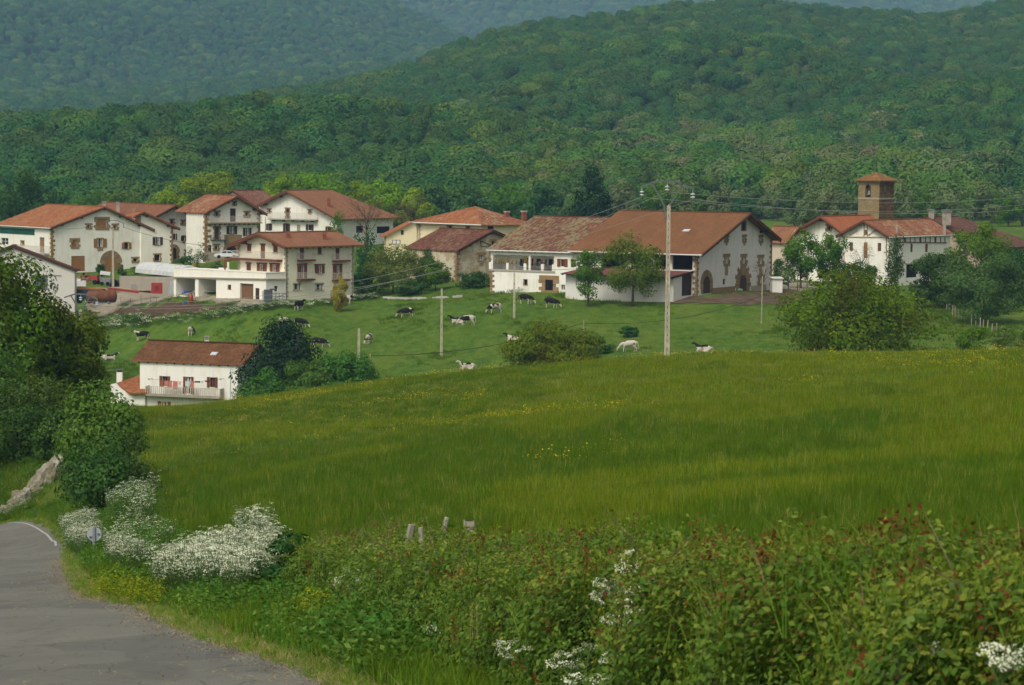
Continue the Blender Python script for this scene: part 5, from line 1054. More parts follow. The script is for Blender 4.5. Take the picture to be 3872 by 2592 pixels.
B_SEED = foliage('blade_seedhead', (.12, .135, .02), (.15, .165, .028), (.185, .19, .045), .35, .15); B_VERGE = foliage('blade_verge', (.046, .105, .008), (.072, .140, .012), (.11, .17, .022), .4, .2); B_DRY = foliage('blade_dry', (.18, .14, .06), (.23, .18, .08), (.28, .22, .11), .3, .15)
B_PAST = foliage('blade_pasture', (.046, .085, .009), (.072, .112, .013), (.10, .14, .02), .35, .25)
def flat_rot(n, r): return np.stack([r.normal(0, .06, n), r.normal(0, .06, n), r.uniform(0, 6.28, n)], 1)
def on_ground(x, y): return np.stack([x, y, ground_np(x, y)], 1)
RSY, RSX = RS[:, 1], RS[:, 0]
def road_x(y): return np.interp(y, RSY, RSX)                                 # right edge of the road
def fan(r, D0, D1, n, t0=-.235, t1=.235):
    y = np.sqrt(r.uniform(D0 ** 2, D1 ** 2, n)); return r.uniform(t0, t1, n) * y, y
def blobs(name, protos, bands, ok, label, cat, seed, kinds=None):
    r = np.random.default_rng(seed); P_, S_, I_ = [], [], []
    for (D0, D1, dens, s) in bands:
        n = int(.47 * (D1 ** 2 - D0 ** 2) / 2 * dens); x, y = fan(r, D0, D1, n); k = ok(x, y, r); x, y = x[k], y[k]; n = len(x); P_.append(on_ground(x, y)); sc = s * r.uniform(.6, 1.3, n); S_.append(np.stack([s * r.uniform(.8, 1.2, n), s * r.uniform(.8, 1.2, n), min(s, 1 / s) * (.95 if D0 < 100 else 1.0) * r.uniform(.6, 1.3, n) * (.75 + .5 * vnoise(x, y, 7, 41))], 1)); I_.append(kinds(x, y, r) if kinds else r.integers(0, len(protos), n))
    P_, S_, I_ = map(np.concatenate, (P_, S_, I_)); print(name, len(P_)); return scatter(name, P_, flat_rot(len(P_), r), S_, I_, protos, label, cat)
r0 = np.random.default_rng(5)
# ---- hedge frame: centre line in plan, top given by its outline
HP = poly_smooth([(2.9, 11.5), (2.35, 15), (1.75, 19), (.95, 24), (-.05, 30), (-1.2, 37), (-2.45, 44), (-3.6, 50.5)], 30)
hu = np.array([pix((x, y, 33))[0] for x, y in HP]); HT = np.interp(hu, [700, 1120, 1190, 1300, 1480, 1660, 1800, 2000, 2300, 2600, 3000, 3400, 3872], [2290, 2150, 2060, 1985, 1955, 1965, 1995, 1990, 1950, 1965, 1962, 1955, 1925])
HG = ground_np(HP[:, 0], HP[:, 1]); HZ = np.array([P(u, v, y).z for u, v, y in zip(hu, HT, HP[:, 1])]) - HG - .05; HW = np.interp(HP[:, 1], [11, 20, 50], [1.15, 1.35, 1.25]); HZ = np.clip(HZ - .20, .5, 2.4)
HDm = np.gradient(HP, axis=0); HDm /= np.linalg.norm(HDm, axis=1)[:, None]; HNn = np.stack([-HDm[:, 1], HDm[:, 0]], 1)         # towards the road
def hedge_h(x, y):
    """height of the hedge body above the ground at plan points (0 outside)"""
    d2 = (np.asarray(x).ravel()[:, None] - HP[None, :, 0]) ** 2 + (np.asarray(y).ravel()[:, None] - HP[None, :, 1]) ** 2; k = d2.argmin(1); d = np.sqrt(d2[np.arange(len(k)), k]) / HW[k]
    return (HZ[k] * np.sqrt(np.clip(1 - d ** 2.4, 0, 1))).reshape(np.shape(x))
def on_hedge(u, v, D0=11, D1=53):
    d = ray(u, v); D = np.arange(D0, D1, .05); x = d.x / d.y * D; zr = CZ + d.z / d.y * D; zg = ground_np(x, D) + hedge_h(x, D); k = np.nonzero(zr <= zg)[0]; D = D[k[0]] if len(k) else D1 - 6
    return Vector((d.x / d.y * D, D, CZ + d.z / d.y * D))
# ---- meadow
def ok_meadow(x, y, r):
    u = 1936 + F * x / y; e = road_x(y) + 2.2 + np.interp(y, [20, 50, 90, 130], [1.2, 2.0, .6, 1.2]); return (x > e) & (hedge_h(x, y) <= 0) & ((y < 120) | (u > np.interp(y, [120, 150, 240], [470, 260, 150])))
MEAD = [blades(r0, 26, .50, .34, .007, .4, B_MEADOW), blades(r0, 26, .46, .36, .007, .5, B_DARK), blades(r0, 18, .54, .30, .005, .45, B_SEED), blades(r0, 26, .42, .36, .008, .5, B_MEADOW)]
def kind_meadow(x, y, r):
    n = len(x); w_ = vnoise(x + y * .35, y * .45, 14, 51); v2 = vnoise(x, y * .5, 4, 52); far = np.clip((y - 100) / 90, 0, 1); k = np.where(w_ + .8 * (v2 - .5) + r.normal(0, .10, n) > .52 + .16 * far, 1, 0); k = np.where(r.random(n) < .07 + .16 * far * (v2 > .45), 2, k); return np.where((k == 0) & (r.random(n) < .4), 3, k)
blobs('meadow_grass', MEAD, [(27, 70, 12, .72), (70, 130, 6.5, .95), (130, 262, 2.6, 1.5)], ok_meadow, 'long meadow grass filling the sloping field', 'grass', 61, kind_meadow)
# ---- pasture
PAST = [blades(r0, 14, .16, .42, .022, .6, B_PAST), blades(r0, 26, .42, .60, .025, .6, B_DARK)]
blobs('pasture_grass', PAST, [(258, 400, 1.3, 1.0)], lambda x, y, r: (ground_np(x, y) > -99) & ~inpoly(x, y, YARD) & ((1936 + F * x / y > 1500) | (y < 372)), 'short grazed grass of the cow pasture', 'grass', 62, lambda x, y, r: ((vnoise(x, y * .5, 6, 55) + .5 * vnoise(x, y, 2, 56) + r.normal(0, .1, len(x))) > 1.03).astype(int))
# ---- verge
VERG = [blades(r0, 22, .30, .16, .006, .6, B_VERGE), blades(r0, 18, .22, .16, .007, .9, B_VERGE), blades(r0, 14, .26, .15, .005, 1.0, B_DRY), blades(r0, 20, .42, .16, .006, .5, B_DARK)]
def herb(rs, n, leaf, h, spread, mat, name='herb'):
    C = np.stack([rs.normal(0, spread, n), rs.normal(0, spread, n), h * rs.random(n) ** .7], 1); N = rs.normal(size=(n, 3)) * .6 + np.array([0, 0, 1.0]); V, Q = leaves_np(C, N, leaf, rs, .55); return mesh_np(name, V, Q, mat)
H_LEAF = foliage('herb_leaf', (.026, .066, .010), (.042, .092, .014), (.066, .125, .024), .3, .2); HERB = [herb(r0, 80, .026, .28, .16, H_LEAF), herb(r0, 80, .032, .42, .15, H_LEAF)]
def verge_pts(r, n, D0, D1, w0, w1, wf=None):
    y = D0 + (D1 - D0) * r.random(n) ** 1.5; o = r.uniform(0, 1, n); k = np.interp(y, [8, 25, 45, 60, 100, 140], [1.2, 1.5, 3.0, 3.2, 3.2, 4.5]) if wf is None else wf; x = road_x(y) + w0 + o * (k * w1); return x, y
r = np.random.default_rng(71); x, y = verge_pts(r, 26000, 12, 128, -.12, 1.25); k = (hedge_h(x, y) <= .25) & (x > road_x(y) - .16 - .2 * (r.random(len(x)) < .1)); x, y = x[k], y[k]; n = len(x); edge = (x - road_x(y)) < .5
idx = np.where(r.random(n) < .20 * (vnoise(x, y, 1.5, 81) > .4), 4 + r.integers(0, 2, n), r.choice(4, n, p=[.50, .20, .08, .22])); idx = np.where(edge, np.where(r.random(n) < .35, 2, 1), idx); s = r.uniform(.6, 1.25, n) * np.where(edge, .55, 1.0)
scatter('verge_grass', on_ground(x, y), flat_rot(n, r), np.stack([s, s, s], 1), idx, VERG + HERB, 'rough grass and weeds along the road edge', 'grass')
# left bank behind the bend
r = np.random.default_rng(72); n = 6000; y = r.uniform(133, 160, n); x = r.uniform(-.24, -.165, n) * y; k = x < np.interp(y, [128, 160], [-25, -22]); k &= ~((road_x(y) > x) & (y < 141)); x, y = x[k], y[k]; n = len(x); s = r.uniform(.8, 1.5, n)
scatter('bank_grass', on_ground(x, y), flat_rot(n, r), np.stack([s * 1.4, s * 1.4, s], 1), r.choice(6, n, p=[.4, .2, .08, .2, .06, .06]), VERG + HERB, 'grass on the road bank at the bend', 'grass')
# ---- buttercups in the meadow
YEL = plain('buttercup_petal', (.55, .42, .01), .6, .2, .1, 5.); 
def dots(rs, n, spread, h, size, mat, name, up=.7, extra=None):
    C = np.stack([rs.normal(0, spread, n), rs.normal(0, spread, n), h * rs.uniform(.75, 1.1, n)], 1); N = rs.normal(size=(n, 3)) * .35 + np.array([0, -.35, up]); V, Q = leaves_np(C, N, size, rs, .9); me = mesh_np(name, V, Q, mat); return me
BUT = [dots(r0, 7, .22, .52, .026, YEL, 'buttercup_cluster'), dots(r0, 4, .14, .50, .024, YEL, 'buttercup_cluster')]
r = np.random.default_rng(73); x, y = fan(r, 60, 250, 60000); u = 1936 + F * x / y; d = vnoise(x + y * .4, y * .5, 11, 91) * .6 + vnoise(x, y * .6, 3.5, 92) * .5; pr = np.clip((d - .66) * 3.2, 0, 1) * np.clip((y - 60) / 120, .03, 1) * np.where(u < 2400, 1.0, .45); k = ok_meadow(x, y, r) & (r.random(len(x)) < pr * .75); x, y = x[k], y[k]; n = len(x); s = r.uniform(.7, 1.2, n); print('buttercups', n)
scatter('buttercups', on_ground(x, y), flat_rot(n, r), np.stack([s * 1.2, s * 1.2, s], 1), r.integers(0, 2, n), BUT, 'yellow buttercups scattered through the meadow', 'flowers')
# ---- cow parsley
WHT = plain('umbel_white', (.60, .62, .44), .8, .2, .1, 20.); STEM = plain('stem_green', (.05, .10, .02), .7, .2, .2, 5.)
def umbel(m, c, rad, rs, n=26, tilt=None):
    """domed head of small white florets"""
    for i in range(n):
        a = rs.uniform(0, 6.28); q = rad * math.sqrt(rs.random()); p = Vector(c) + Vector((q * math.cos(a), q * math.sin(a), rad * .35 * (1 - (q / rad) ** 2) + rs.normal() * .006)); s = rad * .17 * rs.uniform(.7, 1.3); nn = Vector((rs.normal() * .4, rs.normal() * .4 - .3, 1)).normalized(); t_ = nn.orthogonal().normalized() * s; b_ = nn.cross(t_)
        m.add([p - t_, p - b_, p + t_, p + b_], [(0, 1, 2, 3)])
def parsley(rs, h, heads, name='cow_parsley'):
    m, st = MB(), MB(); 
    for i in range(heads):
        a = rs.uniform(0, 6.28); q = .30 * math.sqrt(rs.random()); c = Vector((q * math.cos(a), q * math.sin(a), h * rs.uniform(.72, 1.05))); umbel(m, c, rs.uniform(.03, .068), rs, 9); st.tube([(q * .2 * math.cos(a), q * .2 * math.sin(a), h * .25), c], .004, 3, False)
    k = len(m.v); m.v += st.v; m.f += [tuple(j + k for j in f) for f in st.f]; me = bpy.data.meshes.new(name); me.from_pydata(m.v, [], m.f); me.materials.append(WHT); me.materials.append(STEM); me.polygons.foreach_set('material_index', [0] * (len(m.f) - len(st.f)) + [1] * len(st.f)); return me
PARS = [parsley(r0, 1.0, 17) for _ in range(4)] + [herb(r0, 110, .032, .75, .2, H_LEAF), parsley(r0, 1.0, 5), blades(r0, 16, .8, .2, .006, .4, B_VERGE)]
def patch(name, pts, label, seed, hs=(.75, 1.15), leafy=.35, sparse=0.0):
    uu = 1936 + F * pts[:, 0] / pts[:, 1]; pts = pts[~((np.abs(uu - 352) < 62) & (pts[:, 1] < 85.5))]; r = np.random.default_rng(seed); n = len(pts); q = r.random(n); idx = np.where(q < leafy * .7, 4, np.where(q < leafy, 6, np.where(q < leafy + sparse, 5, r.integers(0, 4, n)))); s = r.uniform(*hs, n); P_ = on_ground(pts[:, 0], pts[:, 1]); return scatter(name, P_, flat_rot(n, r), np.stack([s, s, s], 1), idx, PARS, label, 'flowers')
def plan_quad(uD, n, seed):
    """random plan points inside a polygon of (column, distance)"""
    poly = [(xat(u, D), D) for u, D in uD]; pa = np.array(poly); r = np.random.default_rng(seed); out = np.zeros((0, 2))
    while len(out) < n:
        q = r.uniform(pa.min(0), pa.max(0), (n * 3, 2)); out = np.concatenate([out, q[inpoly(q[:, 0], q[:, 1], poly)]])
    return out[:n]
patch('cow_parsley', plan_quad([(590, 46), (900, 43), (1010, 46), (1060, 52), (1000, 58), (800, 57), (620, 51)], 1150, 1), 'dense white cow parsley beside the dark bramble clump', 101, (.55, .95), .10)
patch('cow_parsley', plan_quad([(925, 56), (1005, 56), (985, 62), (925, 62)], 26, 5), 'taller cow parsley stems rising behind the dense patch', 105, (.9, 1.25), .1)
patch('cow_parsley', plan_quad([(400, 62), (520, 54), (560, 57), (430, 74), (345, 104), (225, 116), (255, 92), (330, 70)], 1000, 2), 'band of white cow parsley running along the road past the sign', 102, (.5, .9), .28)
patch('cow_parsley', plan_quad([(420, 100), (560, 92), (575, 104), (480, 112), (420, 110)], 190, 3), 'loose cow parsley on the slope right of the road sign', 103, (.8, 1.3), .45, .2)
patch('cow_parsley', plan_quad([(440, 78), (640, 66), (600, 84), (470, 96)], 240, 4), 'thin weeds and cow parsley between road flowers and meadow', 104, (.7, 1.1), .75, .15)
BED = foliage('bedstraw_yellow', (.105, .135, .008), (.14, .165, .010), (.175, .19, .014), .35, .1); BEDM = [herb(r0, 70, .022, .55, .12, BED, 'bedstraw'), herb(r0, 60, .022, .45, .10, BED, 'bedstraw'), HERB[0]]
q = np.concatenate([plan_quad([(330, 49.5), (560, 42), (620, 44), (420, 53)], 90, 6), plan_quad([(1130, 33), (1200, 32), (1255, 37), (1190, 38)], 34, 7)]); r = np.random.default_rng(8); n = len(q); s = r.uniform(.6, 1.1, n)
scatter('yellow_bedstraw', on_ground(q[:, 0], q[:, 1]), flat_rot(n, r), np.stack([s, s, s], 1), r.choice(3, n, p=[.4, .35, .25]), BEDM, 'lime yellow flowering weeds along the road edge', 'flowers')
# ---- hedge
def leaf6(C, N, size, rs):
    n = len(C); N = N / np.maximum(np.linalg.norm(N, axis=1, keepdims=True), 1e-6); a = rs.normal(size=(n, 3)); a[:, 2] -= .4; T = a - (a * N).sum(1, keepdims=True) * N; T /= np.maximum(np.linalg.norm(T, axis=1, keepdims=True), 1e-6); B = np.cross(N, T); s = (size * rs.uniform(.55, 1.4, n))[:, None]
    V = np.stack([C - T * s, C - T * .3 * s + B * .55 * s + N * .12 * s, C + T * .35 * s + B * .46 * s + N * .1 * s, C + T * s - N * .22 * s, C + T * .35 * s - B * .46 * s + N * .1 * s, C - T * .3 * s - B * .55 * s + N * .12 * s], 1).reshape(-1, 3); return V, np.arange(n * 6).reshape(n, 6)
HL1 = foliage('bramble_leaf', (.042, .076, .009), (.068, .104, .012), (.100, .135, .018), .36, .0, spec=.12); HL2 = foliage('hedge_lime_leaf', (.076, .108, .011), (.105, .138, .015), (.135, .165, .024), .35, .0, spec=.12); HL3 = foliage('hawthorn_red_shoot', (.085, .030, .012), (.095, .048, .015), (.075, .060, .014), .3, .0)
def hedge_pts(n, rs, depth, wt=None, top=0.0):
    """points near the hedge skin with outward normals"""
    k = rs.choice(len(HP), n, p=(wt / wt.sum()) if wt is not None else None); a = rs.uniform(.02, math.pi * .80, n); a = np.where(rs.random(n) < top, rs.uniform(math.pi * .25, math.pi * .7, n), a); f = 1 - depth * rs.random(n) ** 1.6
    lump = (vnoise(HP[k, 1] * 1.0, a * 1.2, .9, 61) - .55) * .7 + (vnoise(HP[k, 1], a, .35, 62) - .5) * .34; j = rs.normal(0, .12, n)
    ca = np.sign(np.cos(a)) * np.abs(np.cos(a)) ** .8; sa = np.sin(a) ** .75; W_ = HW[k] * (f + lump * .6); Z_ = HZ[k] * (f * sa + lump * .35 * sa)
    pl = HP[k] + HNn[k] * (ca * W_)[:, None] + HDm[k] * j[:, None]; C = np.stack([pl[:, 0], pl[:, 1], ground_np(pl[:, 0], pl[:, 1]) + np.maximum(Z_, .02)], 1)
    N = np.stack([HNn[k, 0] * np.cos(a), HNn[k, 1] * np.cos(a), np.sin(a)], 1) + rs.normal(size=(n, 3)) * .5; N[:, 2] += .35; return C, N, k
hr = empty('bramble_hedge', Vector((-.5, 32, gz(-.5, 32))), 'long overgrown bramble hedge with red hawthorn shoots between road and meadow', 'hedge'); rs = np.random.default_rng(11); o0 = np.array(hr.location)
wt = 1 / HP[:, 1] ** .8
C, N, k = hedge_pts(135000, rs, .5, wt); u_ = 1936 + F * C[:, 0] / C[:, 1]; V, Q = leaf6(C - o0, N, .0185 * (1 + .8 * vnoise(C[:, 0], C[:, 1] + C[:, 2], 1.1, 65))[:, None][:, 0], rs); link('bramble_leaves', mesh_np('bramble_leaves', V, Q, HL1), hr)
C, N, k = hedge_pts(42000, rs, .2, wt, .6); sel = vnoise(C[:, 1], C[:, 2] * 2, 1.3, 66) > .42; V, Q = leaf6(C[sel] - o0 + np.array([0, 0, .05]), N[sel], np.full(sel.sum(), .022), rs); link('young_leaves', mesh_np('young_leaves', V, Q, HL2), hr)
C, N, k = hedge_pts(40000, rs, .18, wt, .55); uu = 1936 + F * C[:, 0] / C[:, 1]; sel = (vnoise(C[:, 1] * 1.0 + C[:, 0], C[:, 2] * 1.6, .8, 67) > np.interp(uu, [1500, 2100, 2800, 3300], [.97, .66, .64, .38])) ; C[:, 2] += rs.random(len(C)) ** 3 * .15; V, Q = leaf6(C[sel] - o0, N[sel], np.full(sel.sum(), .014), rs); link('red_shoots', mesh_np('red_shoots', V, Q, HL3), hr)
# shoots that stand out of the body, leaves strung along them
ns = 620; C, N, k = hedge_pts(ns, rs, .1, wt, .55); N /= np.linalg.norm(N, axis=1, keepdims=True); D_ = N * .6 + np.array([0, 0, .75]) + rs.normal(size=(ns, 3)) * .35; D_ /= np.linalg.norm(D_, axis=1, keepdims=True); Ls = rs.uniform(.12, .36, ns)
for sel, nm, mt, sz in ((np.arange(ns) % 3 == 0, 'red_shoots', HL3, .017), (np.arange(ns) % 3 == 1, 'young_leaves', HL2, .021), (np.arange(ns) % 3 == 2, 'bramble_leaves', HL1, .022)):
    c0, d0, l0 = C[sel], D_[sel], Ls[sel]; q = 22; f = np.tile(np.linspace(0, 1, q), len(c0)); P0 = np.repeat(c0, q, 0) + np.repeat(d0 * l0[:, None], q, 0) * f[:, None] + rs.normal(size=(len(c0) * q, 3)) * .03; P0[:, 2] -= .25 * np.repeat(l0, q) * f ** 2; V, Q = leaf6(P0 - o0, rs.normal(size=P0.shape) + np.array([0, -.4, .6]), np.full(len(P0), sz), rs); link(nm, mesh_np(nm, V, Q, mt), hr)
C, N, k = hedge_pts(1500, rs, .12, wt, .3); me_ = [blades(r0, 7, .42, .10, .004, .8, B_VERGE, 'grass_stalk'), blades(r0, 6, .5, .10, .003, .7, B_DRY, 'grass_stalk'), blades(r0, 7, .45, .1, .004, .8, B_DARK, 'grass_stalk')]; n = len(C); s = rs.uniform(.5, 1.1, n)
scatter('hedge_grass', C - np.array([0, 0, .12]), flat_rot(n, rs) + np.stack([np.full(n, .35), np.zeros(n), np.zeros(n)], 1) * 0, np.stack([s, s, s], 1), rs.choice(3, n, p=[.55, .04, .41]), me_, 'grass stalks growing through the bramble hedge', 'grass')
# solid core for the twig mass, the hedge's inner shade put into its colour
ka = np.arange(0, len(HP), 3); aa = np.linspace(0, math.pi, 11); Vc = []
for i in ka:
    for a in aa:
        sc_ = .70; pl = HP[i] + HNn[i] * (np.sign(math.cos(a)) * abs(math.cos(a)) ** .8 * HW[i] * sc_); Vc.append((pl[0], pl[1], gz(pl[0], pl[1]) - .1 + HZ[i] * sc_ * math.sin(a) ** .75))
I = np.arange(len(ka) * 11).reshape(len(ka), 11); link('shaded_core', mesh_np('shaded_core', np.array(Vc) - o0, np.stack([I[:-1, :-1], I[1:, :-1], I[1:, 1:], I[:-1, 1:]], -1).reshape(-1, 4), plain('hedge_core_shade', (.016, .020, .009), .95, .05, .5, 6.)), hr)
m = MB(); rs = np.random.default_rng(12)
for i in range(150):
    k = rs.integers(0, len(HP)); b = np.array([*(HP[k] + HNn[k] * rs.uniform(-.3, .7) * HW[k]), 0]); b[2] = gz(b[0], b[1]) + HZ[k] * rs.uniform(.55, .85); d = np.array([rs.normal() * .35, rs.normal() * .35 - .1, rs.uniform(.25, .65)]); m.tube([Vector(b), Vector(b + d * .6), Vector(b + d + np.array([0, 0, -.03]))], [.006, .005, .002], 4, False)
m.build('twigs', TWIG, hr)['kind'] = 'stuff'
# flower heads standing out of the hedge
c4h = crop(1100, 1850, 1.802); c5h = crop(2300, 1850, 1.49); UM = [c4h(*p) for p in ((470, 425), (545, 400), (405, 558), (340, 622), (320, 662), (372, 648), (485, 610), (432, 680), (362, 688), (345, 755), (958, 962), (1455, 1065), (1505, 1060), (1535, 1042), (1590, 1100), (1475, 1140), (1845, 1130), (1940, 1118), (1812, 1185), (1950, 1195), (1905, 1215), (2040, 1075), (2185, 1155), (1930, 1300), (2120, 1300), (2240, 485), (2300, 462), (2110, 645), (2150, 690), (2200, 640), (2270, 745), (2330, 690), (2280, 780), (2090, 742), (2175, 892), (2280, 880), (2270, 545), (2320, 545))] + [c5h(*p) for p in ((60, 400), (140, 455), (205, 400), (40, 575), (95, 612), (160, 572), (200, 678), (310, 515), (1680, 990), (1730, 935), (1800, 885), (1860, 905), (1540, 1085), (1580, 1055), (1630, 1065), (2200, 930), (2245, 965), (2310, 930), (2215, 1010), (2170, 292), (10, 958), (100, 728))]
rs = np.random.default_rng(13); uv_ = []
for v_ in range(3):
    m, st = MB(), MB()
    for i in range(7): a = i * .9 + rs.uniform(0, .4); q = .0 if i == 0 else .055; c = Vector((q * math.cos(a), q * math.sin(a), .02 * (i == 0) + rs.normal() * .008)); umbel(m, c, .030, rs, 16); st.tube([(0, 0, -.09), c], .0025, 3, False)
    st.tube([(0, 0, -.45), (0, 0, -.09)], .004, 4, False); fl = m.build('florets', WHT, None, loc=(0, 0, 0)); sm = st.build('stem', STEM, None, loc=(0, 0, 0)); uv_.append((fl.data, sm.data)); bpy.data.objects.remove(fl); bpy.data.objects.remove(sm)
for i, (u, v) in enumerate(UM):
    p = on_hedge(u, v); p -= ray(u, v) * (.28 if p.y > 24 else .18); near = p.y < 24; rt = empty('umbel_flower', p, 'white flat topped flower head standing out of the bramble hedge', 'flower', 'white flower heads in the hedge'); f_, s_ = uv_[i % 3]; link('florets', f_, rt); link('stem', s_, rt); rt.rotation_euler = (rs.uniform(.0, .5), rs.normal() * .25, rs.uniform(0, 6.28)); q = (1.0 if near else 1.5) * rs.uniform(.8, 1.15); rt.scale = (q, q, q)
# grit, straw and leaf crumbs on the road edge
GRIT = [plain('grit_pale', (.24, .21, .15), .9, .1, .2, 9.), plain('grit_brown', (.10, .065, .035), .9, .1, .3, 9.), B_DRY]; gm = []
for i, mt in enumerate(GRIT):
    V, Q = leaves_np(np.array([[rng.normal(0, .10), rng.normal(0, .10), .008 + .01 * rng.random()] for _ in range(9)]), np.array([[rng.normal() * .3, rng.normal() * .3, 1.] for _ in range(9)]), .016 if i < 2 else .03, rng, .5 if i < 2 else .12); gm.append(mesh_np('grit', V, Q, mt))
r = np.random.default_rng(301); n = 2600; y = 11 + 75 * r.random(n) ** 1.6; x = road_x(y) - np.abs(r.normal(0, .35, n)) ** 1.3 - .02; k = r.random(n) < .12; x = np.where(k, road_x(y) - r.uniform(0, 5, n), x); z = ground_np(x, y) + .037; s = r.uniform(.5, 1.2, n)
scatter('road_grit', np.stack([x, y, z], 1), flat_rot(n, r) * np.array([0, 0, 1]), np.stack([s, s, s], 1), r.choice(3, n, p=[.3, .35, .35]), gm, 'crumbs of grit and straw along the road edge', 'grit')
# ================================================================== animals
t = NT('cow_hide', .85, .15); ob = t.n('TexCoord').outputs['Object']; at = t.n('Attribute', attribute_type='OBJECT', attribute_name='["patch"]'); sd_ = t.n('Attribute', attribute_type='OBJECT', attribute_name='["shift"]')
va = t.n('VectorMath', operation='ADD'); t.l(ob, va.inputs[0]); t.l(sd_.outputs['Fac'], va.inputs[1]); nz = t.noise(va.outputs[0], 1.25, 2.0, .4)
blk = t.math('GREATER_THAN', nz, at.outputs['Fac']); sx = t.n('SeparateXYZ'); t.l(ob, sx.inputs[0]); leg = t.math('LESS_THAN', sx.outputs[2], .58); t.col(t.mix(t.math('MULTIPLY', blk, t.math('SUBTRACT', 1.0, leg)), (.47, .43, .36), (.014, .012, .011))); HIDE = t.m
PINK = plain('udder_pink', (.42, .25, .19), .7, .2, .1, 4.); HORN = plain('hoof_dark', (.05, .04, .03), .6, .3, .2, 5.); MUZ = plain('muzzle', (.25, .19, .16), .6, .3, .2, 5.)
def skin_mesh(name, nodes, edges, mat, sub=2):
    me = bpy.data.meshes.new(name); me.from_pydata([n[:3] for n in nodes], edges, []); o = bpy.data.objects.new(name, me); COL.objects.link(o); md = o.modifiers.new('skin', 'SKIN'); md.use_smooth_shade = True
    for i, n in enumerate(nodes): v = me.skin_vertices[0].data[i]; v.radius = (n[3], n[4] if len(n) > 4 else n[3]); v.use_root = (i == 0)
    s = o.modifiers.new('sub', 'SUBSURF'); s.levels = sub; s.render_levels = sub
    dg = bpy.context.evaluated_depsgraph_get(); nm = bpy.data.meshes.new_from_object(o.evaluated_get(dg)); nm.name = name; bpy.data.objects.remove(o); bpy.data.meshes.remove(me); nm.materials.clear(); nm.materials.append(mat); return nm
def cow_meshes(pose):
    lie = pose == 'lying'; dz = -.62 if lie else 0
    N = [(-.10, 0, 1.02 + dz, .36, .40), (-.55, 0, 1.08 + dz, .31, .34), (-.86, 0, 1.14 + dz, .20, .24), (.35, 0, 1.00 + dz, .34, .40), (.66, 0, 1.08 + dz, .26, .33)]; E = [(0, 1), (1, 2), (0, 3), (3, 4)]
    if pose == 'grazing': hd = [(.95, 0, .96, .17, .22), (1.22, 0, .70, .12, .16), (1.40, 0, .46, .115, .13), (1.50, 0, .26, .085, .09), (1.55, 0, .12, .065, .06)]
    elif lie: hd = [(.88, 0, .72, .17, .22), (1.08, 0, .98, .12, .15), (1.26, 0, 1.06, .115, .13), (1.44, 0, .98, .085, .09), (1.56, 0, .92, .065, .065)]
    else: hd = [(.92, 0, 1.22, .17, .22), (1.14, 0, 1.42, .12, .16), (1.34, 0, 1.48, .115, .13), (1.52, 0, 1.36, .085, .09), (1.62, 0, 1.27, .065, .065)]
    k = len(N); N += hd; E += [(4, k)] + [(k + i, k + i + 1) for i in range(4)]
    for sx_, front in ((.60, True), (-.62, False)):
        for sy in (-1, 1):
            o = .05 * sy * (1 if front else -1)
            if lie: L = [(sx_, .22 * sy, .30, .15), (sx_ + (.25 if front else .30), .34 * sy, .14, .09), (sx_ + (.02 if front else .05), .40 * sy, .07, .06), (sx_ + .22, .42 * sy, .05, .05)]
            elif front: L = [(sx_, .19 * sy, .82, .15, .13), (sx_ + .02 + o, .19 * sy, .52, .085), (sx_ + .01 + o * 2, .19 * sy, .40, .062), (sx_ + o * 2.4, .19 * sy, .12, .05), (sx_ + .03 + o * 2.6, .19 * sy, .0, .06)]
            else: L = [(sx_, .20 * sy, .88, .19, .15), (sx_ + .08 + o, .20 * sy, .66, .12), (sx_ - .14 + o * 2, .20 * sy, .44, .062), (sx_ - .10 + o * 2.4, .20 * sy, .12, .05), (sx_ - .06 + o * 2.6, .20 * sy, .0, .06)]
            k = len(N); N += L; E += [(4 if front else 1, k)] + [(k + i, k + i + 1) for i in range(len(L) - 1)]
    k = len(N); N += [(-1.02, 0, 1.18 + dz, .05), (-1.09, .02, .85 + dz * .7, .025), (-1.10, .03, .55 + dz * .5, .03), (-1.10, .03, .36 + dz * .35, .045)]; E += [(2, k), (k, k + 1), (k + 1, k + 2), (k + 2, k + 3)]
    body = skin_mesh('body', N, E, HIDE); h = Vector(hd[2][:3]); ear = MB(); d = (Vector(hd[3][:3]) - h).normalized(); upv = Vector((-d.z, 0, d.x)) if d.x * -1 < 0 else Vector((0, 0, 1))
    for s in (-1, 1):
        b = h + Vector((0, .10 * s, 0)) + upv * .05; ear.add([b, b + Vector((0, .12 * s, 0)) + upv * .06, b + Vector((0, .22 * s, 0)), b + Vector((0, .11 * s, 0)) - upv * .05 - d * .02], [(0, 1, 2, 3), (3, 2, 1, 0)])
    parts = [('ear', ear.build('ear', HIDE, None, loc=(0, 0, 0)))]
    m = MB(); m.lathe(Vector(hd[4][:3]) - d * .02, [(.03, .05), (.062, .02), (.06, -.03), (.03, -.055)], 8, Matrix.Rotation(.0, 3, 'X')); parts.append(('muzzle', m.build('muzzle', MUZ, None, True, loc=(0, 0, 0))))
    if not lie: m = MB(); m.lathe((-.50, 0, .50), [(.05, 0), (.15, .06), (.19, .18), (.16, .30)], 10); parts.append(('udder', m.build('udder', PINK, None, True, loc=(0, 0, 0))))
    out = [('body', body)]
    for nm, o in parts: out.append((nm, o.data)); bpy.data.objects.remove(o)
    return out
COWM = {p: cow_meshes(p) for p in ('grazing', 'standing', 'lying')}
CG = 'cows in the pasture'
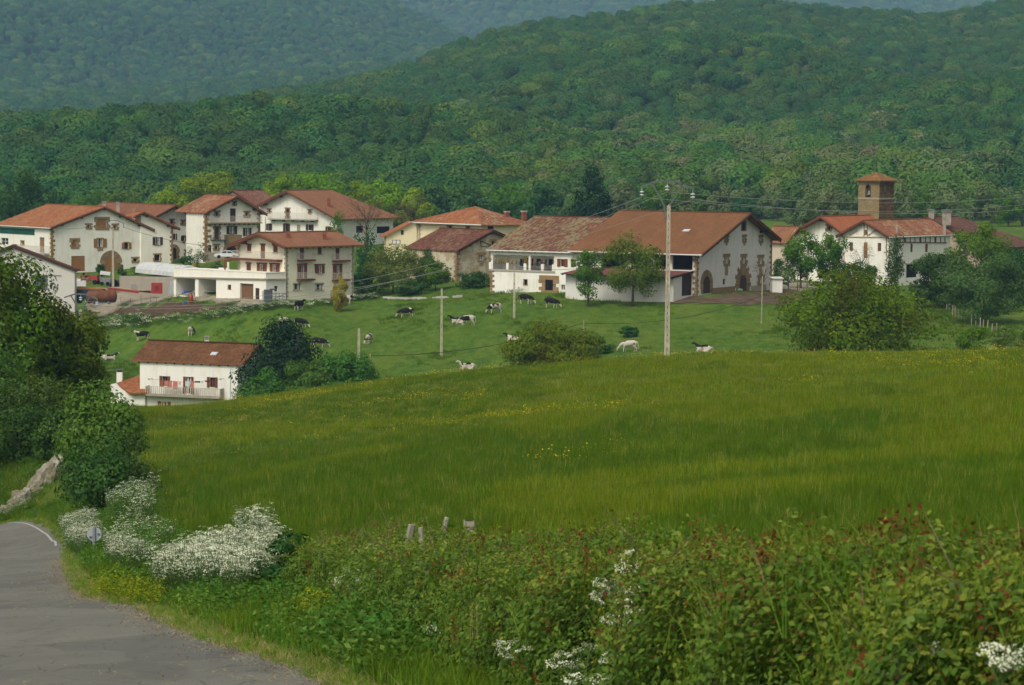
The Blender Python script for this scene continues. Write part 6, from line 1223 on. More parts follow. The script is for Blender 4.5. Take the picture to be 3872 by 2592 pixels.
def cow(u, v, pose, heading, patch, label, scale=1.0, D0=255):
    """heading in degrees: 0 faces right in the photo, 180 left, 90 away, 270 towards the camera"""
    p = hit(u, v, D0); rt = empty('cow', p, label, 'cow', CG); rt.rotation_euler = (0, 0, R(heading)); rt.scale = (scale,) * 3
    for nm, me in COWM[pose]:
        o = link(nm, me, rt); o['patch'] = patch; o['shift'] = (u * .37 + v * .11) % 19.0
    return rt
cow(537, 1291, 'standing', 195, .40, 'black cow with a pale face, farthest left of the standing cows')
cow(724, 1276, 'grazing', 80, .54, 'mostly white cow turned away, above the roof of the balcony house')
cow(1072, 1240, 'grazing', 60, .62, 'creamy white cow behind the tip of the dark pine'); cow(1135, 1243, 'grazing', 335, .34, 'black cow just right of the tip of the dark pine, head lowered to the right')
cow(1128, 1297, 'grazing', 80, .54, 'pale cow half hidden by the right side of the dark pine'); cow(1206, 1316, 'grazing', 352, .42, 'black cow with a white shoulder grazing right of the dark pine')
cow(1394, 1303, 'grazing', 250, .52, 'piebald cow facing the viewer beside the short concrete pole'); cow(412, 1364, 'lying', 10, .54, 'white cow with a black head at the left above the small red roof')
cow(1131, 1176, 'standing', 60, .10, 'all black cow by the hedge below the cream house'); cow(1307, 1153, 'standing', 20, .55, 'white cow with a black neck below the golden conifer')
cow(1537, 1202, 'grazing', 190, .40, 'black cow grazing alone in front of the willow'); cow(1768, 1232, 'grazing', 188, .55, 'white cow with a black head grazing right of the long thin pole')
cow(1733, 1224, 'lying', 180, .34, 'dark cow lying behind the white grazing cow'); cow(1872, 1186, 'grazing', 215, .53, 'white cow with a black saddle grazing left of the loggia pole')
cow(1987, 1152, 'grazing', 335, .38, 'black cow with a white belt grazing close to the loggia farmhouse'); cow(2084, 1167, 'grazing', 335, .33, 'black cow grazing farthest right below the loggia farmhouse')
cow(1945, 1293, 'lying', 175, .48, 'black and white cow lying at the left edge of the round bush'); cow(1768, 1398, 'lying', 200, .50, 'cow lying at the meadow crest with only its back showing')
cow(2380, 1331, 'grazing', 178, .54, 'white cow with dark patches grazing left of the tall forked pole'); cow(2662, 1331, 'lying', 170, .46, 'black headed cow lying right of the tall forked pole')
# ================================================================== poles, wires, sign, fences
CONP = plain('pole_concrete', (.38, .345, .26), .9, .2, .22, 2.); GALV = plain('galvanised_steel', (.11, .13, .125), .5, .4, .15, 3., .3); WHITEG = plain('insulator_glass', (.46, .50, .50), .3, .5, .1, 10.)
def pole(u, vtop, D, w0, w1, label, name='utility_pole', slots=True):
    g = G(u, D); top = P(u, vtop, D); H = top.z - g.z; rt = empty(name, g, label, 'pole'); m = MB()
    for s in (-1, 1): m.add([Vector((g.x + s * w0 * .30 + a * w0 * .2, g.y + b * w0 * .42, g.z - .5)) for a, b in ((-1, -1), (1, -1), (1, 1), (-1, 1))] + [Vector((g.x + s * w1 * .30 + a * w1 * .2, g.y + b * w1 * .42, top.z)) for a, b in ((-1, -1), (1, -1), (1, 1), (-1, 1))], [(0, 1, 2, 3), (7, 6, 5, 4), (0, 4, 5, 1), (1, 5, 6, 2), (2, 6, 7, 3), (3, 7, 4, 0)])
    n = int(H / .55)
    for i in range(n + 1):
        f = i / n; w = w0 + (w1 - w0) * f; z = g.z + H * f
        m.box(Vector((g.x, g.y, min(z, top.z - .1))), w * .22, w * .6, .24 if i % 2 else .40)
    m.build('shaft', CONP, rt); return rt, g, top, H
def forked(u, vtop, D, sc, w0, label):
    rt, g, top, H = pole(u, vtop, D, w0, w0 * .62, label, 'power_pole'); m = MB(); k = sc; q = lambda x, z: top + Vector((x * k, 0, z * k))
    for s in (-1, 1): m.beam(q(.12 * s, -1.0), q(.22 * s, .0), .13); m.beam(q(.20 * s, -.05), q(1.22 * s, 1.78), .12)
    m.beam(q(-.22, -1.05), q(.22, -1.05), .1); m.build('fork_arm', GALV, rt); m = MB(); pts = [(-2.05, 1.52), (-.68, 1.97), (.72, 1.93), (2.1, 1.36)]
    for a, b in zip(pts, pts[1:]): m.beam(q(*a), q(*b), .12, .14)
    m.build('cross_arm', GALV, rt); ends = []
    for x, z in ((-2.03, 1.45), (0.0, 1.88), (2.06, 1.30)):
        mm = MB(); mm.tube([q(x, z), q(x, z - .8)], .02, 5)
        for dz in (.34, .58): mm.lathe(q(x, z - dz - .06), [(.06, .1), (.17, .05), (.18, 0), (.07, -.03)], 10)
        mm.build('insulator', WHITEG, rt); ends.append(q(x, z - .8))
    return ends
E1 = forked(2522, 778, 210, 1.0, .44, 'tall concrete pole with a forked steel head standing on the meadow crest')
E2 = forked(305, 1172, 262, .80, .42, 'concrete pole with a forked steel head half sunk behind the roadside oak')
def simple_arm(u, vtop, D, w0, label, arm):
    rt, g, top, H = pole(u, vtop, D, w0, w0 * .6, label, 'power_pole'); m = MB(); e = []
    for a, b in zip(arm, arm[1:]): m.beam(top + Vector((a[0], 0, a[1])), top + Vector((b[0], 0, b[1])), .11)
    for s in (-1, 1): m.beam(top + Vector((.1 * s, 0, -.3)), top + Vector((.95 * s, 0, 1.05)), .10)
    m.build('cross_arm', GALV, rt); return top
T3 = simple_arm(428, 866, 445, .42, 'concrete pole with a bent cross arm in front of the arched farmhouse', [(-1.35, 1.0), (-.6, 1.45), (.6, 1.45), (1.75, .95), (1.75, .2)])
_, _, T4, _ = pole(1669, 1092, 330, .34, .20, 'long thin concrete pole in the middle of the pasture'); _, _, T5, _ = pole(1943, 1008, 352, .34, .20, 'slim concrete pole in front of the loggia farmhouse'); _, _, T6, _ = pole(1357, 1244, 300, .34, .26, 'short concrete pole beside the bright shrubs')
T7 = P(2880, 1075, 338)
WOODP = plain('post_wood', (.20, .165, .115), .9, .1, .3, 4.); WOODG = plain('post_wood_grey', (.30, .27, .21), .9, .1, .25, 4.)
def post(p, h, r=.05, lean=(0, 0), mat=None, name='fence_post', label=None, group=None, cat='post'):
    m = MB(); p = Vector(p); m.tube([p - ZU * .3, p + Vector((lean[0] * h * .5, lean[1] * h * .5, h * .5)), p + Vector((lean[0] * h, lean[1] * h, h))], [r * 1.1, r, r * .9], 7); return tag(m.build(name, mat or WOODP, None, False, loc=p), label, cat, group)
g = G(2878, 338); post(g, P(2878, 1045, 338).z - g.z, .09, (.01, 0), WOODG, 'wooden_pole', 'thin wooden pole in front of the barn gable', cat='pole')
g = G(1400, 292); post(g, P(1400, 1338, 292).z - g.z, .07, (0, 0), WOODG, 'wooden_pole', 'short dark post carrying the cable near the shrub row', cat='pole'); T8 = P(1400, 1345, 292)
g = G(2206, 300); post(g, P(2206, 1210, 300).z - g.z, .07, (0, 0), WOODG, 'wooden_pole', 'grey post carrying the cable beside the round bush', cat='pole'); T9 = P(2206, 1222, 300)
g = G(1655, 505); T10 = P(1005, 820, 480); g = G(1003, 480); post(g, T10.z - g.z, .09, (0, 0), WOODG, 'wooden_pole', 'wooden pole with wires in front of the broad white house', cat='pole')
WIRE = plain('wire_grey', (.26, .27, .25), .5, .4, .05, 1.); CABLE = plain('cable_dark', (.03, .032, .03), .6, .3, .1, 1.)
def wire(a, b, sag, r, mat, label, name='power_line'):
    a, b = Vector(a), Vector(b); pts = [a.lerp(b, i / 20) - ZU * sag * 4 * (i / 20) * (1 - i / 20) for i in range(21)]; m = MB(); m.tube(pts, r, 5); tag(m.build(name, mat, None, True), label, 'cable')
far = [P(4250, 692, 330), P(4250, 715, 331), P(4250, 738, 332)]
for e, f_, s_, lb in zip((E1[1], E1[0], E1[2]), far, (1.6, 1.9, 1.7), ('uppermost power line running right from the forked pole past the tower', 'middle power line running right from the forked pole past the tower', 'lowest power line running right from the forked pole past the tower')): wire(e, f_, s_, .022, WIRE, lb)
for a, b, s_, lb in ((E1[0], E2[1], 2.8, 'longest power line sagging between the two forked poles, highest strand'), (E1[1], E2[2], 3.2, 'power line between the two forked poles, lower strand'), (E1[2], E2[0], 2.9, 'power line between the two forked poles, middle strand')): wire(a, b, s_, .016, WIRE, lb)
wire(T8, T9, 1.0, .035, CABLE, 'dark cable strung across the pasture between the two posts'); wire(T9, P(2880, 1120, 338), 1.2, .03, CABLE, 'dark cable rising from the bush to the pole by the barn')
wire(T3 + Vector((-1.3, 0, .9)), P(195, 862, 478), .5, .03, CABLE, 'cable from the bent arm pole to the farmhouse corner'); wire(T3 + Vector((1.7, 0, .3)), P(1000, 930, 480), 1.4, .03, CABLE, 'cable from the bent arm pole across to the balcony house'); wire(T5, P(2290, 1000, 366), .6, .025, CABLE, 'cable from the slim pole to the loggia farmhouse wall')
PAINT_SIGN = plain('sign_red', (.35, .04, .03), .5, .4, .1, 3.)
# road sign seen from behind
g = G(353, 84); m = MB(); top = P(357, 1994, 84); rt = empty('road_sign', g, 'round road sign seen from its grey back beside the white flowers', 'sign'); m.box(g + ZU * ((top.z - g.z) / 2 - .1), .08, .05, top.z - g.z + .25); m.build('post', METAL, rt)
c_ = P(357, 2022, 84.06); m = MB(); m.lathe(c_, [(.225, -.012), (.235, 0), (.225, .012)], 28, Matrix.Rotation(R(90), 3, 'X')); m.build('disc', plain('sign_back', (.30, .33, .35), .5, .4, .08, 3.), rt)
m = MB(); m.box(c_ + Vector((-.12, -.03, -.08)), .07, .03, .05); m.box(c_ + Vector((.14, -.03, .02)), .07, .03, .05); m.build('bracket', CORR, rt)
p = P(364, 1379, 292); g = Vector((p.x, p.y, gz(p.x, p.y))); rt = empty('road_sign', g, 'small red rimmed round sign beyond the roadside oak', 'sign'); m = MB(); m.tube([g - ZU * .2, p + Vector((0, .04, .15))], .035, 6); m.build('post', METAL, rt); Mx = Matrix.Rotation(R(90), 3, 'X'); m = MB(); m.lathe(p, [(.20, -.01), (.26, 0), (.20, .01)], 20, Mx); m.build('rim', PAINT_SIGN, rt); m = MB(); m.lathe(p + Vector((0, -.012, 0)), [(.10, -.006), (.18, 0), (.10, .004)], 18, Mx); m.build('face', WHITE, rt)
# posts standing in the hedge
for u, v, h_, r_, ln, lb in ((1557, 1985, .42, .055, (.10, 0), 'thick weathered post leaning out of the hedge, leftmost of the hedge posts'), (1590, 1996, .34, .035, (-.05, 0), 'thin short post beside the thick leaning hedge post'), (1690, 1957, .46, .045, (.16, 0), 'pale leaning post at the top of the hedge'), (1773, 1970, .36, .09, (0, 0), 'broad pale block topped post at the hedge top')):
    hp = on_hedge(u, v + 55, 20); D = hp.y - .05; tp = P(u, v, D); x = tp.x; z0 = hp.z - .35; hh = tp.z - z0
    if r_ > .08: m = MB(); m.box(Vector((x, D, z0 + hh / 2)), .15, .14, hh); m.box(Vector((x, D, tp.z - .05)), .18, .17, .10, .1); o = m.build('hedge_post', WOODG, None, loc=(x, D, z0))
    else: m = MB(); m.tube([(x - ln[0] * .8, D, z0), (x - ln[0] * .4, D, z0 + hh * .6), (x, D, tp.z)], [r_ * 1.1, r_, r_ * .95], 7); o = m.build('hedge_post', WOODG, None, loc=(x, D, z0))
    tag(o, lb, 'post', 'old fence posts in the hedge')
# fence along the far edge of the meadow and down the right slope
cpr = cp7
for x in (1233, 1395, 1530, 1647, 1788, 1912, 2035, 2282): u, v = cpr(x, 325); g = G(u, 212); post(g, P(u, v - 12, 212).z - g.z if P(u, v - 12, 212).z - g.z > .6 else 1.1, .06, (.02, 0), WOODP, 'fence_post', 'wooden fence post on the meadow crest in front of the biggest bush', 'posts along the meadow crest')
for x, y, h_ in ((753, 1215, 1.2), (778, 1225, 1.4), (803, 1240, 1.2), (829, 1240, 1.1), (860, 1295, 1.8), (888, 1310, 1.8), (917, 1325, 1.5), (950, 1350, 1.4), (977, 1360, 1.6), (1010, 1345, 1.2), (1048, 1390, 1.5), (1092, 1390, 1.3), (1135, 1425, 1.5), (1165, 1420, 1.2), (1208, 1430, 1.2), (1250, 1465, 1.2), (1297, 1465, 1.3)): post(hit(*c8(x, y), 255), h_, .065, (.03 * (x % 3 - 1), 0), WOODG, 'fence_post', 'weathered fence post in the line running down from the apple tree', 'fence posts on the right slope')
for x, y, h_ in ((645, 1325, 1.0), (965, 1325, 1.6), (1088, 1305, 1.1), (1195, 1300, .9), (1290, 1305, .9), (1395, 1300, 1.2), (1487, 1308, 1.3), (1548, 1305, .9), (1610, 1315, .9), (1708, 1308, .8), (1808, 1318, 1.3), (1860, 1310, .9), (1932, 1315, 1.0)): post(hit(*c1(x, y), 300), h_, .05, (.04 * (x % 3 - 1), 0), WOODP, 'fence_post', 'thin fence post along the lower edge of the farmyard', 'fence posts below the farmyard')
for x in (262, 356, 448, 545): u, v = c7(x, 1345); post(hit(u, v, 300), 2.3, .07, (0, 0), CORR, 'fence_post', 'dark gate post beside the lane right of the barn', 'gate posts by the lane')
# ================================================================== farmyard
PAINT_R = plain('paint_red', (.30, .030, .022), .5, .4, .2, 2.); RUST = plain('rusty_steel', (.13, .052, .026), .8, .2, .35, 1.2); PAINT_BL = plain('paint_dark_blue', (.020, .032, .055), .6, .3, .3, 1.5); PAINT_OR = plain('paint_orange', (.36, .19, .04), .6, .3, .25, 1.5); TYRE = plain('tyre_rubber', (.018, .017, .016), .9, .1, .2, 6.); PLAST = plain('plastic_white', (.62, .63, .62), .5, .3, .1, 2.)
def at(cr, x, y, D0=380): return hit(*cr(x, y), D0)
def wheel(c, r, w, ax, par):
    Mx = Matrix.Rotation(R(90), 3, 'X') if ax == 'y' else (Matrix.Rotation(ax, 3, 'Z') @ Matrix.Rotation(R(90), 3, 'X')); m = MB(); m.lathe(c, [(r * .55, -w / 2), (r * .92, -w / 2), (r, -w * .3), (r, w * .3), (r * .92, w / 2), (r * .55, w / 2)], 16, Mx); o = m.build('wheel', TYRE, par); m = MB(); m.lathe(c, [(r * .1, -w * .45), (r * .54, -w * .40), (r * .54, w * .40), (r * .1, w * .45)], 12, Mx); m.build('rim', METAL, o); return o
def yawbox(m, O, yw, x, y, z, sx_, sy, sz): c, s = math.cos(yw), math.sin(yw); m.box(O + Vector((x * c - y * s, x * s + y * c, z)), sx_, sy, sz, yw)
def yl(O, yw, x, y, z): c, s = math.cos(yw), math.sin(yw); return O + Vector((x * c - y * s, x * s + y * c, z))
# garden terrace behind its concrete wall, polytunnel on top
TD = 446; a0 = P(*c1(1180, 1135), TD); a1 = P(*c1(1720, 1130), TD - 24); e_ = (a1 - a0); e_.z = 0; L_ = e_.length; e_.normalize(); n_ = Vector((e_.y, -e_.x, 0)); zt = P(*c1(1185, 1030), TD).z; zt2 = P(*c1(1480, 1010), TD - 13).z; zb = min(a0.z, a1.z) - 4
m = MB(); pts = [a0, a0 + e_ * L_, a0 + e_ * L_ - n_ * .35, a0 - n_ * .35]; m.add([Vector((p.x, p.y, zb)) for p in pts] + [Vector((p.x, p.y, z_)) for p, z_ in zip(pts, (zt, zt2, zt2, zt))], [(0, 3, 2, 1), (4, 5, 6, 7), (0, 1, 5, 4), (1, 2, 6, 5), (2, 3, 7, 6), (3, 0, 4, 7)]); tag(m.build('retaining_wall', CONCW), 'stained concrete retaining wall below the polytunnel garden', 'wall')
bk = -n_ * 26; m = MB(); q0, q1 = a0 - n_ * .35, a0 + e_ * L_ - n_ * .35; m.quad(Vector((q0.x, q0.y, zt - .1)), Vector((q1.x, q1.y, zt2 - .1)), Vector((q1.x, q1.y, zt2 + 1.6)) + bk, Vector((q0.x, q0.y, zt + 1.6)) + bk)
m.quad(Vector((q0.x, q0.y, zb)), Vector((q0.x, q0.y, zt - .1)), Vector((q0.x, q0.y, zt + 1.6)) + bk, Vector((q0.x, q0.y, zb)) + bk); tag(m.build('garden_ground', GRASSLAND), kind='structure')
PT = NT('polytunnel_film', .35, .5); PT.col(PT.ramp(PT.noise(PT.pos(), 1.2, 3), [(.3, (.42, .45, .45)), (.7, (.60, .62, .60))])); p0 = P(*c1(1332, 985), 440); p1 = P(*c1(1765, 985), 425); d_ = (p1 - p0); d_.z = 0; LL = d_.length; d_.normalize(); s_ = Vector((-d_.y, d_.x, 0)); hh = P(*c1(1400, 890), 440).z - p0.z; m = MB(); ns = 18; rsx = random.Random(4)
for i in range(ns + 1):
    for j in range(13):
        a = math.pi * j / 12; sg = .12 * math.sin(i * math.pi / 2) ** 2 + rsx.uniform(-.05, .05); en = 1 if 0 < i < ns else .93; c_ = p0.lerp(Vector((p1.x, p1.y, p0.z)), i / ns) + s_ * 2.2 + ZU * -.2; m.v.append(tuple(c_ - s_ * math.cos(a) * 2.3 * en + ZU * (hh + .2 - sg) * math.sin(a) ** .7 * en))
for i in range(ns):
    for j in range(12): k = i * 13 + j; m.f.append((k, k + 1, k + 14, k + 13)); m.uv.append(None)
m.f += [tuple(range(13)), tuple(range(ns * 13, ns * 13 + 13))]; m.uv += [None, None]; tag(m.build('polytunnel', PT.m), 'low white plastic polytunnel in the garden left of the cream house', 'greenhouse')
# tractor
O = at(c1, 880, 1100) ; O = G(O.x / O.y * F + 1936, 447); u0_, _ = c1(880, 1100); O = G(u0_, 447); O.z = P(*c1(880, 1115), 447).z; yw = R(-18); rt = empty('tractor', O, 'old red tractor parked between the log pile and the yard', 'tractor'); m = MB(); yawbox(m, O, yw, .75, 0, 1.15, 1.9, .62, .62); yawbox(m, O, yw, 1.62, 0, 1.05, .25, .66, .75); yawbox(m, O, yw, -.55, 0, .95, 1.1, .7, .4); m.build('hood', PAINT_R, rt)
m = MB(); 
for s in (-1, 1): yawbox(m, O, yw, -.75, .62 * s, 1.55, 1.3, .42, .10); yawbox(m, O, yw, -1.3, .62 * s, 1.3, .12, .42, .5)
m.build('mudguard', PAINT_R, rt); m = MB(); yawbox(m, O, yw, -.75, 0, 1.5, .5, .5, .12); yawbox(m, O, yw, -1.0, 0, 1.75, .1, .5, .45); m.build('seat', TYRE, rt); m = MB(); m.tube([yl(O, yw, .1, 0, 1.4), yl(O, yw, -.2, 0, 1.9)], .03, 5); m.lathe(yl(O, yw, -.2, 0, 1.92), [(.2, -.02), (.22, 0), (.2, .02)], 12); m.tube([yl(O, yw, 1.1, .1, 1.4), yl(O, yw, 1.1, .1, 2.2)], .045, 6); m.build('steering_wheel', CORR, rt)
for x, y, r_, w_ in ((-.75, -.78, .78, .38), (-.75, .78, .78, .38), (1.45, -.66, .42, .22), (1.45, .66, .42, .22)): wheel(yl(O, yw, x, y, r_), r_, w_, yw, rt)
# baler / grey machine under a sheet
u0_, _ = c1(1045, 1050); O = G(u0_, 446); O.z = P(*c1(1045, 1125), 446).z; rt = empty('farm_machine', O, 'grey farm machine with a pale cover next to the red tractor', 'machine'); m = MB(); m.box(O + ZU * .9, 1.6, 1.4, .9, .2); m.box(O + Vector((.5, 0, .45)), .5, 1.2, .5, .2); m.beam(O + Vector((-.9, 0, .5)), O + Vector((-.9, 0, 2.3)), .1); m.beam(O + Vector((.8, -.4, .5)), O + Vector((.8, -.4, 2.2)), .1); m.build('body', METAL, rt); m = MB(); m.box(O + Vector((-.05, 0, 2.1)), 1.7, 1.5, .55, .15, 0, .12); m.build('cover', PLAST, rt); wheel(O + Vector((.5, -.8, .35)), .35, .2, R(10), rt); wheel(O + Vector((-.5, -.8, .35)), .35, .2, R(10), rt)
# black silage bags and log pile
u0_, _ = c1(1150, 1100); O = P(*c1(1150, 1130), 448); m = MB(); rr_ = random.Random(3)
for i in range(9): m.lathe(O + Vector((rr_.uniform(-.9, .9), rr_.uniform(-.3, .6), rr_.uniform(-.3, 1.0))), [(.1, -.4), (.45, -.2), (.5, .1), (.2, .4)], 8)
tag(m.build('silage_heap', plain('black_plastic', (.012, .013, .018), .4, .4, .3, 4.), None, True), 'heap of black plastic wrapped fodder against the concrete wall', 'heap')
O = P(*c1(735, 1090), 443); LOGM = stonemat('log_ends', (.16, .10, .05), (.26, .17, .085), (.36, .25, .13)); m = MB()
for i in range(9):
    for j in range(int(6 - abs(i - 3) * .5)): m.lathe(O + Vector((.1 + i * .30 + (j % 2) * .15, rr_.uniform(-.15, .15), j * .27 - .2)), [(.135, -.5), (.15, -.45), (.15, .5)], 7, Matrix.Rotation(R(90), 3, 'X'))
tag(m.build('log_pile', LOGM), 'stack of cut firewood logs beside the grey white shed', 'log pile')
# white tank on the ground
O = P(*c1(805, 1120), 436); m = MB(); m.box(O + ZU * .25, 1.5, 1.1, .9, .1); m.box(O + Vector((-.45, 0, .85)), .6, .8, .4, .1, 0, .3); tag(m.build('water_container', PLAST), 'white plastic container lying behind the tipping trailer', 'container')
# tipping trailer, rusty slurry tank, red trailer end
O = P(*c1(830, 1300), 428); yw = R(4); rt = empty('tipping_trailer', O, 'dark blue tipping trailer with an orange inside in the farmyard', 'trailer'); m = MB(); W2, D2 = 5.9, 2.3
for (x, y, z, sx_, sy, sz) in ((0, -1.15, 1.55, W2, .1, 1.55), (W2 / 2, 0, 1.3, .1, D2, 1.1), (-W2 / 2, 0, 1.55, .1, D2, 1.6), (0, 0, .82, W2, D2, .12)): yawbox(m, O, yw, x, y, z, sx_, sy, sz)
m.build('body', PAINT_BL, rt); m = MB(); yawbox(m, O, yw, 0, 1.15, 1.75, W2, .1, 1.75); yawbox(m, O, yw, 0, -1.085, 1.6, W2 - .3, .03, 1.4); yawbox(m, O, yw, -W2 / 2 + .07, 0, 1.6, .03, D2 - .2, 1.5); m.build('inner_lining', PAINT_OR, rt); m = MB()
for x in (-2.6, -1.3, 0, 1.3, 2.6): yawbox(m, O, yw, x, -1.22, 1.5, .1, .06, 1.5)
m.build('rib', PAINT_BL, rt)
for x in (-.6, .9): wheel(yl(O, yw, x, -1.0, .5), .5, .3, yw, rt); wheel(yl(O, yw, x, 1.0, .5), .5, .3, yw, rt)
O = P(*c1(1005, 1300), 420); rt = empty('slurry_tank', O, 'long rusty cylindrical tank lying beside the dark blue trailer', 'tank'); Mx = Matrix.Rotation(R(6), 3, 'Z') @ Matrix.Rotation(R(90), 3, 'Y'); m = MB(); m.lathe(O + ZU * 1.05, [(.25, -2.45), (.75, -2.3), (1.02, -1.95), (1.04, 0), (1.02, 1.95), (.75, 2.3), (.25, 2.45)], 20, Mx); m.build('barrel', RUST, rt, True); m = MB(); m.lathe(O + Vector((.3, 0, 2.05)), [(.3, 0), (.3, .2), (.36, .2), (.36, .28), (.05, .3)], 12); m.build('hatch', RUST, rt); m = MB(); m.box(O + Vector((-1.2, 0, .15)), .3, 1.6, .5); m.box(O + Vector((1.2, 0, .15)), .3, 1.6, .5); m.build('cradle', CORR, rt)
O = P(*c1(625, 1280), 430); rt = empty('red_trailer', O, 'faded red trailer partly hidden behind the roadside oak', 'trailer'); m = MB(); m.box(O + ZU * 1.0, 2.2, 1.9, .5); m.box(O + Vector((-.9, 0, 1.55)), .12, 1.9, .9); m.box(O + Vector((.2, -.9, 1.35)), 1.9, .1, .4); m.build('body', PAINT_R, rt); wheel(O + Vector((.3, -.9, .45)), .45, .25, 'y', rt); wheel(O + Vector((.3, .9, .45)), .45, .25, 'y', rt)
# red flat bed with its upright headboard
O = P(*c1(1495, 1205), 421); A = P(*c1(1195, 1160), 436); d_ = A - O; d_.z = 0; Lb = d_.length; d_.normalize(); sd2 = Vector((d_.y, -d_.x, 0)) * -1; rt = empty('flatbed_trailer', O, 'red flatbed trailer with pale deck and an upright red headboard by the concrete wall', 'trailer'); zb = .25; m = MB()
fr = [O + ZU * zb, O + d_ * Lb + ZU * (A.z - O.z + .1)]; m.beam(fr[0], fr[1], .22, .35); m.beam(fr[0] + sd2 * 2.2, fr[1] + sd2 * 2.2, .22, .35); m.build('chassis', PAINT_R, rt); m = MB(); q = [fr[0] + ZU * .2, fr[1] + ZU * .2, fr[1] + ZU * .2 + sd2 * 2.2, fr[0] + ZU * .2 + sd2 * 2.2]; m.add(q + [p + ZU * .08 for p in q], [(0, 3, 2, 1), (4, 5, 6, 7), (0, 1, 5, 4), (1, 2, 6, 5), (2, 3, 7, 6), (3, 0, 4, 7)]); m.build('deck', plain('deck_wood', (.34, .25, .17), .9, .1, .2, 2.), rt)
Wh = P(*c1(1605, 1205), 421) - O; hgt = P(*c1(1495, 1098), 421).z - O.z; m = MB(); c_ = O + Wh * .5 + ZU * hgt / 2; m.box(c_, Wh.length, .12, hgt)
for i in range(5): m.box(O + Wh * (i + .5) / 5 + ZU * hgt / 2 + Vector((0, -.09, 0)), .1, .08, hgt * .95)
m.build('headboard', PAINT_R, rt); m = MB()
for i in range(7): b = O + d_ * (1.0 + i * .55) + ZU * .5; m.beam(b + sd2 * 2.0, b + sd2 * 2.0 + ZU * .9 + d_ * .3, .06)
m.build('stake', METAL, rt)
c_ = O + Wh * .5 + ZU * hgt * .62 + Vector((0, -.16, 0)); m = MB(); m.box(c_ + Vector((-.13, 0, 0)), .18, .02, .26); m.box(c_ + Vector((.14, 0, .03)), .2, .02, .2); m.box(c_ + Vector((0, 0, -.4)), .5, .02, .09); m.build('painted_mark', PAINT_BL, rt)
# leaning sheet, planks by the garage, gas bottle, blue tub
O = P(*c1(1695, 1215), 404); m = MB(); m.box(O + Vector((.1, .3, 1.0)), .95, .08, 2.2, 0, R(-12), R(8)); tag(m.build('metal_sheet', METAL), 'grey metal panel leaning at the garage mouth', 'panel'); O = P(*c1(1740, 1215), 402); m = MB(); m.box(O + Vector((0, .3, 1.0)), .14, .08, 2.2, 0, R(-10), R(-7)); tag(m.build('leaning_plank', PLAST), 'white plank leaning at the garage mouth', 'plank')
O = at(c1, 1890, 1308, 385); m = MB(); m.lathe(O, [(.24, 0), (.30, .06), (.30, 1.0), (.24, 1.16), (.12, 1.24), (.12, 1.42), (.16, 1.44), (.05, 1.45)], 16); tag(m.build('gas_bottle', PAINT_R, None, True), 'bright red gas bottle standing at the yard fence', 'gas bottle'); O = at(c1, 1828, 1310, 385); m = MB(); m.lathe(O, [(.24, 0), (.30, .42), (.33, .44), (.27, .44), (.22, .05)], 14); tag(m.build('plastic_tub', plain('plastic_blue', (.03, .10, .40), .5, .3, .1, 3.)), 'blue plastic tub beside the red gas bottle', 'tub')
# garage clutter and gate by the annex
O = CH.C - CH.eR * 1; p = P(*c2(655, 1345), 400); m = MB(); m.lathe(p + Vector((0, 0, .0)), [(.5, 0), (.8, .6), (.84, .62), (.7, .6), (.45, .1)], 14); tag(m.build('wheelbarrow_tub', PAINT_R), 'red tub inside the open garage bay', 'tub'); p = P(*c2(640, 1372), 398); m = MB(); m.box(p + Vector((.2, 0, .35)), 1.1, .8, .6, .3); m.box(p + Vector((-.3, -.4, .2)), .6, .5, .4); tag(m.build('crate', MATS['plastic_blue']), 'blue crate on the garage floor', 'crate')
p = P(*c2(880, 1385), 394); m = MB(); m.box(p + Vector((0, 1.0, .7)), 4.2, 1.6, .12); 
for s in (-1.9, 1.9): m.box(p + Vector((s, 1.0, .35)), .1, 1.4, .7)
tag(m.build('workbench', WOODG), 'long bench inside the second garage bay', 'bench')
p0, p1 = P(*c2(1660, 1430), 380.5), P(*c2(1830, 1432), 383); m = MB()
for hh in (.1, .55, 1.0): m.beam(p0 + ZU * hh, p1 + ZU * hh, .06)
for i in range(5): q = p0.lerp(p1, i / 4); m.beam(q - ZU * .3, q + ZU * 1.1, .07)
m.beam(p0 + ZU * .1, p1 + ZU * 1.0, .05); tag(m.build('metal_gate', CORR), 'dark metal field gate below the corner of the cream house', 'gate'); p = P(*c2(1612, 1455), 380); m = MB(); m.box(p + ZU * .9, 1.1, .7, 1.9, .4); m.box(p + Vector((-.75, 0, .7)), .12, .12, 1.9); m.box(p + Vector((.75, 0, 1.9)), .9, .6, .2, .4); tag(m.build('gate_cabinet', CORR), 'dark boxy cabinet standing by the field gate', 'cabinet')
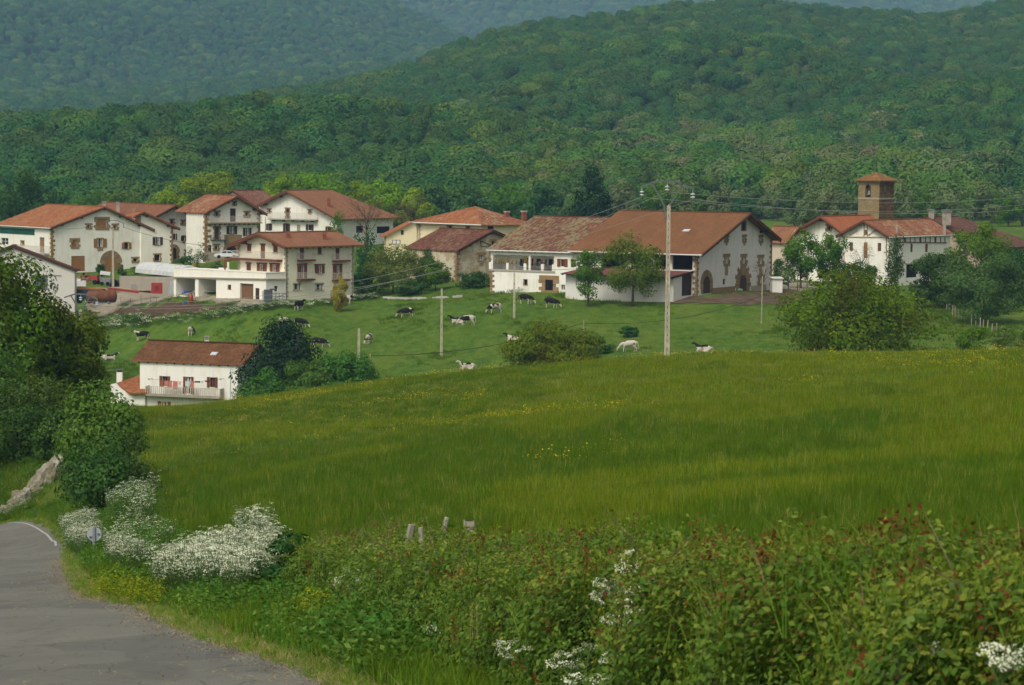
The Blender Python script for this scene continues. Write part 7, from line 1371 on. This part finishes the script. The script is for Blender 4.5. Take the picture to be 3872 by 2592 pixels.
# white car
O = P(*c3(178, 935), 462); yw = R(186); rt = empty('parked_car', O, 'white saloon car parked in front of the brown arched porch', 'car'); prof = [(-2.2, .35), (-2.25, .62), (-2.1, .82), (-1.35, .92), (-.75, 1.38), (.55, 1.40), (1.15, .95), (2.05, .80), (2.2, .62), (2.18, .35)]; m = MB(); N_ = len(prof); ringL = []
for y, ins in ((-.84, 0), (.84, 0)):
    ringL.append([yl(O, yw, x, y * (1 - .16 * max(0, (z - .92) / .5)), z) for x, z in prof])
m.add(ringL[0] + ringL[1], [tuple(range(N_)), tuple(range(2 * N_ - 1, N_ - 1, -1))] + [(i, i + N_, (i + 1) % N_ + N_, (i + 1) % N_) for i in range(N_)]); CARP = plain('car_white', (.62, .64, .66), .25, .5, .03, 1.); m.build('body', CARP, rt); m = MB()
for sgn in (-1, 1):
    for xs_ in ([(-1.15, .97), (-.70, 1.31), (-.12, 1.33), (-.12, .97)], [(-.02, .97), (-.02, 1.33), (.50, 1.33), (.98, .97)]): m.add([yl(O, yw, x, sgn * (.845 - .135 * max(0, (z - .92) / .5) * 1.0), z) for x, z in xs_], [(0, 1, 2, 3), (3, 2, 1, 0)])
for xa, za, xb, zb_ in ((-1.30, .96, -.79, 1.36), (1.10, .99, .59, 1.38)): o_ = -.02 if xa < 0 else .02; m.add([yl(O, yw, xa + o_, -.74, za + .02), yl(O, yw, xb + o_, -.66, zb_ + .01), yl(O, yw, xb + o_, .66, zb_ + .01), yl(O, yw, xa + o_, .74, za + .02)], [(0, 1, 2, 3), (3, 2, 1, 0)])
m.build('windows', GLASS, rt)
for x in (-1.35, 1.35):
    for y in (-.78, .78): wheel(yl(O, yw, x, y, .32), .32, .2, yw, rt)
m = MB(); m.box(yl(O, yw, -2.23, -.6, .66), .06, .3, .14, yw); m.box(yl(O, yw, -2.23, .6, .66), .06, .3, .14, yw); m.build('headlight', GLASS, rt); m = MB(); m.box(yl(O, yw, 2.18, -.6, .70), .06, .34, .16, yw); m.box(yl(O, yw, 2.18, .6, .70), .06, .34, .16, yw); m.build('tail_light', PAINT_R, rt)
# low white wall between the lawn and the garage roof, dry wall below the willow
p0, p1 = P(*c2(1035, 1075), 402), P(*c2(1150, 1078), 400); m = MB(); m.beam(p0 - ZU * .6, p1 - ZU * .6, .3, 2.0); m.beam(P(*c2(1128, 1040), 401), P(*c2(1150, 1040), 401), .3, 1.6); tag(m.build('garden_wall', WARMW), 'short stepped white garden wall behind the garage roof', 'wall')
p0, p1 = hit(*c4(190, 1400), 300), hit(*c4(1180, 1382), 300); m = MB(); rr_ = random.Random(9); n = 46
for i in range(n):
    if 24 < i < 30 or 37 < i < 42: continue
    p = p0.lerp(p1, i / n); p.z = gz(p.x, p.y); m.box(p + ZU * .18, .66, .3, rr_.uniform(.15, .42), .05 + rr_.uniform(-.1, .1))
tag(m.build('stone_wall', stonemat('pale_stone', (.30, .29, .25), (.42, .41, .36), (.50, .49, .44))), 'broken low pale stone wall under the willow', 'wall')
# ================================================================== laundry, pots
def hang(w, a0, a1, h1, drop, d, mat, label, group, name='laundry'):
    m = MB(); n = 6
    for j, h in enumerate((h1, h1 - drop * .5, h1 - drop)):
        for i in range(n + 1): x = a0 + (a1 - a0) * i / n; m.v.append(tuple(w.pt(x, h, d + .03 * math.sin(i * 2.1 + j) + .02 * j)))
    for j in range(2):
        for i in range(n): k = j * (n + 1) + i; m.f.append((k, k + 1, k + n + 2, k + n + 1)); m.uv.append(None)
    o = m.build(name, mat); sol = o.modifiers.new('thick', 'SOLIDIFY'); sol.thickness = .012; tag(o, label, 'laundry', group)
N_ = WH.N; SAL = plain('cloth_salmon', (.46, .17, .13), .9, .1, .1, 3.); CLB = plain('cloth_brown', (.24, .10, .055), .9, .1, .1, 3.); CLN = plain('cloth_navy', (.015, .017, .028), .9, .1, .2, 3.); CLP = plain('cloth_pale', (.45, .52, .50), .9, .1, .2, 4.); CLC = plain('cloth_cream', (.52, .42, .32), .9, .1, .1, 3.)
for x0, x1, y0, y1, mt, lb in ((492, 522, 638, 692, CLB, 'brown cloth hanging before the left shuttered window'), (528, 560, 642, 685, SAL, 'small salmon towel at the left of the washing line'), (564, 594, 645, 702, SAL, 'longer salmon towel next to the small one'), (600, 640, 647, 716, SAL, 'longest salmon towel on the washing line'), (646, 668, 647, 676, CLC, 'cream cloth beside the balcony door'), (704, 742, 645, 692, CLP, 'pale blue patterned shirt in front of the balcony door'), (748, 778, 648, 704, SAL, 'salmon towel right of the balcony door'), (782, 830, 645, 660, CLN, 'narrow navy garment on the washing line'), (834, 858, 643, 662, CLP, 'small striped pale garment on the washing line'), (870, 912, 640, 655, plain('cloth_wine', (.12, .02, .03), .9, .1, .1, 3.), 'dark wine red cloth in front of the right shuttered window')):
    q = [N_.px(*cw(x, y)) for x, y in ((x0, y0), (x1, y1))]; hang(N_, q[0][0], q[1][0], q[0][1], q[0][1] - q[1][1], 1.0, mt, lb, 'washing on the balcony line')
q = [N_.px(*cw(x, y)) for x, y in ((395, 628), (998, 634))]; m = MB(); m.tube([N_.pt(q[0][0], q[0][1], .98), N_.pt((q[0][0] + q[1][0]) / 2, q[0][1] - .2, .98), N_.pt(q[1][0], q[1][1], .98)], .012, 4); tag(m.build('washing_line', CABLE), 'washing line stretched along the balcony of the white house', 'line')
for x in (395, 998): a_, h_ = N_.px(*cw(x, 630)); m = MB(); m.beam(N_.pt(a_, h_, .0), N_.pt(a_, h_, 1.0), .05); m.boxf(N_.O, N_.e, N_.n, a_ - .08, a_ + .08, h_ - .08, h_ + .08, .9, 1.05); o = m.build('line_bracket', METAL, WH.root)
N_, r1 = LOG; rr_ = random.Random(6); hl = r1[2]; cols = [CLN, plain('cloth_blue', (.06, .09, .25), .9, .1, .2, 3.), CLN, plain('cloth_grey', (.09, .09, .10), .9, .1, .2, 3.), MATS['cloth_wine'], CLN, MATS['cloth_blue'], MATS['cloth_grey'], CLN, CLN]
for i, x in enumerate((520, 548, 578, 610, 640, 730, 775, 812, 885, 925)): a_ = N_.px(*c5(x, 760))[0]; hang(N_, a_ - .36, a_ + .3, hl + 1.75 - rr_.uniform(0, .15), rr_.uniform(.7, 1.1), -1.3, cols[i], 'dark garment drying inside the loggia', 'washing inside the loggia')
POT = plain('terracotta', (.26, .10, .05), .8, .2, .15, 6.); PY = foliage('pot_plant_yellow', (.20, .17, .02), (.26, .22, .03), (.12, .16, .03), .3, .1); pr_ = np.random.default_rng(19)
m = MB(); m.lathe((0, 0, 0), [(.11, 0), (.16, .22), (.18, .22), (.18, .27), (.13, .27)], 12); po = m.build('pot', POT, None, loc=(0, 0, 0)); potm = po.data; bpy.data.objects.remove(po); Vq, Qq = crown_np(pr_, .45, .48, 160, .055, 8, .0); Vq[:, 2] += .22; pm_ = mesh_np('plant', Vq, Qq, PY)
for x, big in ((180, 1.2), (240, .8), (285, .8), (318, 1.0), (345, .8), (398, 1.1), (450, .8), (505, .8), (540, .7), (615, 1.5), (650, .8), (745, .8), (795, .7), (845, 1.1), (978, .9)):
    a_ = N_.px(*c5(x, 800))[0]; pier = any(abs(x - c) < 20 for c in (182, 399, 621, 842, 976)); rt = empty('flower_pot', N_.pt(a_, hl + (1.03 if pier else .96), -.12), 'potted plant on a white pier of the loggia balustrade' if pier else 'small potted plant on the dark loggia railing', 'flower pot', 'flower pots on the loggia piers' if pier else 'flower pots on the loggia railing'); link('pot', potm, rt); link('plant', pm_, rt); rt.scale = (big,) * 3
# ================================================================== white rock by the bend, stones
t = NT('limestone', .95, .1); p = t.pos(); t.col(t.mix(t.ramp(t.noise(p, .9, 5, .65), [(.38, 0.), (.56, 1.)]), (.38, .36, .30), t.ramp(t.noise(p, 3, 4), [(.3, (.13, .115, .07)), (.7, (.25, .22, .15))]))); t.bump(t.noise(p, 2.5, 6, .7), 1.0, .15); LIME = t.m
def rock(u, v, D, sx_, sy, sz, tilt, label, seed):
    p = P(u, v, D); p.z = max(p.z, gz(p.x, p.y)); bm = bmesh.new(); bmesh.ops.create_icosphere(bm, subdivisions=4, radius=1.0); rs = np.random.default_rng(seed); o1 = rs.uniform(0, 50, 3)
    from mathutils import noise as mn
    for v_ in bm.verts: q = Vector(v_.co); s = 1 + .28 * mn.noise(q * 1.6 + Vector(o1)) + .16 * mn.noise(q * 4 + Vector(o1)) + .07 * mn.noise(q * 11 + Vector(o1)); v_.co = Vector((q.x * sx_, q.y * sy, q.z * sz)) * s
    me = bpy.data.meshes.new('rock_outcrop'); bm.to_mesh(me); bm.free(); me.materials.append(LIME); o = link('rock_outcrop', me, None, p); o.rotation_euler = (R(-20), R(tilt), R(15)); tag(o, label, 'rock', 'limestone outcrop on the road bank')
rock(170, 1862, 137.5, .75, .8, 1.35, 34, 'tallest slab of white limestone in the road bank', 1); rock(205, 1795, 139, .5, .7, 1.0, 28, 'upper white slab beside the tallest limestone slab', 2); rock(85, 1915, 136, .75, .7, .8, 45, 'low brownish limestone at the foot of the bank, left of the white slabs', 3); rock(120, 1895, 136.6, .4, .6, .9, 50, 'small limestone ledge between the low brown rock and the white slabs', 4); rock(30, 1940, 135.5, .5, .5, .4, 30, 'lowest limestone boulder at the left edge by the road', 5)
# ---- white flowered hedge below the farmyard, and scattered road litter
def row(name, pts_, n, wd, protos, label, cat, seed, sc=(.7, 1.2), mix=None):
    r = np.random.default_rng(seed); f = r.random(n) * (len(pts_) - 1); i = f.astype(int); fr_ = (f - i)[:, None]; A = np.array([tuple(hit(u, v, 300)[:2]) for u, v in pts_]); q = A[i] * (1 - fr_) + A[np.minimum(i + 1, len(A) - 1)] * fr_ + r.normal(0, 1, (n, 2)) * np.array([.4, wd]); s = r.uniform(*sc, n); scatter(name, on_ground(q[:, 0], q[:, 1]), flat_rot(n, r), np.stack([s, s, s], 1), r.choice(len(protos), n, p=mix), protos, label, cat)
HB = [herb(r0, 90, .10, 1.2, .5, MATS['leaf_shrub'], 'hedge_clump'), herb(r0, 80, .11, 1.0, .55, MATS['leaf_mid'], 'hedge_clump'), herb(r0, 80, .10, 1.3, .5, MATS['leaf_dark'], 'hedge_clump'), dots(r0, 40, .4, 1.2, .07, WHT, 'blossom')]
row('field_hedge', [(330, 1236), (560, 1226), (800, 1203), (1000, 1174), (1140, 1161), (1330, 1136), (1420, 1128)], 860, 1.0, HB, 'low white flowering hedge between farmyard and pasture', 'hedge', 201, (.38, .68), [.30, .22, .22, .26])
row('weeds', [(330, 1158), (560, 1156), (760, 1150), (900, 1160)], 130, .3, HB[:3], 'green weeds along the lower edge of the farmyard', 'weeds', 202, (.25, .5), [.4, .4, .2])
row('field_hedge', [(330, 1262), (450, 1240), (560, 1228)], 200, 1.6, HB, 'white flowering weeds at the left end of the pasture', 'weeds', 203, (.5, .9), [.3, .2, .2, .3])
row('weeds', [(1870, 1118), (2100, 1096), (2300, 1108), (2500, 1120)], 130, .6, HB[:3], 'weeds along the foot of the loggia farmhouse', 'weeds', 204, (.3, .6), [.4, .4, .2])
p = hit(*c6(1145, 1340), 300); m = MB(); m.lathe(p, [(.5, 0), (.62, .15), (.4, .3), (.1, .36)], 10); tag(m.build('green_sheet', plain('sheet_green', (.22, .40, .26), .6, .3, .2, 2.), None, True), 'crumpled pale green sheet on the mud by the stepped arch', 'sheet'); p = hit(*c6(620, 1385), 300); m = MB(); m.beam(p, p + Vector((-.5, .5, 1.5)), .12); tag(m.build('leaning_plank', WOODG), 'plank leaning against the dark boarded door', 'plank')
p0 = P(*c6(1492, 1310), 383); m = MB(); m.box(p0 + Vector((.9, 1, .2)), 1.5, 1.6, 2.6, .15); m.box(p0 + Vector((.9, .9, 1.54)), 1.8, 2.0, .08, .15, R(4)); tag(m.build('white_hut', WHITE), 'small white hut against the right corner of the barn', 'hut')
# ================================================================== the air
hm = bpy.data.materials.new('haze_air'); hm.use_nodes = True; ht = hm.node_tree
for n_ in list(ht.nodes):
    if n_.type == 'BSDF_PRINCIPLED': ht.nodes.remove(n_)
pv = ht.nodes.new('ShaderNodeVolumePrincipled'); pv.inputs['Color'].default_value = (.30, .60, 1.0, 1); pv.inputs['Absorption Color'].default_value = (1, 1, 1, 1); pv.inputs['Density'].default_value = 1.25e-4; pv.inputs['Anisotropy'].default_value = .1
ht.links.new(pv.outputs[0], ht.nodes['Material Output'].inputs['Volume'])
m = MB(); m.box(Vector((0, 3150, 290)), 5600, 6400, 640); hz = m.build('haze', hm); tag(hz, kind='stuff')
hz.display_type = 'WIRE'
cy.volume_step_rate = 4.0
